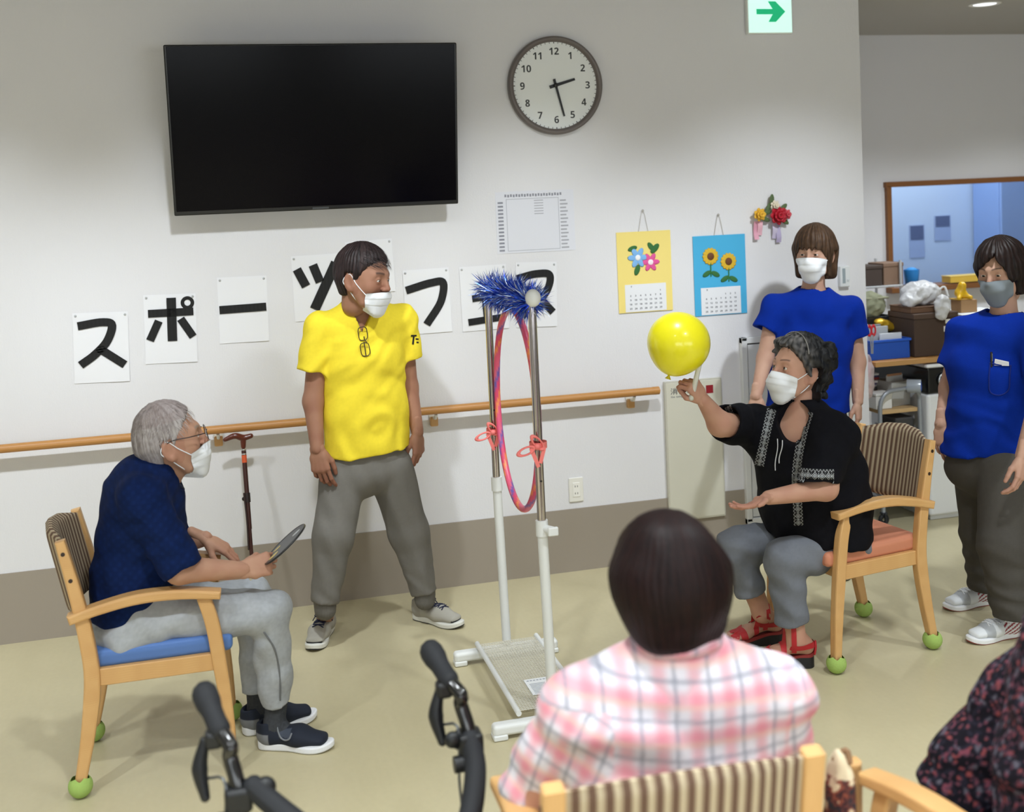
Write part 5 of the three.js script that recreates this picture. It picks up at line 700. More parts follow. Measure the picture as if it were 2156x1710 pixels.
// ---- man in navy, seated at the left, facing the hoop
{
  const zc = 1.28, P = (x, y, z = zc) => A(x, y, z), fwd = V(0.97, 0.2, -0.1), m = headMatrix(P(357, 930), fwd, UP, 1.08);
  const S = [{ c: P(276, 1275), w: 0.175, d: 0.13 }, { c: P(288, 1195), w: 0.17, d: 0.13 }, { c: P(298, 1105), w: 0.175, d: 0.126 }, { c: P(304, 1040), w: 0.17, d: 0.108 }, { c: P(322, 996), w: 0.085, d: 0.066 }].map((s) => ({ ...s, side: V(0, 0, 1) }));
  const shN = P(300, 1052, 1.455), elN = P(378, 1200, 1.485), wrN = P(512, 1200, 1.44), shF = P(318, 1040, 1.11), elF = P(360, 1150, 1.06), wrF = P(432, 1134, 1.1);
  const body = torsoField(S.slice(1), -0.016); limb(body, shN, elN, wrN, [0.045, 0.043, 0.044, 0.0265]); limb(body, shF, elF, wrF, [0.042, 0.04, 0.041, 0.0265]);
  const kN = P(566, 1290, 1.39), aN = P(583, 1480, 1.35), kF = P(532, 1262, 1.18), aF = P(540, 1455, 1.21);
  const p = makePerson('elderly man in navy shirt sitting in the blue seated armchair holding a fan', [-0.2, 0, zc], {
    head: { m, w: 1.02, eye: 0.0042, deep: 0.087 }, ...skinSet('#b58b74', '#a5715e', '#8d8078'), spots: 0.8, body, neck: [P(324, 995), 0.058], gaze: [0.1, 0.1, 1],
    hands: [{ left: false, at: wrN, dir: P(560, 1188, 1.43).sub(wrN), back: V(-0.25, 0.35, 0.9), curl: [[1.0, 1.5, 0.9], [1.05, 1.5, 0.9], [1.1, 1.5, 0.9], [1.1, 1.4, 0.9]], spread: 0.01, thumb: [0.45, 0.85, -0.7], thumb2: [-0.35, 0.8, -0.6] }, { left: true, at: wrF, dir: V(0.8, -0.5, 0.12), back: V(0.5, 0.82, 0.2), curl: [0.3, 0.34, 0.36, 0.4], spread: 0.07, thumb: [0.6, 0.8, -0.5] }],
    mask: { top: -0.031, low: -0.115, wide: 0.98, nose: 0.1, arch: 0.6 },
    hair: { thick: 0.0085, deep: 0.088, soft: 0.014, dark: lin('#6f6664'), light: lin('#bcb6b6'), lift: 0.005, nape: -0.07, h: 0.003, ridge: 60, amp: 0.0009, lump: 0.0025, lf: 60,
      face: (x, y, z) => { const hl = z > 0.085 ? 0.088 : z > 0.05 ? 0.05 + (z - 0.05) * 1.1 : z > 0.018 ? 0.01 + (z - 0.018) * 1.25 : z > 0.004 ? -0.025 + (z - 0.004) * 2.5 : z > -0.03 ? 0.022 - (0.004 - z) * 0.3 : -0.075 - (z + 0.03) * -0.0; const ear = Math.abs(x) > 0.06 && z < 0.004 && z > -0.032 ? 0.02 - y : -1; return Math.max(z < -0.03 ? -0.074 - y : (hl - y) * 0.6, ear); },
      tint: (c, x, y, z) => mixc(mixc(c, lin('#8a7a78'), y > 0.07 ? 0.5 : 0.1), lin('#d8d4d4'), 0.6 * Math.exp(-((z - 0.035) ** 2 + (y - 0.025) ** 2) / 0.0006)) },
    strands: () => { const f = new Field(); f.ell([0, 0.035, -0.005], [0.0845, 0.0965, 0.096]); return hairStrands(f, 1300, 0.028, 0.0006, (s) => mixc(lin('#857a78'), lin('#c2bcbc'), rnd() * (s.y > 0.08 ? 0.6 : 1)), (s) => s.y > 0.02 + (s.z > 0.02 ? (s.z - 0.02) * 0.7 : 0) || (s.z < -0.03 && s.y > -0.06), (s) => V(s.x * 2, -0.9, s.z > 0.02 ? 0.5 : -0.3)); },
  });
  const hfh = new Field(); hfh.ell([0, 0.036, -0.014], [0.088, 0.1, 0.11]);
  eyeglasses(0x3a3436, m, p.rel, p.g);
  // polo shirt
  const sh = torsoField(S, 0.004, 0.04); sh.plane(S[0].c.clone().add(V(0, -0.04, 0)), V(-0.25, -1, 0), 0.006); sh.cone(S[3].c, shN, 0.1, 0.066, 0.06).cone(S[3].c, shF, 0.1, 0.062, 0.06);
  sh.join(sleeve(shN, P(386, 1200, 1.488), 0.074, 0.063), 0.03).join(sleeve(shF, P(375, 1150, 1.07), 0.07, 0.06), 0.03);
  sh.ec(P(326, 992), P(350, 940), V(0, 0, 1), [0.06, 0.058], [0.07, 0.075], 0.004, 1); sh.ec(P(345, 990), P(376, 1000), V(0, 0, 1), [0.05, 0.05], [0.045, 0.045], 0.006, 1);
  sh.noise = folds(0.003, [[0.6, 0.5, 0.1, 70, 0, 1], [-0.5, 0.8, 0.2, 95, 1, 0.7]]);
  p.clothe('polo_shirt', sh, 0.0055, cottonM(), (x, y, z) => { const k = 0.85 + 0.3 * Math.max(0, Math.sin(x * 210) * Math.sin(y * 210)) + 0.15 * NZ(x * 60, y * 60, z * 60); const c = lin('#0b1f4c'); return [c[0] * k, c[1] * k, c[2] * k]; });
  const col = tube([P(322, 972, 1.215), P(356, 1000, 1.22), P(384, 1030, 1.265), P(366, 1012, 1.325), P(330, 984, 1.345), P(297, 964, 1.29), P(322, 972, 1.215)], 0.008, 60, 8); part('collar', p.rel(col), mat(0x0e1c3c, 0.85), p.g);
  // grey sweat trousers
  const tr = new Field(); tr.ec(P(262, 1315, 1.28), P(300, 1300, 1.28), V(0, 0, 1), [0.19, 0.1], [0.19, 0.1], 0.04); tr.join(trouserLeg(P(300, 1296, 1.37), kN, aN, [0.094, 0.07, 0.047]), 0.03).join(trouserLeg(P(300, 1290, 1.19), kF, aF, [0.092, 0.068, 0.045]), 0.012);
  tr.noise = folds(0.0032, [[0.8, 0.3, 0.1, 70, 0.4, 1], [0.4, -0.8, 0.3, 60, 1, 1]]); p.clothe('sweat_trousers', tr, 0.0065, cottonM(), speck(lin('#a6aab0'), 0.14, 90));
  { const seam = [[556, 1332], [576, 1362], [586, 1400], [590, 1440], [590, 1474]].map(([x, y]) => { const d = rayOf(x, y).normalize(); return tr.hit(CAM.clone().addScaledVector(d, 3), d, 2); }).filter(Boolean); part('side_seam', p.rel(tube(seam, 0.0032, 40, 6)), mat(0x6d6f72, 0.9), p.g); }
  const feet = [[FL(543, 1572), FL(706, 1578), P(583, 1468, 1.35)], [FL(508, 1548), FL(660, 1512), P(540, 1440, 1.21)]];
  for (const [h, t, a] of feet) { const d = t.clone().sub(h).normalize(), b = h.clone().addScaledVector(d, 0.062).setY(0.075), s = new Field(); s.cone(a, b, 0.037, 0.034).cone(b, b.clone().addScaledVector(d, 0.04).add(V(0, -0.02, 0)), 0.032, 0.028); s.noise = (x, y, z) => 0.0012 * Math.sin(Math.atan2(x - a.x, z - a.z) * 34); p.clothe('sock', s, 0.004, cottonM(), speck(lin('#3f4145'), 0.2, 150)); }
  const shoeCol = (x, y, z) => (x < 0.055 && y < 0.06 ? lin('#77797d') : x > 0.092 && x < 0.134 && y > 0.052 && Math.abs(z) > 0.018 ? lin('#3f4654') : lin('#131b2c')), stripe = (shoe, put, up) => { const pts = []; for (const [x, y] of [[0.084, 0.088], [0.09, 0.068], [0.1, 0.052], [0.116, 0.047], [0.132, 0.054], [0.138, 0.068]]) { const h = up.hit(V(x, y, 0.2), V(0, 0, -1), 0.3); if (h) pts.push(h.add(V(0, 0, 0.001))); } if (pts.length > 2) part('trim_line', put(tube(pts, 0.003, 24, 6)), mat(0x7b7f86, 0.7), shoe); };
  for (const [h, t] of feet) makeShoe(p.g, h, t, { L: 0.268, color: shoeCol, sole: 0xe9eaee, high: 1, extra: stripe });
  // hand fan held in the near hand
  const c = P(600, 1146, 1.42), u = V(0.77, 0.62, -0.1).normalize(), sight = c.clone().sub(CAM).normalize(), n = u.clone().cross(sight).multiplyScalar(u.clone().cross(sight).y > 0 ? 1 : -1).normalize().multiplyScalar(0.985).addScaledVector(sight, -0.16); n.addScaledVector(u, -n.dot(u)).normalize(); const f = thing('hand_fan', 'round dark hand fan held by the seated man in navy', 'fan', [c.x, c.y, c.z]); const q = new THREE.Matrix4().makeBasis(u, n, u.clone().cross(n));
  const disc = new THREE.CylinderGeometry(0.086, 0.086, 0.004, 48); disc.applyMatrix4(q); part('blade', disc, mat(0x4a4d52, 0.4), f); part('rim', new THREE.TorusGeometry(0.086, 0.0035, 8, 60).rotateX(Math.PI / 2).applyMatrix4(q), mat(0x1c1d20, 0.35), f);
  const under = new THREE.CylinderGeometry(0.08, 0.08, 0.002, 40); under.translate(0, -0.004, 0); under.applyMatrix4(q); part('print_side', under, mat(0xdfe0e2, 0.5), f); for (const [a, b, r] of [[-0.05, 0.02, 0.02], [-0.03, -0.03, 0.015], [0.05, 0.01, 0.016]]) { const d = new THREE.CylinderGeometry(r, r, 0.001, 20); d.scale(1, 1, 0.6); d.translate(a, 0.003, b); d.applyMatrix4(q); part('fan_decoration', d, mat(a > 0 ? 0xc9cbce : 0xd9c27a, 0.5), f); }
  part('handle', [rod(u.clone().multiplyScalar(-0.08), u.clone().multiplyScalar(-0.155), 0.008, 0.0075)], mat(0xd8d4c8, 0.5), f);
}
// ---- man in the yellow shirt
{
  const P = A, f0 = V(0.4, 0, 0.92).normalize(), side = V(f0.z, 0, -f0.x), m = headMatrix(P(766, 586, 0.58), V(0.77, -0.1, 0.63), V(0.06, 1, 0), 1.1);
  const S = [{ c: P(774, 945, 0.46), w: 0.188, d: 0.125 }, { c: P(770, 860, 0.46), w: 0.178, d: 0.12 }, { c: P(766, 750, 0.46), w: 0.175, d: 0.122 }, { c: P(763, 690, 0.46), w: 0.17, d: 0.1 }, { c: P(758, 648, 0.48), w: 0.08, d: 0.06 }].map((s) => ({ ...s, side }));
  const shR = P(676, 690, 0.5), elR = P(659, 845, 0.52), wrR = P(668, 945, 0.58), shL = P(846, 672, 0.41), elL = P(861, 815, 0.38), wrL = P(879, 910, 0.44);
  const body = torsoField(S.slice(1), -0.018); limb(body, shR, elR, wrR, [0.046, 0.04, 0.041, 0.0275]); limb(body, shL, elL, wrL, [0.045, 0.038, 0.039, 0.027]);
  const hipR = P(728, 985, 0.48), hipL = P(820, 985, 0.44), kR = P(702, 1125, 0.54), kL = P(862, 1120, 0.42), aR = P(684, 1268, 0.56), aL = P(894, 1248, 0.44);
  const hR = FL(694, 1322), tR = FL(652, 1384), hL = FL(872, 1300), tL = FL(984, 1326);
  body.cone(aR, hR.clone().add(V(-0.02, 0.07, 0.06)), 0.036, 0.036).cone(aL, hL.clone().add(V(0.05, 0.07, 0.0)), 0.036, 0.036);
  const p = makePerson('elderly man in yellow shirt standing by the wall with his mask under his nose', [0.57, 0, 0.46], {
    head: { m, w: 1.0, eye: 0.0036 }, ...skinSet('#9d725c', '#8a5948', '#2c2220'), spots: 0.9, browT: 0.005, body, neck: [P(758, 655, 0.47), 0.06], gaze: [0.25, -0.1, 1],
    hands: [{ left: false, at: wrR, dir: V(0.1, -1, 0.16), back: V(-0.45, 0.1, 0.9), curl: [0.35, 0.5, 0.55, 0.6], s: 1.05, thumb: [0.5, 0.9, -0.4], thumb2: [0.1, 1, -0.3] }, { left: true, at: wrL, dir: V(0.0, -1, 0.08), back: V(0.75, 0.05, 0.66), curl: [0.45, 0.55, 0.6, 0.6], s: 1.05, thumb: [0.35, 0.9, -0.5], thumb2: [0.05, 1, -0.4] }],
    mask: { top: -0.041, low: -0.118, wide: 0.92, nose: 0.098, pleats: 3, arch: 0.3 },
    hair: { thick: 0.0115, soft: 0.012, dark: lin('#120e10'), light: lin('#3a2e2e'), lift: 0.006, nape: -0.06, ridge: 42, amp: 0.0014, lump: 0.003, lf: 40,
      face: (x, y, z) => { const hl = z > 0.082 ? 0.078 : z > 0.05 ? 0.045 + (z - 0.05) * 1.03 : z > 0.02 ? 0.0 + (z - 0.02) * 1.5 : z > 0.004 ? -0.034 + (z - 0.004) * 2.1 : 0.022; const ear = Math.abs(x) > 0.06 && z < 0.004 && z > -0.032 ? 0.02 - y : -1; return Math.max(z < -0.03 ? -0.066 - y : (hl - y) * 0.6, ear); } },
    strands: () => { const f = new Field(); f.ell([0, 0.036, -0.012], [0.0885, 0.1, 0.106]); return hairStrands(f, 240, 0.035, 0.0006, () => mixc(lin('#120e10'), lin('#3a2e2e'), rnd()), (s) => s.y > 0.05 && s.z > 0.025, (s) => V(s.x * 3 + 0.3, -0.2, 0.9)); },
  });
  const sh = torsoField(S, 0.006, 0.04); sh.plane(P(774, 950, 0.46), V(0.03, -1, 0.0), 0.005); sh.ec(P(774, 955, 0.46), P(772, 930, 0.46), side, [0.176, 0.112], [0.165, 0.1], 0.004, 1);
  sh.cone(S[3].c, shR, 0.085, 0.062, 0.05).cone(S[3].c, shL, 0.085, 0.06, 0.05);
  sh.join(sleeve(shR, P(656, 784, 0.52), 0.068, 0.062), 0.02).join(sleeve(shL, P(862, 756, 0.4), 0.066, 0.058), 0.02);
  sh.cone(P(758, 642, 0.485), V(0, -0.05, -0.03).applyMatrix4(m), 0.061, 0.064, 0.004, 1); { const n0 = P(758, 645, 0.53), tip = P(763, 696, 0.575); sh.ec(n0, tip, side, [0.056, 0.06], [0.006, 0.04], 0.004, 1); }
  sh.noise = (x, y, z) => { const dx = x - 0.56, dy = y - 1.05; return 0.0035 * Math.sin(Math.hypot(dx * 1.1, dy + 0.16) * 62 + 3 * NZ(x * 8, y * 8, z * 8)) * sstep(1.35, 1.0, y) + 0.0032 * NZ(x * 14, y * 10, z * 14) + 0.002 * Math.sin((x * 0.7 - y * 0.7) * 90 + 3 * NZ(x * 10, y * 10, z * 10)) * sstep(0.9, 1.2, y); };
  p.clothe('t_shirt', sh, 0.0055, cottonM(), speck(lin('#f0d83c'), 0.05, 90));
  { // collar rib and the letters on the sleeve
    const rim = []; for (let i = 0; i <= 24; i++) { const a = i / 24 * 2 * Math.PI; const o = P(760, 655, 0.5).addScaledVector(side, 0.068 * Math.sin(a)).addScaledVector(f0, 0.0 + 0.075 * Math.cos(a)).add(V(0, Math.cos(a) > 0 ? -0.06 * Math.cos(a) ** 2 : 0.03, 0)); const hsurf = sh.hit(o.clone().addScaledVector(f0, 0.1), f0.clone().negate(), 0.25); if (Math.cos(a) > 0.1 && hsurf && hsurf.distanceTo(o) < 0.08) rim.push(hsurf.add(V(0, 0.001, 0.001))); }
    const lm = mat(0x1a160c, 0.7), put = (px, py, w, h, r = 0) => { const d = rayOf(px, py), s = sh.hit(CAM.clone().addScaledVector(d, 4.0 / d.length()), d, 2); if (!s) return; const n = sh.normal(s, 0.008), g = new THREE.BoxGeometry(w, h, 0.004); g.rotateZ(r); g.applyQuaternion(new THREE.Quaternion().setFromUnitVectors(V(0, 0, 1), n)); g.translate(s.x, s.y, s.z); part('sleeve_print', p.rel(g), lm, p.g); };
    put(871, 707, 0.03, 0.007, -0.15); put(870, 717, 0.008, 0.034, -0.2); put(878, 714, 0.016, 0.006, -0.15); put(879, 721, 0.012, 0.006, -0.15); }
  const tr = new Field(); tr.ec(P(772, 925, 0.46), P(773, 985, 0.46), side, [0.155, 0.105], [0.175, 0.118], 0.04).join(trouserLeg(hipR, kR, aR, [0.1, 0.083, 0.05]), 0.03).join(trouserLeg(hipL, kL, aL, [0.1, 0.083, 0.05]), 0.018);
  tr.noise = (x, y, z) => 0.0022 * Math.sin(y * 90 + x * 60 + 5 * NZ(x * 9, y * 9, z * 9)) * sstep(0.35, 0.15, y) + 0.004 * NZ(x * 14, y * 5, z * 14) + 0.002 * Math.sin((x + y * 0.4) * 80);
  p.clothe('trousers', tr, 0.0065, cottonM(), speck(lin('#75726d'), 0.05, 90));
  for (const [a, b] of [[aR, 0.044], [aL, 0.044]]) { const c = new Field(); c.cone(a.clone().add(V(0, -0.03, 0)), a.clone().add(V(0, 0.006, 0)), b, b + 0.002); c.noise = (x, y, z) => 0.001 * Math.sin(Math.atan2(x - a.x, z - a.z) * 40); p.clothe('ankle_cuff', c, 0.004, cottonM(), speck(lin('#6a6762'), 0.08, 90)); }
  for (const [h, t] of [[hR, tR], [hL, tL]]) makeShoe(p.g, h, t, { L: 0.27, color: (x, y) => (x > 0.235 && y < 0.035 ? lin('#17181c') : mixc(lin('#a8a49a'), lin('#8c8880'), x < 0.07 ? 0.5 : 0.1)), sole: 0xdcdbd4, outsole: 0x1f2024, lace: 0x161c3c, high: 1 });
  // reading glasses hung in the neck of the shirt
  const gp = (px, py) => { const d = rayOf(px, py), s = sh.hit(CAM.clone().addScaledVector(d, 3.6 / d.length()), d, 2); return (s || P(px, py, 0.6)).add(V(0, 0, 0.008)); }, c = gp(765, 715), t = thing('hanging_eyeglasses', 'dark framed eyeglasses hanging from the neck of the yellow shirt', 'eyeglasses', [c.x, c.y, c.z]); const fr = mat(0x3a2c18, 0.35);
  for (const [x, y, a] of [[763, 702, 0.08], [768, 735, 0.12]]) { const o = gp(x, y).sub(c).add(V(0, 0, 0.004)), pts = []; for (let i = 0; i < 20; i++) { const b = i / 20 * 2 * Math.PI; pts.push(V(0.018 * Math.sign(Math.cos(b)) * Math.abs(Math.cos(b)) ** 0.6, 0.027 * Math.sign(Math.sin(b)) * Math.abs(Math.sin(b)) ** 0.6, 0).applyAxisAngle(V(0, 0, 1), a).add(o)); } part('rim', tube(pts, 0.002, 60, 6, true), fr, t); const L = new THREE.CircleGeometry(0.018, 20); L.scale(1, 1.45, 1); L.translate(o.x, o.y, o.z); part('lens', L, phys(0xffffff, 0.05, { transmission: 1, thickness: 0, ior: 1.3 }), t); }
  part('bridge', tube([gp(766, 716).sub(c).add(V(0.004, 0.0, 0.004)), gp(767, 719).sub(c).add(V(0.006, 0, 0.006)), gp(768, 722).sub(c).add(V(0.004, 0, 0.004))], 0.002, 10, 6), fr, t); part('temple_arm', [rod(gp(761, 686).sub(c), gp(766, 715).sub(c).add(V(0.002, 0, 0)), 0.0022), rod(gp(766, 720).sub(c), gp(770, 750).sub(c), 0.0022)], fr, t);
}
// ---- woman in the black blouse, seated at the right
{
  const P = A, f0 = V(-0.86, 0, 0.51).normalize(), side = V(f0.z, 0, -f0.x), m = headMatrix(P(1679, 778, 1.24), V(-0.97, 0.2, 0.17), UP, 1.02);
  const S = [{ c: P(1722, 1120, 1.25), w: 0.205, d: 0.17 }, { c: P(1712, 1050, 1.25), w: 0.2, d: 0.165 }, { c: P(1696, 970, 1.25), w: 0.185, d: 0.14 }, { c: P(1688, 915, 1.25), w: 0.175, d: 0.11 }, { c: P(1686, 872, 1.25), w: 0.085, d: 0.066 }].map((s) => ({ ...s, side }));
  const shL = P(1752, 918, 1.4), elL = P(1738, 1028, 1.5), wrL = P(1618, 1048, 1.5), shR = P(1598, 905, 1.12), elR = P(1516, 893, 1.26), wrR = P(1481, 843, 1.3);
  const body = torsoField(S.slice(1), -0.016); body.cone(P(1686, 880, 1.25), P(1690, 830, 1.24), 0.056, 0.052, 0.03); limb(body, shL, elL, wrL, [0.05, 0.045, 0.043, 0.026]); limb(body, shR, elR, wrR, [0.052, 0.046, 0.046, 0.0265]);
  const kR = P(1550, 1150, 1.15), aR = P(1582, 1250, 1.17), kL = P(1652, 1178, 1.36), aL = P(1668, 1310, 1.36), hipR = P(1725, 1128, 1.15), hipL = P(1755, 1150, 1.34);
  const hR = FL(1652, 1352), tR = FL(1553, 1358), hL = FL(1718, 1402), tL = FL(1636, 1402);
  const foot = (h, t, knee, ank) => { const d = t.clone().sub(h).setY(0).normalize(), sd = d.clone().cross(UP), at = (x, y, z = 0) => h.clone().setY(y).addScaledVector(d, x).addScaledVector(sd, z); body.cone(knee, ank, 0.05, 0.036).cone(ank, at(0.055, 0.1), 0.036, 0.03).ec(at(0.035, 0.075), at(0.06, 0.09), sd, [0.03, 0.034], [0.03, 0.03]).ec(at(0.06, 0.088), at(0.16, 0.05), sd, [0.03, 0.028], [0.042, 0.018]).ec(at(0.15, 0.05), at(0.18, 0.044), sd, [0.043, 0.016], [0.04, 0.013]); for (let i = 0; i < 5; i++) body.cone(at(0.17, 0.043, 0.03 - i * 0.015), at(0.225 - Math.abs(i - 1.2) * 0.008, 0.036, 0.032 - i * 0.0155), i === 0 ? 0.0105 : 0.0085, i === 0 ? 0.0095 : 0.0075, 0.004); return at; };
  const fR = foot(hR, tR, kR, P(1604, 1290, 1.17)), fL = foot(hL, tL, kL, P(1677, 1350, 1.37));
  const p = makePerson('elderly woman in black embroidered blouse sitting in the pink seated armchair', [2.15, 0, 1.24], {
    head: { m, w: 0.98, eye: 0.0048 }, ...skinSet('#bf937d', '#ab7666', '#4a3430'), spots: 0.5, browT: 0.003, browY: 0.026, body, bodyH: 0.007, gaze: [-0.15, 0.15, 1],
    hands: [{ left: true, at: wrL, dir: V(-0.93, -0.2, 0.2), back: V(0.1, -0.95, 0.3), curl: [0.18, 0.22, 0.28, 0.34], s: 0.95, thumb: [0.75, 0.7, 0.1], thumb2: [0.45, 0.9, 0.1], spread: 0.08 }, { left: false, at: wrR, dir: V(-0.55, 0.8, 0.1), back: V(0.35, 0.25, 0.9), curl: [[1.1, 1.4, 0.8], [1.15, 1.5, 0.8], [1.2, 1.5, 0.8], [1.2, 1.5, 0.8]], s: 0.95, spread: 0.01, thumb: [0.5, 0.8, -0.6], thumb2: [-0.3, 0.8, -0.5] }],
    mask: { top: -0.016, low: -0.116, wide: 0.98, nose: 0.108, pleats: 4 },
    hair: { thick: 0.02, dark: lin('#0a0a0c'), light: lin('#232428'), lift: 0.006, nape: -0.085, napeW: 0.062, ridge: 26, amp: 0.002, lump: 0.007, lf: 48, wild: 2,
      extra: (f) => { for (let i = 0; i < 60; i++) { const a = rr(0.9, 5.4), y = rr(-0.1, 0.1), r = 0.088 + 0.012 * Math.cos(y * 9); f.ball([Math.sin(a) * r * 0.92, y + 0.01, Math.cos(a) * r * 1.08 - 0.022], rr(0.014, 0.026), 0.012); } },
      face: (x, y, z) => { const hl = z > 0.075 ? 0.085 : z > 0.04 ? 0.035 + (z - 0.04) * 1.4 : z > 0.012 ? -0.02 + (z - 0.012) * 1.9 : -0.2; const ear = Math.abs(x) > 0.055 && z > -0.03 && z <= 0.014 ? 0.018 - y : -1; return Math.max((hl - y) * 0.6, ear, -0.105 - y); },
      tint: (c, x, y, z) => (z > -0.005 ? mixc(c, lin('#7d7a7a'), clamp(0.75 * sstep(-0.01, 0.05, z) * (0.55 + NZ(x * 60, y * 60, z * 60)), 0, 1)) : c) },
    strands: () => { const f = new Field(); f.ell([0, 0.03, -0.02], [0.1, 0.108, 0.116]); return hairStrands(f, 420, 0.03, 0.0013, (s) => mixc(lin('#101012'), lin(s.z > 0.02 ? '#8c8888' : '#3a3a3e'), rnd()), (s) => (s.y > 0.06 && s.z < 0.06) || (s.z < -0.02 && s.y > -0.09), (s) => V(s.x * 2, -0.6 + rr(-0.6, 0.6), s.z < 0 ? -0.4 : -0.8)); },
  });
  { const pts = [], M = m; for (let i = 0; i <= 20; i++) { const a = (i / 20 - 0.5) * 2.5; pts.push(V(0.097 * Math.sin(a), 0.032 + 0.107 * Math.cos(a), 0.032).applyMatrix4(M)); } part('hair_band', p.rel(tube(pts, 0.0024, 40, 6)), mat(0x8f8c8a, 0.4, { metalness: 0.3 }), p.g); }
  const sh = torsoField(S, 0.012, 0.05); sh.cone(S[3].c, shL, 0.1, 0.075, 0.06).cone(S[3].c, shR, 0.1, 0.075, 0.06);
  const slL = sleeve(shL, P(1722, 1012, 1.49), 0.088, [0.074, 0.062], { side: V(-0.7, 0.1, 0.6), cut: V(-0.1, -1, 0.1) }); sh.join(slL, 0.05).join(sleeve(shR, P(1527, 889, 1.24), 0.088, 0.072, { }), 0.05);
  sh.cone(P(1770, 985, 1.36), P(1745, 1100, 1.32), 0.08, 0.09, 0.06); sh.plane(P(1722, 1128, 1.25), V(-0.1, -1, 0), 0.006);
  sh.cone(P(1686, 885, 1.25), P(1690, 830, 1.24), 0.06, 0.066, 0.004, 1); { const q = P(1672, 885, 1.3), tip = P(1643, 928, 1.44); sh.ec(q, tip, side, [0.066, 0.075], [0.016, 0.05], 0.004, 1); }
  sh.noise = folds(0.0045, [[0.9, 0.25, 0.5, 46, 0, 1], [0.7, -0.5, 0.2, 60, 1, 0.6]]);
  p.clothe('blouse', sh, 0.0058, cottonM(), speck(lin('#0c0c12'), 0.25, 90));
  // embroidered bands: ribbons laid on the blouse along the sight of it, white thread on black
  const lace = canvasTex(64, 128, (g) => { g.fillStyle = '#101015'; g.fillRect(0, 0, 64, 128); g.strokeStyle = '#cfd3d6'; g.lineWidth = 2.6; for (let k = 0; k < 2; k++) { const y = k * 64; g.beginPath(); g.moveTo(14, y); g.lineTo(2, y + 16); g.lineTo(14, y + 32); g.lineTo(2, y + 48); g.lineTo(14, y + 64); g.moveTo(50, y); g.lineTo(62, y + 16); g.lineTo(50, y + 32); g.lineTo(62, y + 48); g.lineTo(50, y + 64); g.stroke(); g.beginPath(); g.moveTo(32, y + 2); g.lineTo(48, y + 32); g.lineTo(32, y + 62); g.lineTo(16, y + 32); g.closePath(); g.moveTo(32, y + 16); g.lineTo(40, y + 32); g.lineTo(32, y + 48); g.lineTo(24, y + 32); g.closePath(); g.stroke(); g.fillStyle = '#9ba4a8'; g.beginPath(); g.arc(32, y + 32, 5, 0, 7); g.fill(); g.fillRect(18, y - 3, 28, 5); } }, { repeat: [1, 1] });
  const laceM = mat(0xffffff, 0.8, { map: lace, side: THREE.DoubleSide });
  const on = (px, py) => { const d = rayOf(px, py).normalize(); const s = sh.hit(CAM.clone().addScaledVector(d, 3.6), d, 2.2); return s && { p: s, n: sh.normal(s, 0.006) }; };
  const ribbon = (name, line, w, rep) => { const c = new THREE.CatmullRomCurve3(line.map((q) => V(q[0], q[1], 0))), n = 60, pos = [], uv = [], idx = []; let rows = 0, len = 0, last; for (let i = 0; i <= n; i++) { const q = c.getPoint(i / n), t = c.getTangent(i / n), L = []; for (let j = 0; j <= 4; j++) { const h = on(q.x - t.y * w * (j / 4 - 0.5), q.y + t.x * w * (j / 4 - 0.5)); if (h) L.push(h.p.clone().addScaledVector(h.n, 0.0025)); } if (L.length < 5) continue; if (last) len += Math.min(0.05, L[2].distanceTo(last)); last = L[2]; L.forEach((v, j) => { pos.push(v.x, v.y, v.z); uv.push(j / 4, len / 0.052); }); if (rows++) for (let j = 0; j < 4; j++) { const b = (rows - 1) * 5 + j, a = b - 5; idx.push(a, a + 1, b, b, a + 1, b + 1); } } const g = new THREE.BufferGeometry(); g.setAttribute('position', new THREE.BufferAttribute(new Float32Array(pos), 3)); g.setAttribute('uv', new THREE.BufferAttribute(new Float32Array(uv), 2)); g.setIndex(idx); g.computeVertexNormals(); part(name, p.rel(g), laceM, p.g, 'white embroidered band'); };
  lace.wrapS = lace.wrapT = THREE.RepeatWrapping;
  ribbon('embroidery', [[1626, 862], [1616, 900], [1603, 960], [1594, 1020], [1600, 1062]], 21);
  ribbon('embroidery', [[1704, 868], [1692, 910], [1682, 960], [1677, 1010], [1680, 1060], [1682, 1106]], 20);
  ribbon('embroidery', [[1685, 1000], [1720, 1003], [1755, 1003]], 30); ribbon('embroidery', [[1530, 850], [1540, 875], [1550, 900]], 16);
  for (const [a, b] of [[[1638, 925], [1634, 990]], [[1648, 928], [1642, 975]]]) { const pts = []; for (let i = 0; i <= 6; i++) { const h = on(a[0] + (b[0] - a[0]) * i / 6 + Math.sin(i) * 1.5, a[1] + (b[1] - a[1]) * i / 6); if (h) pts.push(h.p.addScaledVector(h.n, 0.003)); } if (pts.length > 2) part('neck_tie', p.rel(tube(pts, 0.002, 20, 6)), mat(0xd9dade, 0.6), p.g); }
  const tr = new Field(); tr.ec(P(1770, 1140, 1.25), P(1730, 1138, 1.25), side, [0.18, 0.09], [0.17, 0.09], 0.04).join(trouserLeg(hipR, kR, aR, [0.09, 0.07, 0.056]), 0.02).join(trouserLeg(hipL, kL, aL, [0.095, 0.074, 0.062]), 0.015);
  tr.noise = folds(0.003, [[0.5, 0.8, 0.1, 80, 0, 1], [0.8, 0.1, 0.3, 70, 1.2, 0.8]]); p.clothe('cropped_trousers', tr, 0.006, cottonM(), speck(lin('#72767f'), 0.07, 90));
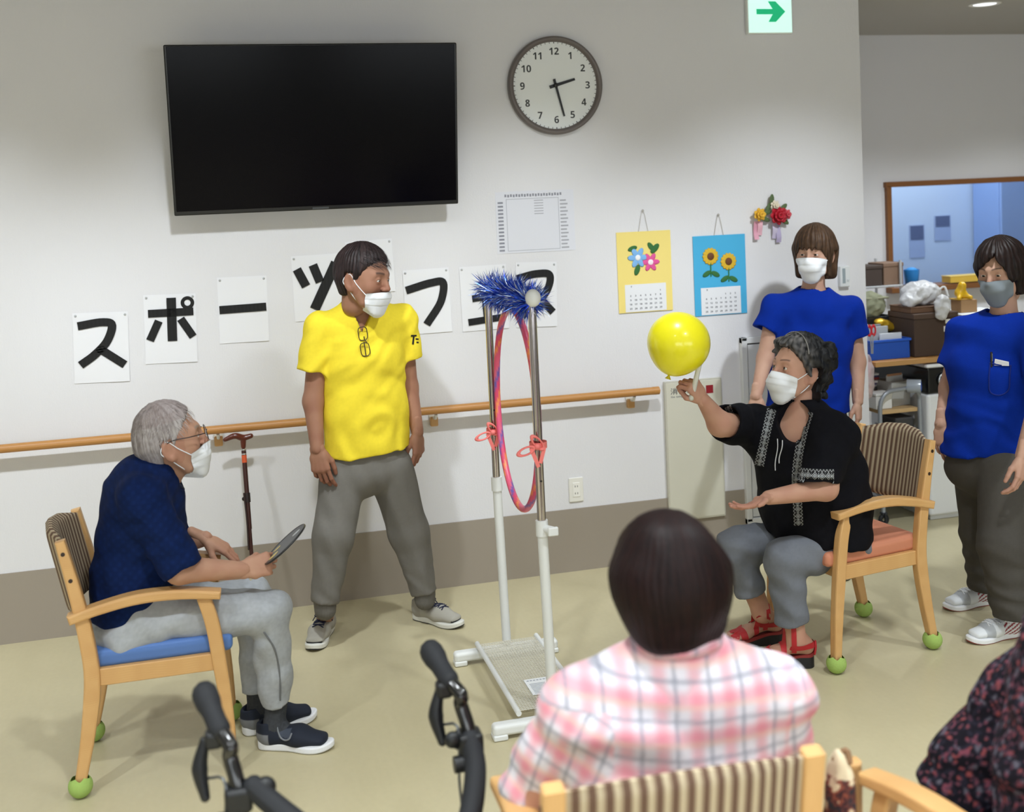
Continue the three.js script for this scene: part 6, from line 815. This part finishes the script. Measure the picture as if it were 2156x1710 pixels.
  // red wedge sandals
  for (const at of [fR, fL]) {
    const red = mat(0xb3222a, 0.6), sd = at(0, 0, 1).sub(at(0, 0, 0)), dd = at(1, 0).sub(at(0, 0)), mm = new THREE.Matrix4().makeBasis(dd, UP, dd.clone().cross(UP)); mm.setPosition(at(0, 0)); const put = (g) => p.rel(apply(g, mm));
    const outline = new THREE.CatmullRomCurve3([[0.006, 0], [0.02, 0.026], [0.07, 0.03], [0.13, 0.033], [0.18, 0.045], [0.228, 0.034], [0.247, 0.008], [0.236, -0.024], [0.2, -0.04], [0.14, -0.036], [0.07, -0.029], [0.02, -0.025]].map((q) => V(q[0], q[1], 0)), true, 'centripetal').getPoints(60).map((q) => [q.x, q.y]);
    const slab = (y0, y1) => { const g = extrude(shape(outline), 1, 0.002, 1); g.rotateX(Math.PI / 2); const q = g.attributes.position; for (let i = 0; i < q.count; i++) { const x = q.getX(i), k = q.getY(i) > 0 ? 1 : 0; q.setY(i, k ? y1(x) : y0(x)); } g.computeVertexNormals(); return g; };
    const top = (x) => 0.026 + 0.026 * sstep(0.19, 0.05, x), bot = (x) => (x > 0.09 && x < 0.14 ? 0.006 * Math.sin((x - 0.09) / 0.05 * Math.PI) : x > 0.2 ? (x - 0.2) ** 2 * 3 : 0) + 0.0004;
    const s = part('sandal', put(slab(bot, (x) => top(x) - 0.01)), mat(0x1b1a1d, 0.6), p.g, 'red strapped wedge sandal'); part('insole', put(slab((x) => top(x) - 0.01, top)), mat(0x8a2a2a, 0.6), s);
    red.side = THREE.DoubleSide;
    const hug = (o, dirs, w, along) => { const pos = [], idx = []; let n = 0; for (const d of dirs) { const row = []; for (const k of [-1, 0, 1]) { const from = o(d).clone().addScaledVector(along, k * w / 2), h = body.hit(from.clone().addScaledVector(d.v, along === UP ? 0.062 : 0.13), d.v.clone().negate(), 0.2); if (h) row.push(h.addScaledVector(d.v, 0.0035)); } if (row.length < 3) continue; row.forEach((v) => pos.push(v.x, v.y, v.z)); if (n++) for (let j = 0; j < 2; j++) { const b = (n - 1) * 3 + j, a = b - 3; idx.push(a, a + 1, b, b, a + 1, b + 1); } } const g = new THREE.BufferGeometry(); g.setAttribute('position', new THREE.BufferAttribute(new Float32Array(pos), 3)); g.setIndex(idx); g.computeVertexNormals(); part('strap', p.rel(g), red, s); };
    const over = (x0, x1, y, w) => hug((d) => at(x0 + (x1 - x0) * d.t, y), Array.from({ length: 19 }, (_, i) => { const t = i / 18, a = -0.25 + t * (Math.PI + 0.5); return { t, v: sd.clone().multiplyScalar(Math.cos(a)).addScaledVector(UP, Math.sin(a)).normalize() }; }), w, dd);
    over(0.205, 0.165, 0.042, 0.026); over(0.165, 0.205, 0.043, 0.026); over(0.125, 0.12, 0.055, 0.02); over(0.085, 0.085, 0.075, 0.018);
    hug(() => at(0.05, 0.088), Array.from({ length: 25 }, (_, i) => { const a = i / 24 * 2 * Math.PI; return { t: 0, v: dd.clone().multiplyScalar(Math.cos(a)).addScaledVector(sd, Math.sin(a)).normalize() }; }), 0.02, UP);
    part('strap', p.rel(tube([at(0.005, 0.05, 0.012), at(-0.0, 0.075, 0.01), at(0.0, 0.095, 0.0), at(-0.0, 0.075, -0.01), at(0.005, 0.05, -0.012)], 0.004, 20, 8)), red, s);
  }
  // clear paddle fan that strikes the balloon
  const h0 = P(1456, 838, 1.31), h1 = P(1474, 762, 1.34), d = h1.clone().sub(h0).normalize(), fan = thing('paddle_fan', 'white handled fan in the raised hand of the seated woman', 'fan', [h0.x, h0.y, h0.z]); const wm = phys(0xe4e4dc, 0.35, { transmission: 0.2, thickness: 0 });
  const top = h1.clone().sub(h0), bc = P(1438, 728, 1.17).sub(h0), u = bc.clone().sub(top).normalize(), n = V(0.5, -0.3, 0.6); n.addScaledVector(u, -n.dot(u)).normalize();
  part('handle', [taper([V(0, 0, 0), top.clone().multiplyScalar(0.5), top], [0.011, 0.0095, 0.009], 16, 12), taper([top, bc.clone().addScaledVector(u, -0.07)], [0.009, 0.007], 8, 10)], wm, fan);
  const bl = new THREE.CylinderGeometry(0.085, 0.085, 0.003, 40); bl.applyMatrix4(new THREE.Matrix4().makeBasis(u, n, u.clone().cross(n))); bl.translate(bc.x, bc.y, bc.z); part('blade', bl, wm, fan);
}
// ---- staff member standing behind, in front of the cabinet
function tee(S, shR, endR, shL, endL, side, neck, o = {}) {
  const sh = torsoField(S, 0.006, 0.04); sh.cone(S[S.length - 2].c, shR, 0.088, 0.06, 0.05).cone(S[S.length - 2].c, shL, 0.088, 0.06, 0.05);
  sh.join(sleeve(shR, endR, 0.064, o.r || 0.06), 0.025).join(sleeve(shL, endL, 0.064, o.r || 0.06), 0.025); sh.plane(o.hem[0], o.hem[1], 0.005); sh.cone(neck[0], neck[1], 0.064, 0.07, 0.005, 1); return sh;
}
{
  const z = 0.4, P = (x, y, zz = z) => A(x, y, zz), f0 = V(-0.5, 0, 0.87).normalize(), side = V(f0.z, 0, -f0.x), m = headMatrix(P(1715, 533, 0.42), V(-0.72, -0.02, 0.69), V(0.02, 1, 0), 0.99);
  const S = [{ c: P(1700, 868), w: 0.19, d: 0.125 }, { c: P(1703, 800), w: 0.175, d: 0.115 }, { c: P(1706, 720), w: 0.178, d: 0.12 }, { c: P(1708, 655), w: 0.17, d: 0.09 }, { c: P(1712, 622), w: 0.08, d: 0.06 }].map((s) => ({ ...s, side }));
  const shR = P(1634, 648, 0.34), elR = P(1611, 755, 0.36), wrR = P(1592, 835, 0.44), shL = P(1788, 652, 0.46), elL = P(1805, 762, 0.46), wrL = P(1806, 846, 0.52);
  const body = torsoField(S.slice(1), -0.018); body.cone(P(1712, 625), P(1714, 575, 0.41), 0.053, 0.05, 0.03); limb(body, shR, elR, wrR, [0.044, 0.038, 0.038, 0.025]); limb(body, shL, elL, wrL, [0.044, 0.038, 0.038, 0.025]);
  const b0 = V(2.66, 0, 0.4);
  const p = makePerson('staff member in blue t-shirt and white mask standing behind the woman in black', [b0.x, 0, b0.z], {
    head: { m, w: 0.98, eye: 0.0034 }, ...skinSet('#bd9682', '#aa7c6c', '#4a362c'), spots: 0.2, browT: 0.003, browY: 0.021, body, gaze: [-0.15, -0.12, 1],
    hands: [{ left: false, at: wrR, dir: V(-0.12, -1, 0.2), back: V(-0.5, 0, 0.85), curl: [0.35, 0.4, 0.45, 0.5], s: 0.93, thumb: [0.5, 0.9, -0.4] }, { left: true, at: wrL, dir: V(-0.05, -1, 0.15), back: V(0.72, 0.05, 0.68), curl: [0.35, 0.5, 0.6, 0.65], s: 0.93, thumb: [0.45, 0.9, -0.5], thumb2: [0.1, 1, -0.3] }],
    mask: { top: -0.012, low: -0.116, wide: 1.0, nose: 0.107, pleats: 3 },
    hair: { thick: 0.02, dark: lin('#1f1510'), light: lin('#5a4230'), lift: 0.004, nape: -0.105, napeW: 0.072, ridge: 34, amp: 0.0016, lump: 0.0015, lf: 30,
      extra: (f) => { for (const s of [-1, 1]) f.ec([s * 0.076, 0.02, -0.012], [s * 0.072, -0.1, -0.012], [0, 0, 1], [0.055, 0.022], [0.045, 0.02], 0.03); },
      face: (x, y, z) => { const ax = Math.abs(x), bang = 0.027 + 0.006 * Math.sin(x * 260) + (ax > 0.045 ? -(ax - 0.045) * 1.5 : 0); return z > 0.035 ? Math.max((bang - y) * 0.6, 0) > 0 && ax < 0.066 - Math.max(0, 0.05 - z) * 0.2 ? Math.max((bang - y) * 0.6, -1) : -0.125 - y : Math.max(-0.125 - y + 0.0, x > 0.05 && z > -0.028 && z < 0.02 && y < 0.012 ? 0.003 : -1); } },
  });
  const sh = tee(S, shR, P(1612, 696, 0.345), shL, P(1803, 708, 0.46), side, [P(1712, 616), P(1714, 570, 0.41)], { hem: [P(1700, 868), V(0, -1, 0)], r: 0.062 });
  sh.noise = folds(0.003, [[0.5, 0.3, 0.3, 50, 0, 1], [0.7, -0.6, 0.2, 60, 1, 0.8]]); p.clothe('t_shirt', sh, 0.006, cottonM(), speck(lin('#03298f'), 0.07, 90));
  part('neck_rib', p.rel(tube(Array.from({ length: 21 }, (_, i) => { const a = i / 20 * 2 * Math.PI; return P(1712, 615).addScaledVector(side, 0.068 * Math.sin(a)).addScaledVector(f0, 0.07 * Math.cos(a)).add(V(0, -0.018 * Math.cos(a) - 0.004, 0)); }), 0.007, 60, 8)), mat(0x032585, 0.9), p.g);
  const hip = S[0].c, dx = side.clone().multiplyScalar(0.09), kn = [-1, 1].map((s) => V(b0.x + dx.x * s, 0.45, b0.z + dx.z * s)), an = [-1, 1].map((s) => V(b0.x + dx.x * s * 1.05, 0.085, b0.z + dx.z * s * 1.05));
  const tr = new Field(); tr.ec(hip.clone().add(V(0, 0.1, 0)), hip.clone().add(V(0, -0.03, 0)), side, [0.15, 0.1], [0.17, 0.112], 0.03); [-1, 1].forEach((s, i) => tr.join(trouserLeg(hip.clone().addScaledVector(dx, s), kn[i], an[i], [0.088, 0.07, 0.062]), 0.02)); tr.noise = folds(0.003, [[0.4, 0.8, 0.2, 60, 0, 1]]); p.clothe('trousers', tr, 0.008, cottonM(), speck(lin('#3d3c3b'), 0.06, 90));
  [-1, 1].forEach((s, i) => { const h = an[i].clone().addScaledVector(f0, -0.06), t = an[i].clone().addScaledVector(f0, 0.18); makeShoe(p.g, h, t, { L: 0.24, color: () => lin('#d4d5d8'), sole: 0xe4e4e4, high: 1 }); });
}
// ---- staff member at the right edge
{
  const z = 1.25, P = (x, y, zz = z) => A(x, y, zz), f0 = V(-0.72, 0, 0.69).normalize(), side = V(f0.z, 0, -f0.x), m = headMatrix(P(2107, 570, 1.25), V(-0.9, -0.16, 0.42), V(-0.1, 1, 0.0), 0.98);
  const S = [{ c: P(2082, 950), w: 0.178, d: 0.13 }, { c: P(2092, 870), w: 0.162, d: 0.125 }, { c: P(2098, 780), w: 0.178, d: 0.125 }, { c: P(2108, 710), w: 0.172, d: 0.095 }, { c: P(2117, 680), w: 0.08, d: 0.062 }].map((s) => ({ ...s, side }));
  const shR = P(2028, 700, 1.12), elR = P(1998, 818, 1.07), wrR = P(1982, 893, 1.13), shL = P(2182, 715, 1.42), elL = P(2188, 850, 1.5), wrL = P(2152, 962, 1.58);
  const body = torsoField(S.slice(1), -0.018); body.cone(P(2116, 690), P(2112, 625), 0.053, 0.05, 0.03); limb(body, shR, elR, wrR, [0.044, 0.038, 0.038, 0.025]); limb(body, shL, elL, wrL, [0.044, 0.04, 0.04, 0.026]);
  const p = makePerson('staff member in blue t-shirt and grey mask standing at the right edge', [2.95, 0, 1.3], {
    head: { m, w: 0.98, eye: 0.0038 }, ...skinSet('#c29a86', '#b08272', '#2a1f1e'), spots: 0.2, browT: 0.0028, browY: 0.0235, body, gaze: [0.1, -0.25, 1],
    hands: [{ left: false, at: wrR, dir: V(-0.1, -1, 0.2), back: V(-0.85, 0.05, 0.5), curl: [0.25, 0.3, 0.35, 0.4], s: 0.95, thumb: [0.5, 0.9, -0.3] }, { left: true, at: wrL, dir: V(-0.28, -1, 0.2), back: V(0.5, 0.1, 0.85), curl: [0.4, 0.5, 0.55, 0.6], s: 0.95, thumb: [0.5, 0.9, -0.4], thumb2: [0.15, 1, -0.3] }],
    mask: { top: -0.02, low: -0.118, wide: 1.02, nose: 0.106, pleats: 0, color: 0x7e8790, arch: -0.2 },
    hair: { thick: 0.021, dark: lin('#0a0708'), light: lin('#2a1c1a'), lift: 0.005, nape: -0.09, napeW: 0.066, ridge: 30, amp: 0.0016, lump: 0.003, lf: 32,
      extra: (f) => { for (const s of [-1, 1]) f.ec([s * 0.076, 0.02, -0.014], [s * 0.07, -0.085, -0.016], [0, 0, 1], [0.05, 0.022], [0.04, 0.018], 0.03); f.ec([0.03, 0.07, 0.07], [0.07, -0.02, 0.05], [0, 0, 1], [0.03, 0.018], [0.018, 0.014], 0.02); },
      face: (x, y, z) => { const ax = Math.abs(x), bang = x < 0.03 ? 0.084 - (0.03 - x) * 0.8 : 0.084 - (x - 0.03) * 2.2; return z > 0.03 && ax < 0.066 ? (bang - y) * 0.6 : -0.108 - y; } },
  });
  const sh = tee(S, shR, P(2008, 772, 1.11), shL, P(2190, 790, 1.47), side, [P(2116, 674), P(2110, 625)], { hem: [P(2075, 952), V(0.05, -1, 0)], r: 0.064 });
  sh.noise = (x, y, z) => 0.0032 * Math.sin((y + 0.25 * x) * 75 + 4 * NZ(x * 9, y * 9, z * 9)) * sstep(1.0, 0.78, y) + 0.0045 * NZ(x * 15, y * 10, z * 15) + 0.0022 * Math.sin((x * 0.6 + y * 0.4) * 70); p.clothe('t_shirt', sh, 0.006, cottonM(), speck(lin('#032b94'), 0.07, 90));
  part('neck_rib', p.rel(tube(Array.from({ length: 21 }, (_, i) => { const a = i / 20 * 2 * Math.PI; return P(2116, 672).addScaledVector(side, 0.068 * Math.sin(a)).addScaledVector(f0, 0.07 * Math.cos(a)).add(V(0, -0.02 * Math.cos(a) - 0.002, 0)); }), 0.007, 60, 8)), mat(0x03278a, 0.9), p.g);
  // chest pocket with pen and folded card
  const on = (px, py, o = 0.003) => { const d = rayOf(px, py).normalize(), s = sh.hit(CAM.clone().addScaledVector(d, 3.4), d, 2.5); return s ? s.addScaledVector(sh.normal(s, 0.008), o) : P(px, py); };
  const pts = [on(2085, 765), on(2083, 800), on(2086, 826), on(2104, 832), on(2122, 822), on(2126, 790), on(2128, 770)]; part('pocket_seam', p.rel(tube(pts, 0.0026, 50, 6)), mat(0x02227c, 0.9), p.g); part('pocket_edge', p.rel(tube([on(2085, 765), on(2106, 769), on(2128, 770)], 0.0034, 20, 6)), mat(0x02227c, 0.9), p.g);
  const c1 = on(2108, 764, 0.006), cd = thing('folded_card', 'white folded card sticking out of the blue chest pocket', 'card', [c1.x, c1.y, c1.z]); const qn = new THREE.Quaternion().setFromUnitVectors(V(0, 0, 1), f0); part('sheet', extrude(shape([[-0.026, -0.012], [0.028, -0.012], [0.028, 0.004], [-0.022, 0.014]]), 0.0016, 0).applyQuaternion(qn), mat(0xeeeef2, 0.7), cd); part('fold', extrude(shape([[-0.022, -0.012], [0.026, -0.012], [0.025, 0.001], [-0.018, 0.01]]), 0.001, 0).applyQuaternion(qn).translate(f0.x * 0.002, 0, f0.z * 0.002), mat(0xdfdfe6, 0.7), cd);
  const c2 = on(2088, 758, 0.007), pen = thing('pen', 'black pen clipped in the blue chest pocket', 'pen', [c2.x, c2.y, c2.z]); part('barrel', rod([0, -0.03, 0], [0, 0.03, 0], 0.0042, 0.0042), mat(0x14161c, 0.35), pen); part('clip', rbox(0.003, 0.03, 0.002, 0.0006, 0, 0.01, 0.006), mat(0x9aa0a8, 0.25, { metalness: 0.8 }), pen);
  const hipR = P(2058, 985, 1.17), hipL = P(2112, 990, 1.34), kR = P(2064, 1120, 1.14), kL = P(2108, 1150, 1.42), aR = P(2072, 1240, 1.12), aL = P(2132, 1302, 1.45);
  const tr = new Field(); tr.ec(P(2080, 930), P(2082, 985), side, [0.15, 0.11], [0.172, 0.12], 0.04).join(trouserLeg(hipR, kR, aR, [0.098, 0.078, 0.056], V(0, -1, 0)), 0.02).join(trouserLeg(hipL, kL, aL, [0.1, 0.084, 0.066], V(0, -1, 0)), 0.015);
  tr.noise = (x, y, z) => 0.004 * Math.sin(y * 95 + x * 30 + 3 * NZ(x * 8, y * 8, z * 8)) * sstep(0.5, 0.15, y) + 0.004 * NZ(x * 14, y * 9, z * 14); p.clothe('trousers', tr, 0.0065, cottonM(), speck(lin('#4c4945'), 0.06, 90));
  const shoeC = (x, y, zz) => { const k = NZ(x * 40, y * 40, zz * 40); return (x > 0.03 && x < 0.11 && Math.abs(((x * 1.4 + y * 2.2) * 26) % 1 - 0.5) < 0.22 && Math.abs(zz) > 0.015 && y < 0.075) ? lin('#8e2430') : x > 0.16 && x < 0.2 ? lin('#b4b8be') : lin('#dfe2e6'); };
  for (const [h, t] of [[FL(2150, 1336), FL(2058, 1352)], [FL(2092, 1268), FL(2034, 1278)]]) { const g = (q) => q; makeShoe(p.g, h, t, { L: 0.25, color: shoeC, sole: 0xe6e7ea, outsole: 0x8a3a34, lace: 0xe8eaee, high: 1 }); }
}
// ---- woman in the plaid shirt, seen from behind in the foreground, and her chair
makeChair('wooden armchair seen from behind under the woman in plaid', [0.735, 0, 3.155], Math.PI / 2 - 0.06, 0xc88a70).scale.z = 1.2;
{
  const z = 3.17, P = (x, y, zz = z) => A(x, y, zz), f0 = V(-0.12, 0, -0.99).normalize(), side = V(f0.z, 0, -f0.x), m = headMatrix(P(1402, 1222, 3.16), V(-0.2, -0.08, -0.97), UP, 0.98);
  const S = [{ c: P(1440, 1900), w: 0.2, d: 0.15 }, { c: P(1432, 1740), w: 0.2, d: 0.145 }, { c: P(1424, 1600, 3.15), w: 0.205, d: 0.13 }, { c: P(1424, 1480, 3.15), w: 0.2, d: 0.105 }, { c: P(1426, 1368, 3.16), w: 0.09, d: 0.07 }].map((s) => ({ ...s, side }));
  const shL = P(1225, 1490, 3.13), elL = P(1118, 1700, 3.06), wrL = V(elL.x + 0.05, elL.y - 0.06, elL.z - 0.22), shR = P(1628, 1462, 3.18), elR = P(1668, 1680, 3.1), wrR = V(elR.x - 0.05, elR.y - 0.05, elR.z - 0.22);
  const body = torsoField(S, -0.02); body.cone(P(1430, 1400), P(1412, 1310), 0.053, 0.05, 0.03); limb(body, shL, elL, wrL, [0.045, 0.04, 0.04, 0.025]); limb(body, shR, elR, wrR, [0.045, 0.04, 0.04, 0.025]);
  const p = makePerson('woman with dark bobbed hair in pink plaid shirt seen from behind', [S[0].c.x, 0, z], {
    head: { m, w: 1.0 }, ...skinSet('#b98a72', '#a97866', '#2a1f1e'), body, eyes: 1,
    hands: [{ left: true, at: wrL, dir: V(0.2, -0.2, -1), back: V(0, 1, 0), s: 0.92 }, { left: false, at: wrR, dir: V(-0.2, -0.2, -1), back: V(0, 1, 0), s: 0.92 }],
    hairRough: 0.55, hairShine: 0.35,
    hair: { thick: 0.022, dark: lin('#0d0608'), light: lin('#22100f'), lift: 0.0, nape: -0.09, napeW: 0.07, ridge: 46, amp: 0.001, lump: 0.002, lf: 24, h: 0.004,
      extra: (f) => { f.ell([0, -0.01, -0.025], [0.112, 0.092, 0.104], 0.04); for (const s of [-1, 1]) f.ec([s * 0.078, 0.02, -0.012], [s * 0.066, -0.085, -0.016], [0, 0, 1], [0.06, 0.024], [0.045, 0.02], 0.04); },
      face: (x, y, z2) => (z2 > 0.035 && Math.abs(x) < 0.06 ? (0.03 - y) * 0.6 : -0.122 - y) },
  });
  const sh = torsoField(S, 0.008, 0.05); sh.cone(S[3].c, shL, 0.1, 0.074, 0.07).cone(S[3].c, shR, 0.1, 0.074, 0.07); sh.join(sleeve(shL, elL.clone().lerp(wrL, 0.2), 0.076, 0.07), 0.03).join(sleeve(shR, elR.clone().lerp(wrR, 0.2), 0.076, 0.066), 0.03); sh.plane(V(0, 0.47, 0), V(0, -1, 0), 0.005);
  sh.cone(P(1430, 1362), P(1412, 1290), 0.062, 0.066, 0.004, 1);
  sh.noise = (x, y, z2) => 0.005 * Math.sin((y * 0.9 + x * 0.25) * 62 + 3 * NZ(x * 7, y * 7, z2 * 7)) * sstep(1.0, 0.85, y) + 0.005 * NZ(x * 13, y * 10, z2 * 13);
  const wht = lin('#dcd8e0'), pink = lin('#e0808e'), rose = lin('#d96478'), grey = lin('#8d8f9e'), peach = lin('#e8c0a8');
  const plaid = (u, v) => { const line = (t, a, w) => clamp(1.4 - Math.abs(((t % 1) + 1) % 1 - a) / w, 0, 1); const s = 15.2, U = u * s, Vv = v * s; let c = wht.slice(); const pu = line(U, 0.3, 0.2), pv = line(Vv, 0.3, 0.2); c = mixc(c, pink, 0.5 * pu); c = mixc(c, rose, 0.52 * pv); c = mixc(c, grey, 0.75 * line(U, 0.72, 0.06)); c = mixc(c, grey, 0.65 * line(Vv, 0.72, 0.06)); c = mixc(c, peach, 0.35 * line(Vv + 0.5, 0.62, 0.1)); return c; };
  p.clothe('plaid_shirt', sh, 0.0055, cottonM(), (x, y, z2) => { const dl = (x - shL.x + 0.03) * 0.8 + (y - shL.y) * 0.2, inL = x < shL.x + 0.02 && y < shL.y + 0.03; const inR = x > shR.x - 0.005 && y < shR.y + 0.02; if (inL) { const t = (shL.y - y) * 0.9 + (shL.x - x) * 0.5, w = (x - shL.x) * 0.9 - (shL.y - y) * -0.45 + (z2 - shL.z) * 0.6; return plaid(w + 0.02, t); } if (inR) return plaid((x - shR.x) + (z2 - shR.z) * 0.6, y + 0.02); return plaid(x * 0.98 + z2 * 0.2 - y * 0.04, y + x * 0.09); });
  const rim = tube(Array.from({ length: 25 }, (_, i) => { const a = i / 24 * 2 * Math.PI; return P(1426, 1358).addScaledVector(side, 0.074 * Math.sin(a)).addScaledVector(f0, 0.072 * Math.cos(a)).add(V(0, -0.012 * Math.cos(a) + 0.006, 0)); }), 0.015, 70, 10); const rc = new Float32Array(rim.attributes.position.count * 3); for (let i = 0; i < rc.length / 3; i++) rc.set(plaid(rim.attributes.position.getX(i) + 0.03, rim.attributes.position.getY(i) * 1.2), i * 3); rim.setAttribute('color', new THREE.BufferAttribute(rc, 3)); part('collar', p.rel(rim), cottonM(), p.g);
  const h = V(S[0].c.x, 0.53, z - 0.02), dx = side.clone().multiplyScalar(-0.1), tr = new Field(); for (const s of [-1, 1]) { const a = h.clone().addScaledVector(dx, s), k = a.clone().addScaledVector(f0, 0.4).add(V(0, 0.0, 0)), e = V(k.x, 0.1, k.z + 0.02); tr.join(trouserLeg(a, k, e, [0.085, 0.066, 0.055]), 0.03); } p.clothe('trousers', tr, 0.01, cottonM(), speck(lin('#3c3e48'), 0.08, 60));
  for (const s of [-1, 1]) { const a = h.clone().addScaledVector(dx, s).addScaledVector(f0, 0.36); makeShoe(p.g, a, a.clone().addScaledVector(f0, 0.23), { L: 0.23, color: () => lin('#2a2a30'), sole: 0x2e2e33, high: 1 }); }
}
{ // patterned cloth bag hung on the right post of that chair
  const c = A(1772, 1632, 3.14), t = thing('patterned_bag', 'brown and cream patterned cloth bag hanging on the rounded wooden post', 'bag', [c.x, c.y, c.z]); const f = new Field(); f.ell([0.0, -0.12, -0.01], [0.028, 0.17, 0.05], 0.03); f.noise = (x, y, z) => 0.008 * NZ(x * 40, y * 18, z * 40);
  const cols = [lin('#3a2026'), lin('#6a3a32'), lin('#d8c8a8'), lin('#2c2c34'), lin('#8a4a3a')]; part('cloth', surface(f, 0.004, (x, y, z) => { const n = NZ(x * 55 + 3, y * 40, z * 55) + 0.5 * NZ(x * 110, y * 90, z * 110); return y > 0.0 && n < 0.35 ? cols[2] : n > 0.3 ? cols[2] : n > 0.05 ? cols[4] : n > -0.2 ? cols[0] : n > -0.4 ? cols[1] : cols[3]; }), vc(0.9), t); part('strap', tube([[-0.01, 0.03, -0.01], [0.012, 0.05, 0.0], [0.014, 0.03, 0.01]], 0.006, 14, 8), mat(0x8a6a4c, 0.8), t);

  const w = A(1790, 1640, 3.09), q = thing('wooden_post', 'rounded wooden chair post rising behind the patterned bag', 'post', [w.x, 0, w.z]); part('post', extrude(band([[0.01, 0.04], [0.0, 0.3], [0.0, 0.55], [0.004, 0.6]], [0.034, 0.042, 0.044, 0.034], 24), 0.04, 0.012, 3), woodM, q); part('tennis_ball', ballShape, ballM, q); 
}
// ---- person in the dark floral top at the lower right corner, mostly outside the picture
{
  const a0 = FL(1838, 1622, 0.61), a1 = FL(1962, 1702, 0.61), dir = a0.clone().sub(a1).setY(0).normalize(), turn = Math.atan2(-dir.z, dir.x), rightOf = dir.clone().cross(UP);
  const cc = a0.clone().addScaledVector(dir, -0.205).addScaledVector(rightOf, 0.2).setY(0); makeChair('wooden armchair in the lower right corner under the person in floral top', [cc.x, 0, cc.z], turn, 0x5a6ea0);
  const f0 = dir.clone(), side = V(f0.z, 0, -f0.x), at = (f, s, y) => cc.clone().addScaledVector(f0, f).addScaledVector(side, s - 0.1).setY(y);
  const S = [{ c: at(-0.06, 0, 0.5), w: 0.19, d: 0.14 }, { c: at(-0.07, 0, 0.66), w: 0.18, d: 0.135 }, { c: at(-0.07, -0.04, 0.82), w: 0.185, d: 0.125 }, { c: at(-0.06, -0.1, 0.94), w: 0.18, d: 0.1 }, { c: at(-0.03, -0.14, 1.03), w: 0.085, d: 0.065 }].map((s) => ({ ...s, side }));
  const shL = A(2165, 1470, 3.2), elL = A(2010, 1668, 3.13), wrL = elL.clone().add(V(0, -0.02, 0)).addScaledVector(f0, 0.1).addScaledVector(side, -0.2), shR = at(-0.05, -0.28, 0.92), elR = at(0.02, -0.34, 0.68), wrR = at(0.2, -0.3, 0.6), head = at(0.03, -0.22, 1.2);
  const body = torsoField(S, -0.02); body.cone(at(-0.03, -0.14, 1.02), at(0.0, -0.2, 1.12), 0.054, 0.05, 0.03); limb(body, shL, elL, wrL, [0.045, 0.04, 0.04, 0.025]); limb(body, shR, elR, wrR, [0.045, 0.04, 0.04, 0.025]);
  const p = makePerson('person in dark floral top seated at the lower right corner', [cc.x, 0, cc.z], { head: { m: headMatrix(head, f0, UP, 0.98) }, ...skinSet('#b98a72', '#a97866', '#3a3232'), body,
    hands: [{ left: true, at: wrL, dir: f0.clone().add(V(0, -0.3, 0)), back: UP, s: 0.92 }, { left: false, at: wrR, dir: f0.clone().add(V(0, -0.3, 0)), back: UP, s: 0.92 }],
    hair: { thick: 0.018, dark: lin('#4a4848'), light: lin('#8a8888'), nape: -0.08, h: 0.005, face: (x, y, z) => (z > 0.03 && Math.abs(x) < 0.066 ? (0.06 - y) * 0.6 : -0.1 - y) } });
  const sh = torsoField(S, 0.01, 0.05); sh.cone(S[3].c, shL, 0.1, 0.078, 0.07).cone(S[3].c, shR, 0.1, 0.074, 0.07); sh.join(sleeve(shL, elL.clone().addScaledVector(elL.clone().sub(shL).normalize(), 0.03), 0.088, 0.084), 0.03).join(sleeve(shR, elR, 0.076, 0.07), 0.03); sh.cone(at(-0.03, -0.15, 1.05), at(0.01, -0.2, 1.14), 0.062, 0.066, 0.004, 1);
  sh.noise = (x, y, z) => 0.006 * Math.sin((y - x * 0.6) * 60 + 3 * NZ(x * 8, y * 8, z * 8)) + 0.005 * NZ(x * 14, y * 14, z * 14);
  const cs = [lin('#17151d'), lin('#24222e'), lin('#7a4250'), lin('#5a3a48'), lin('#5c5a66'), lin('#8a4648')];
  p.clothe('floral_top', sh, 0.005, cottonM(), (x, y, z) => { const n = NZ(x * 85, y * 85, z * 85) + 0.5 * NZ(x * 170, y * 170, z * 170), k = NZ(x * 62 + 9, y * 62, z * 62 + 4); return n > 0.42 ? cs[k > 0 ? 2 : 5] : n > 0.25 ? cs[3] : k > 0.38 ? cs[4] : k > 0.1 ? cs[1] : cs[0]; });
  const tr = new Field(); for (const s of [-1, 1]) tr.join(trouserLeg(at(-0.04, s * 0.08, 0.51), at(0.26, s * 0.09 - 0.2, 0.51), at(0.26, s * 0.09 - 0.2, 0.1), [0.085, 0.068, 0.056]), 0.03); p.clothe('trousers', tr, 0.01, cottonM(), speck(lin('#23283c'), 0.08, 60));
  for (const s of [-1, 1]) makeShoe(p.g, at(0.22, s * 0.09 - 0.2, 0), at(0.42, s * 0.09 - 0.28, 0), { L: 0.23, color: () => lin('#2a2a30'), sole: 0x2e2e33, high: 1 });
}

const renderer = new THREE.WebGLRenderer({ antialias: true });
renderer.shadowMap.enabled = true; renderer.toneMapping = THREE.LinearToneMapping; renderer.toneMappingExposure = EXPOSURE;
renderer.render(scene, camera);
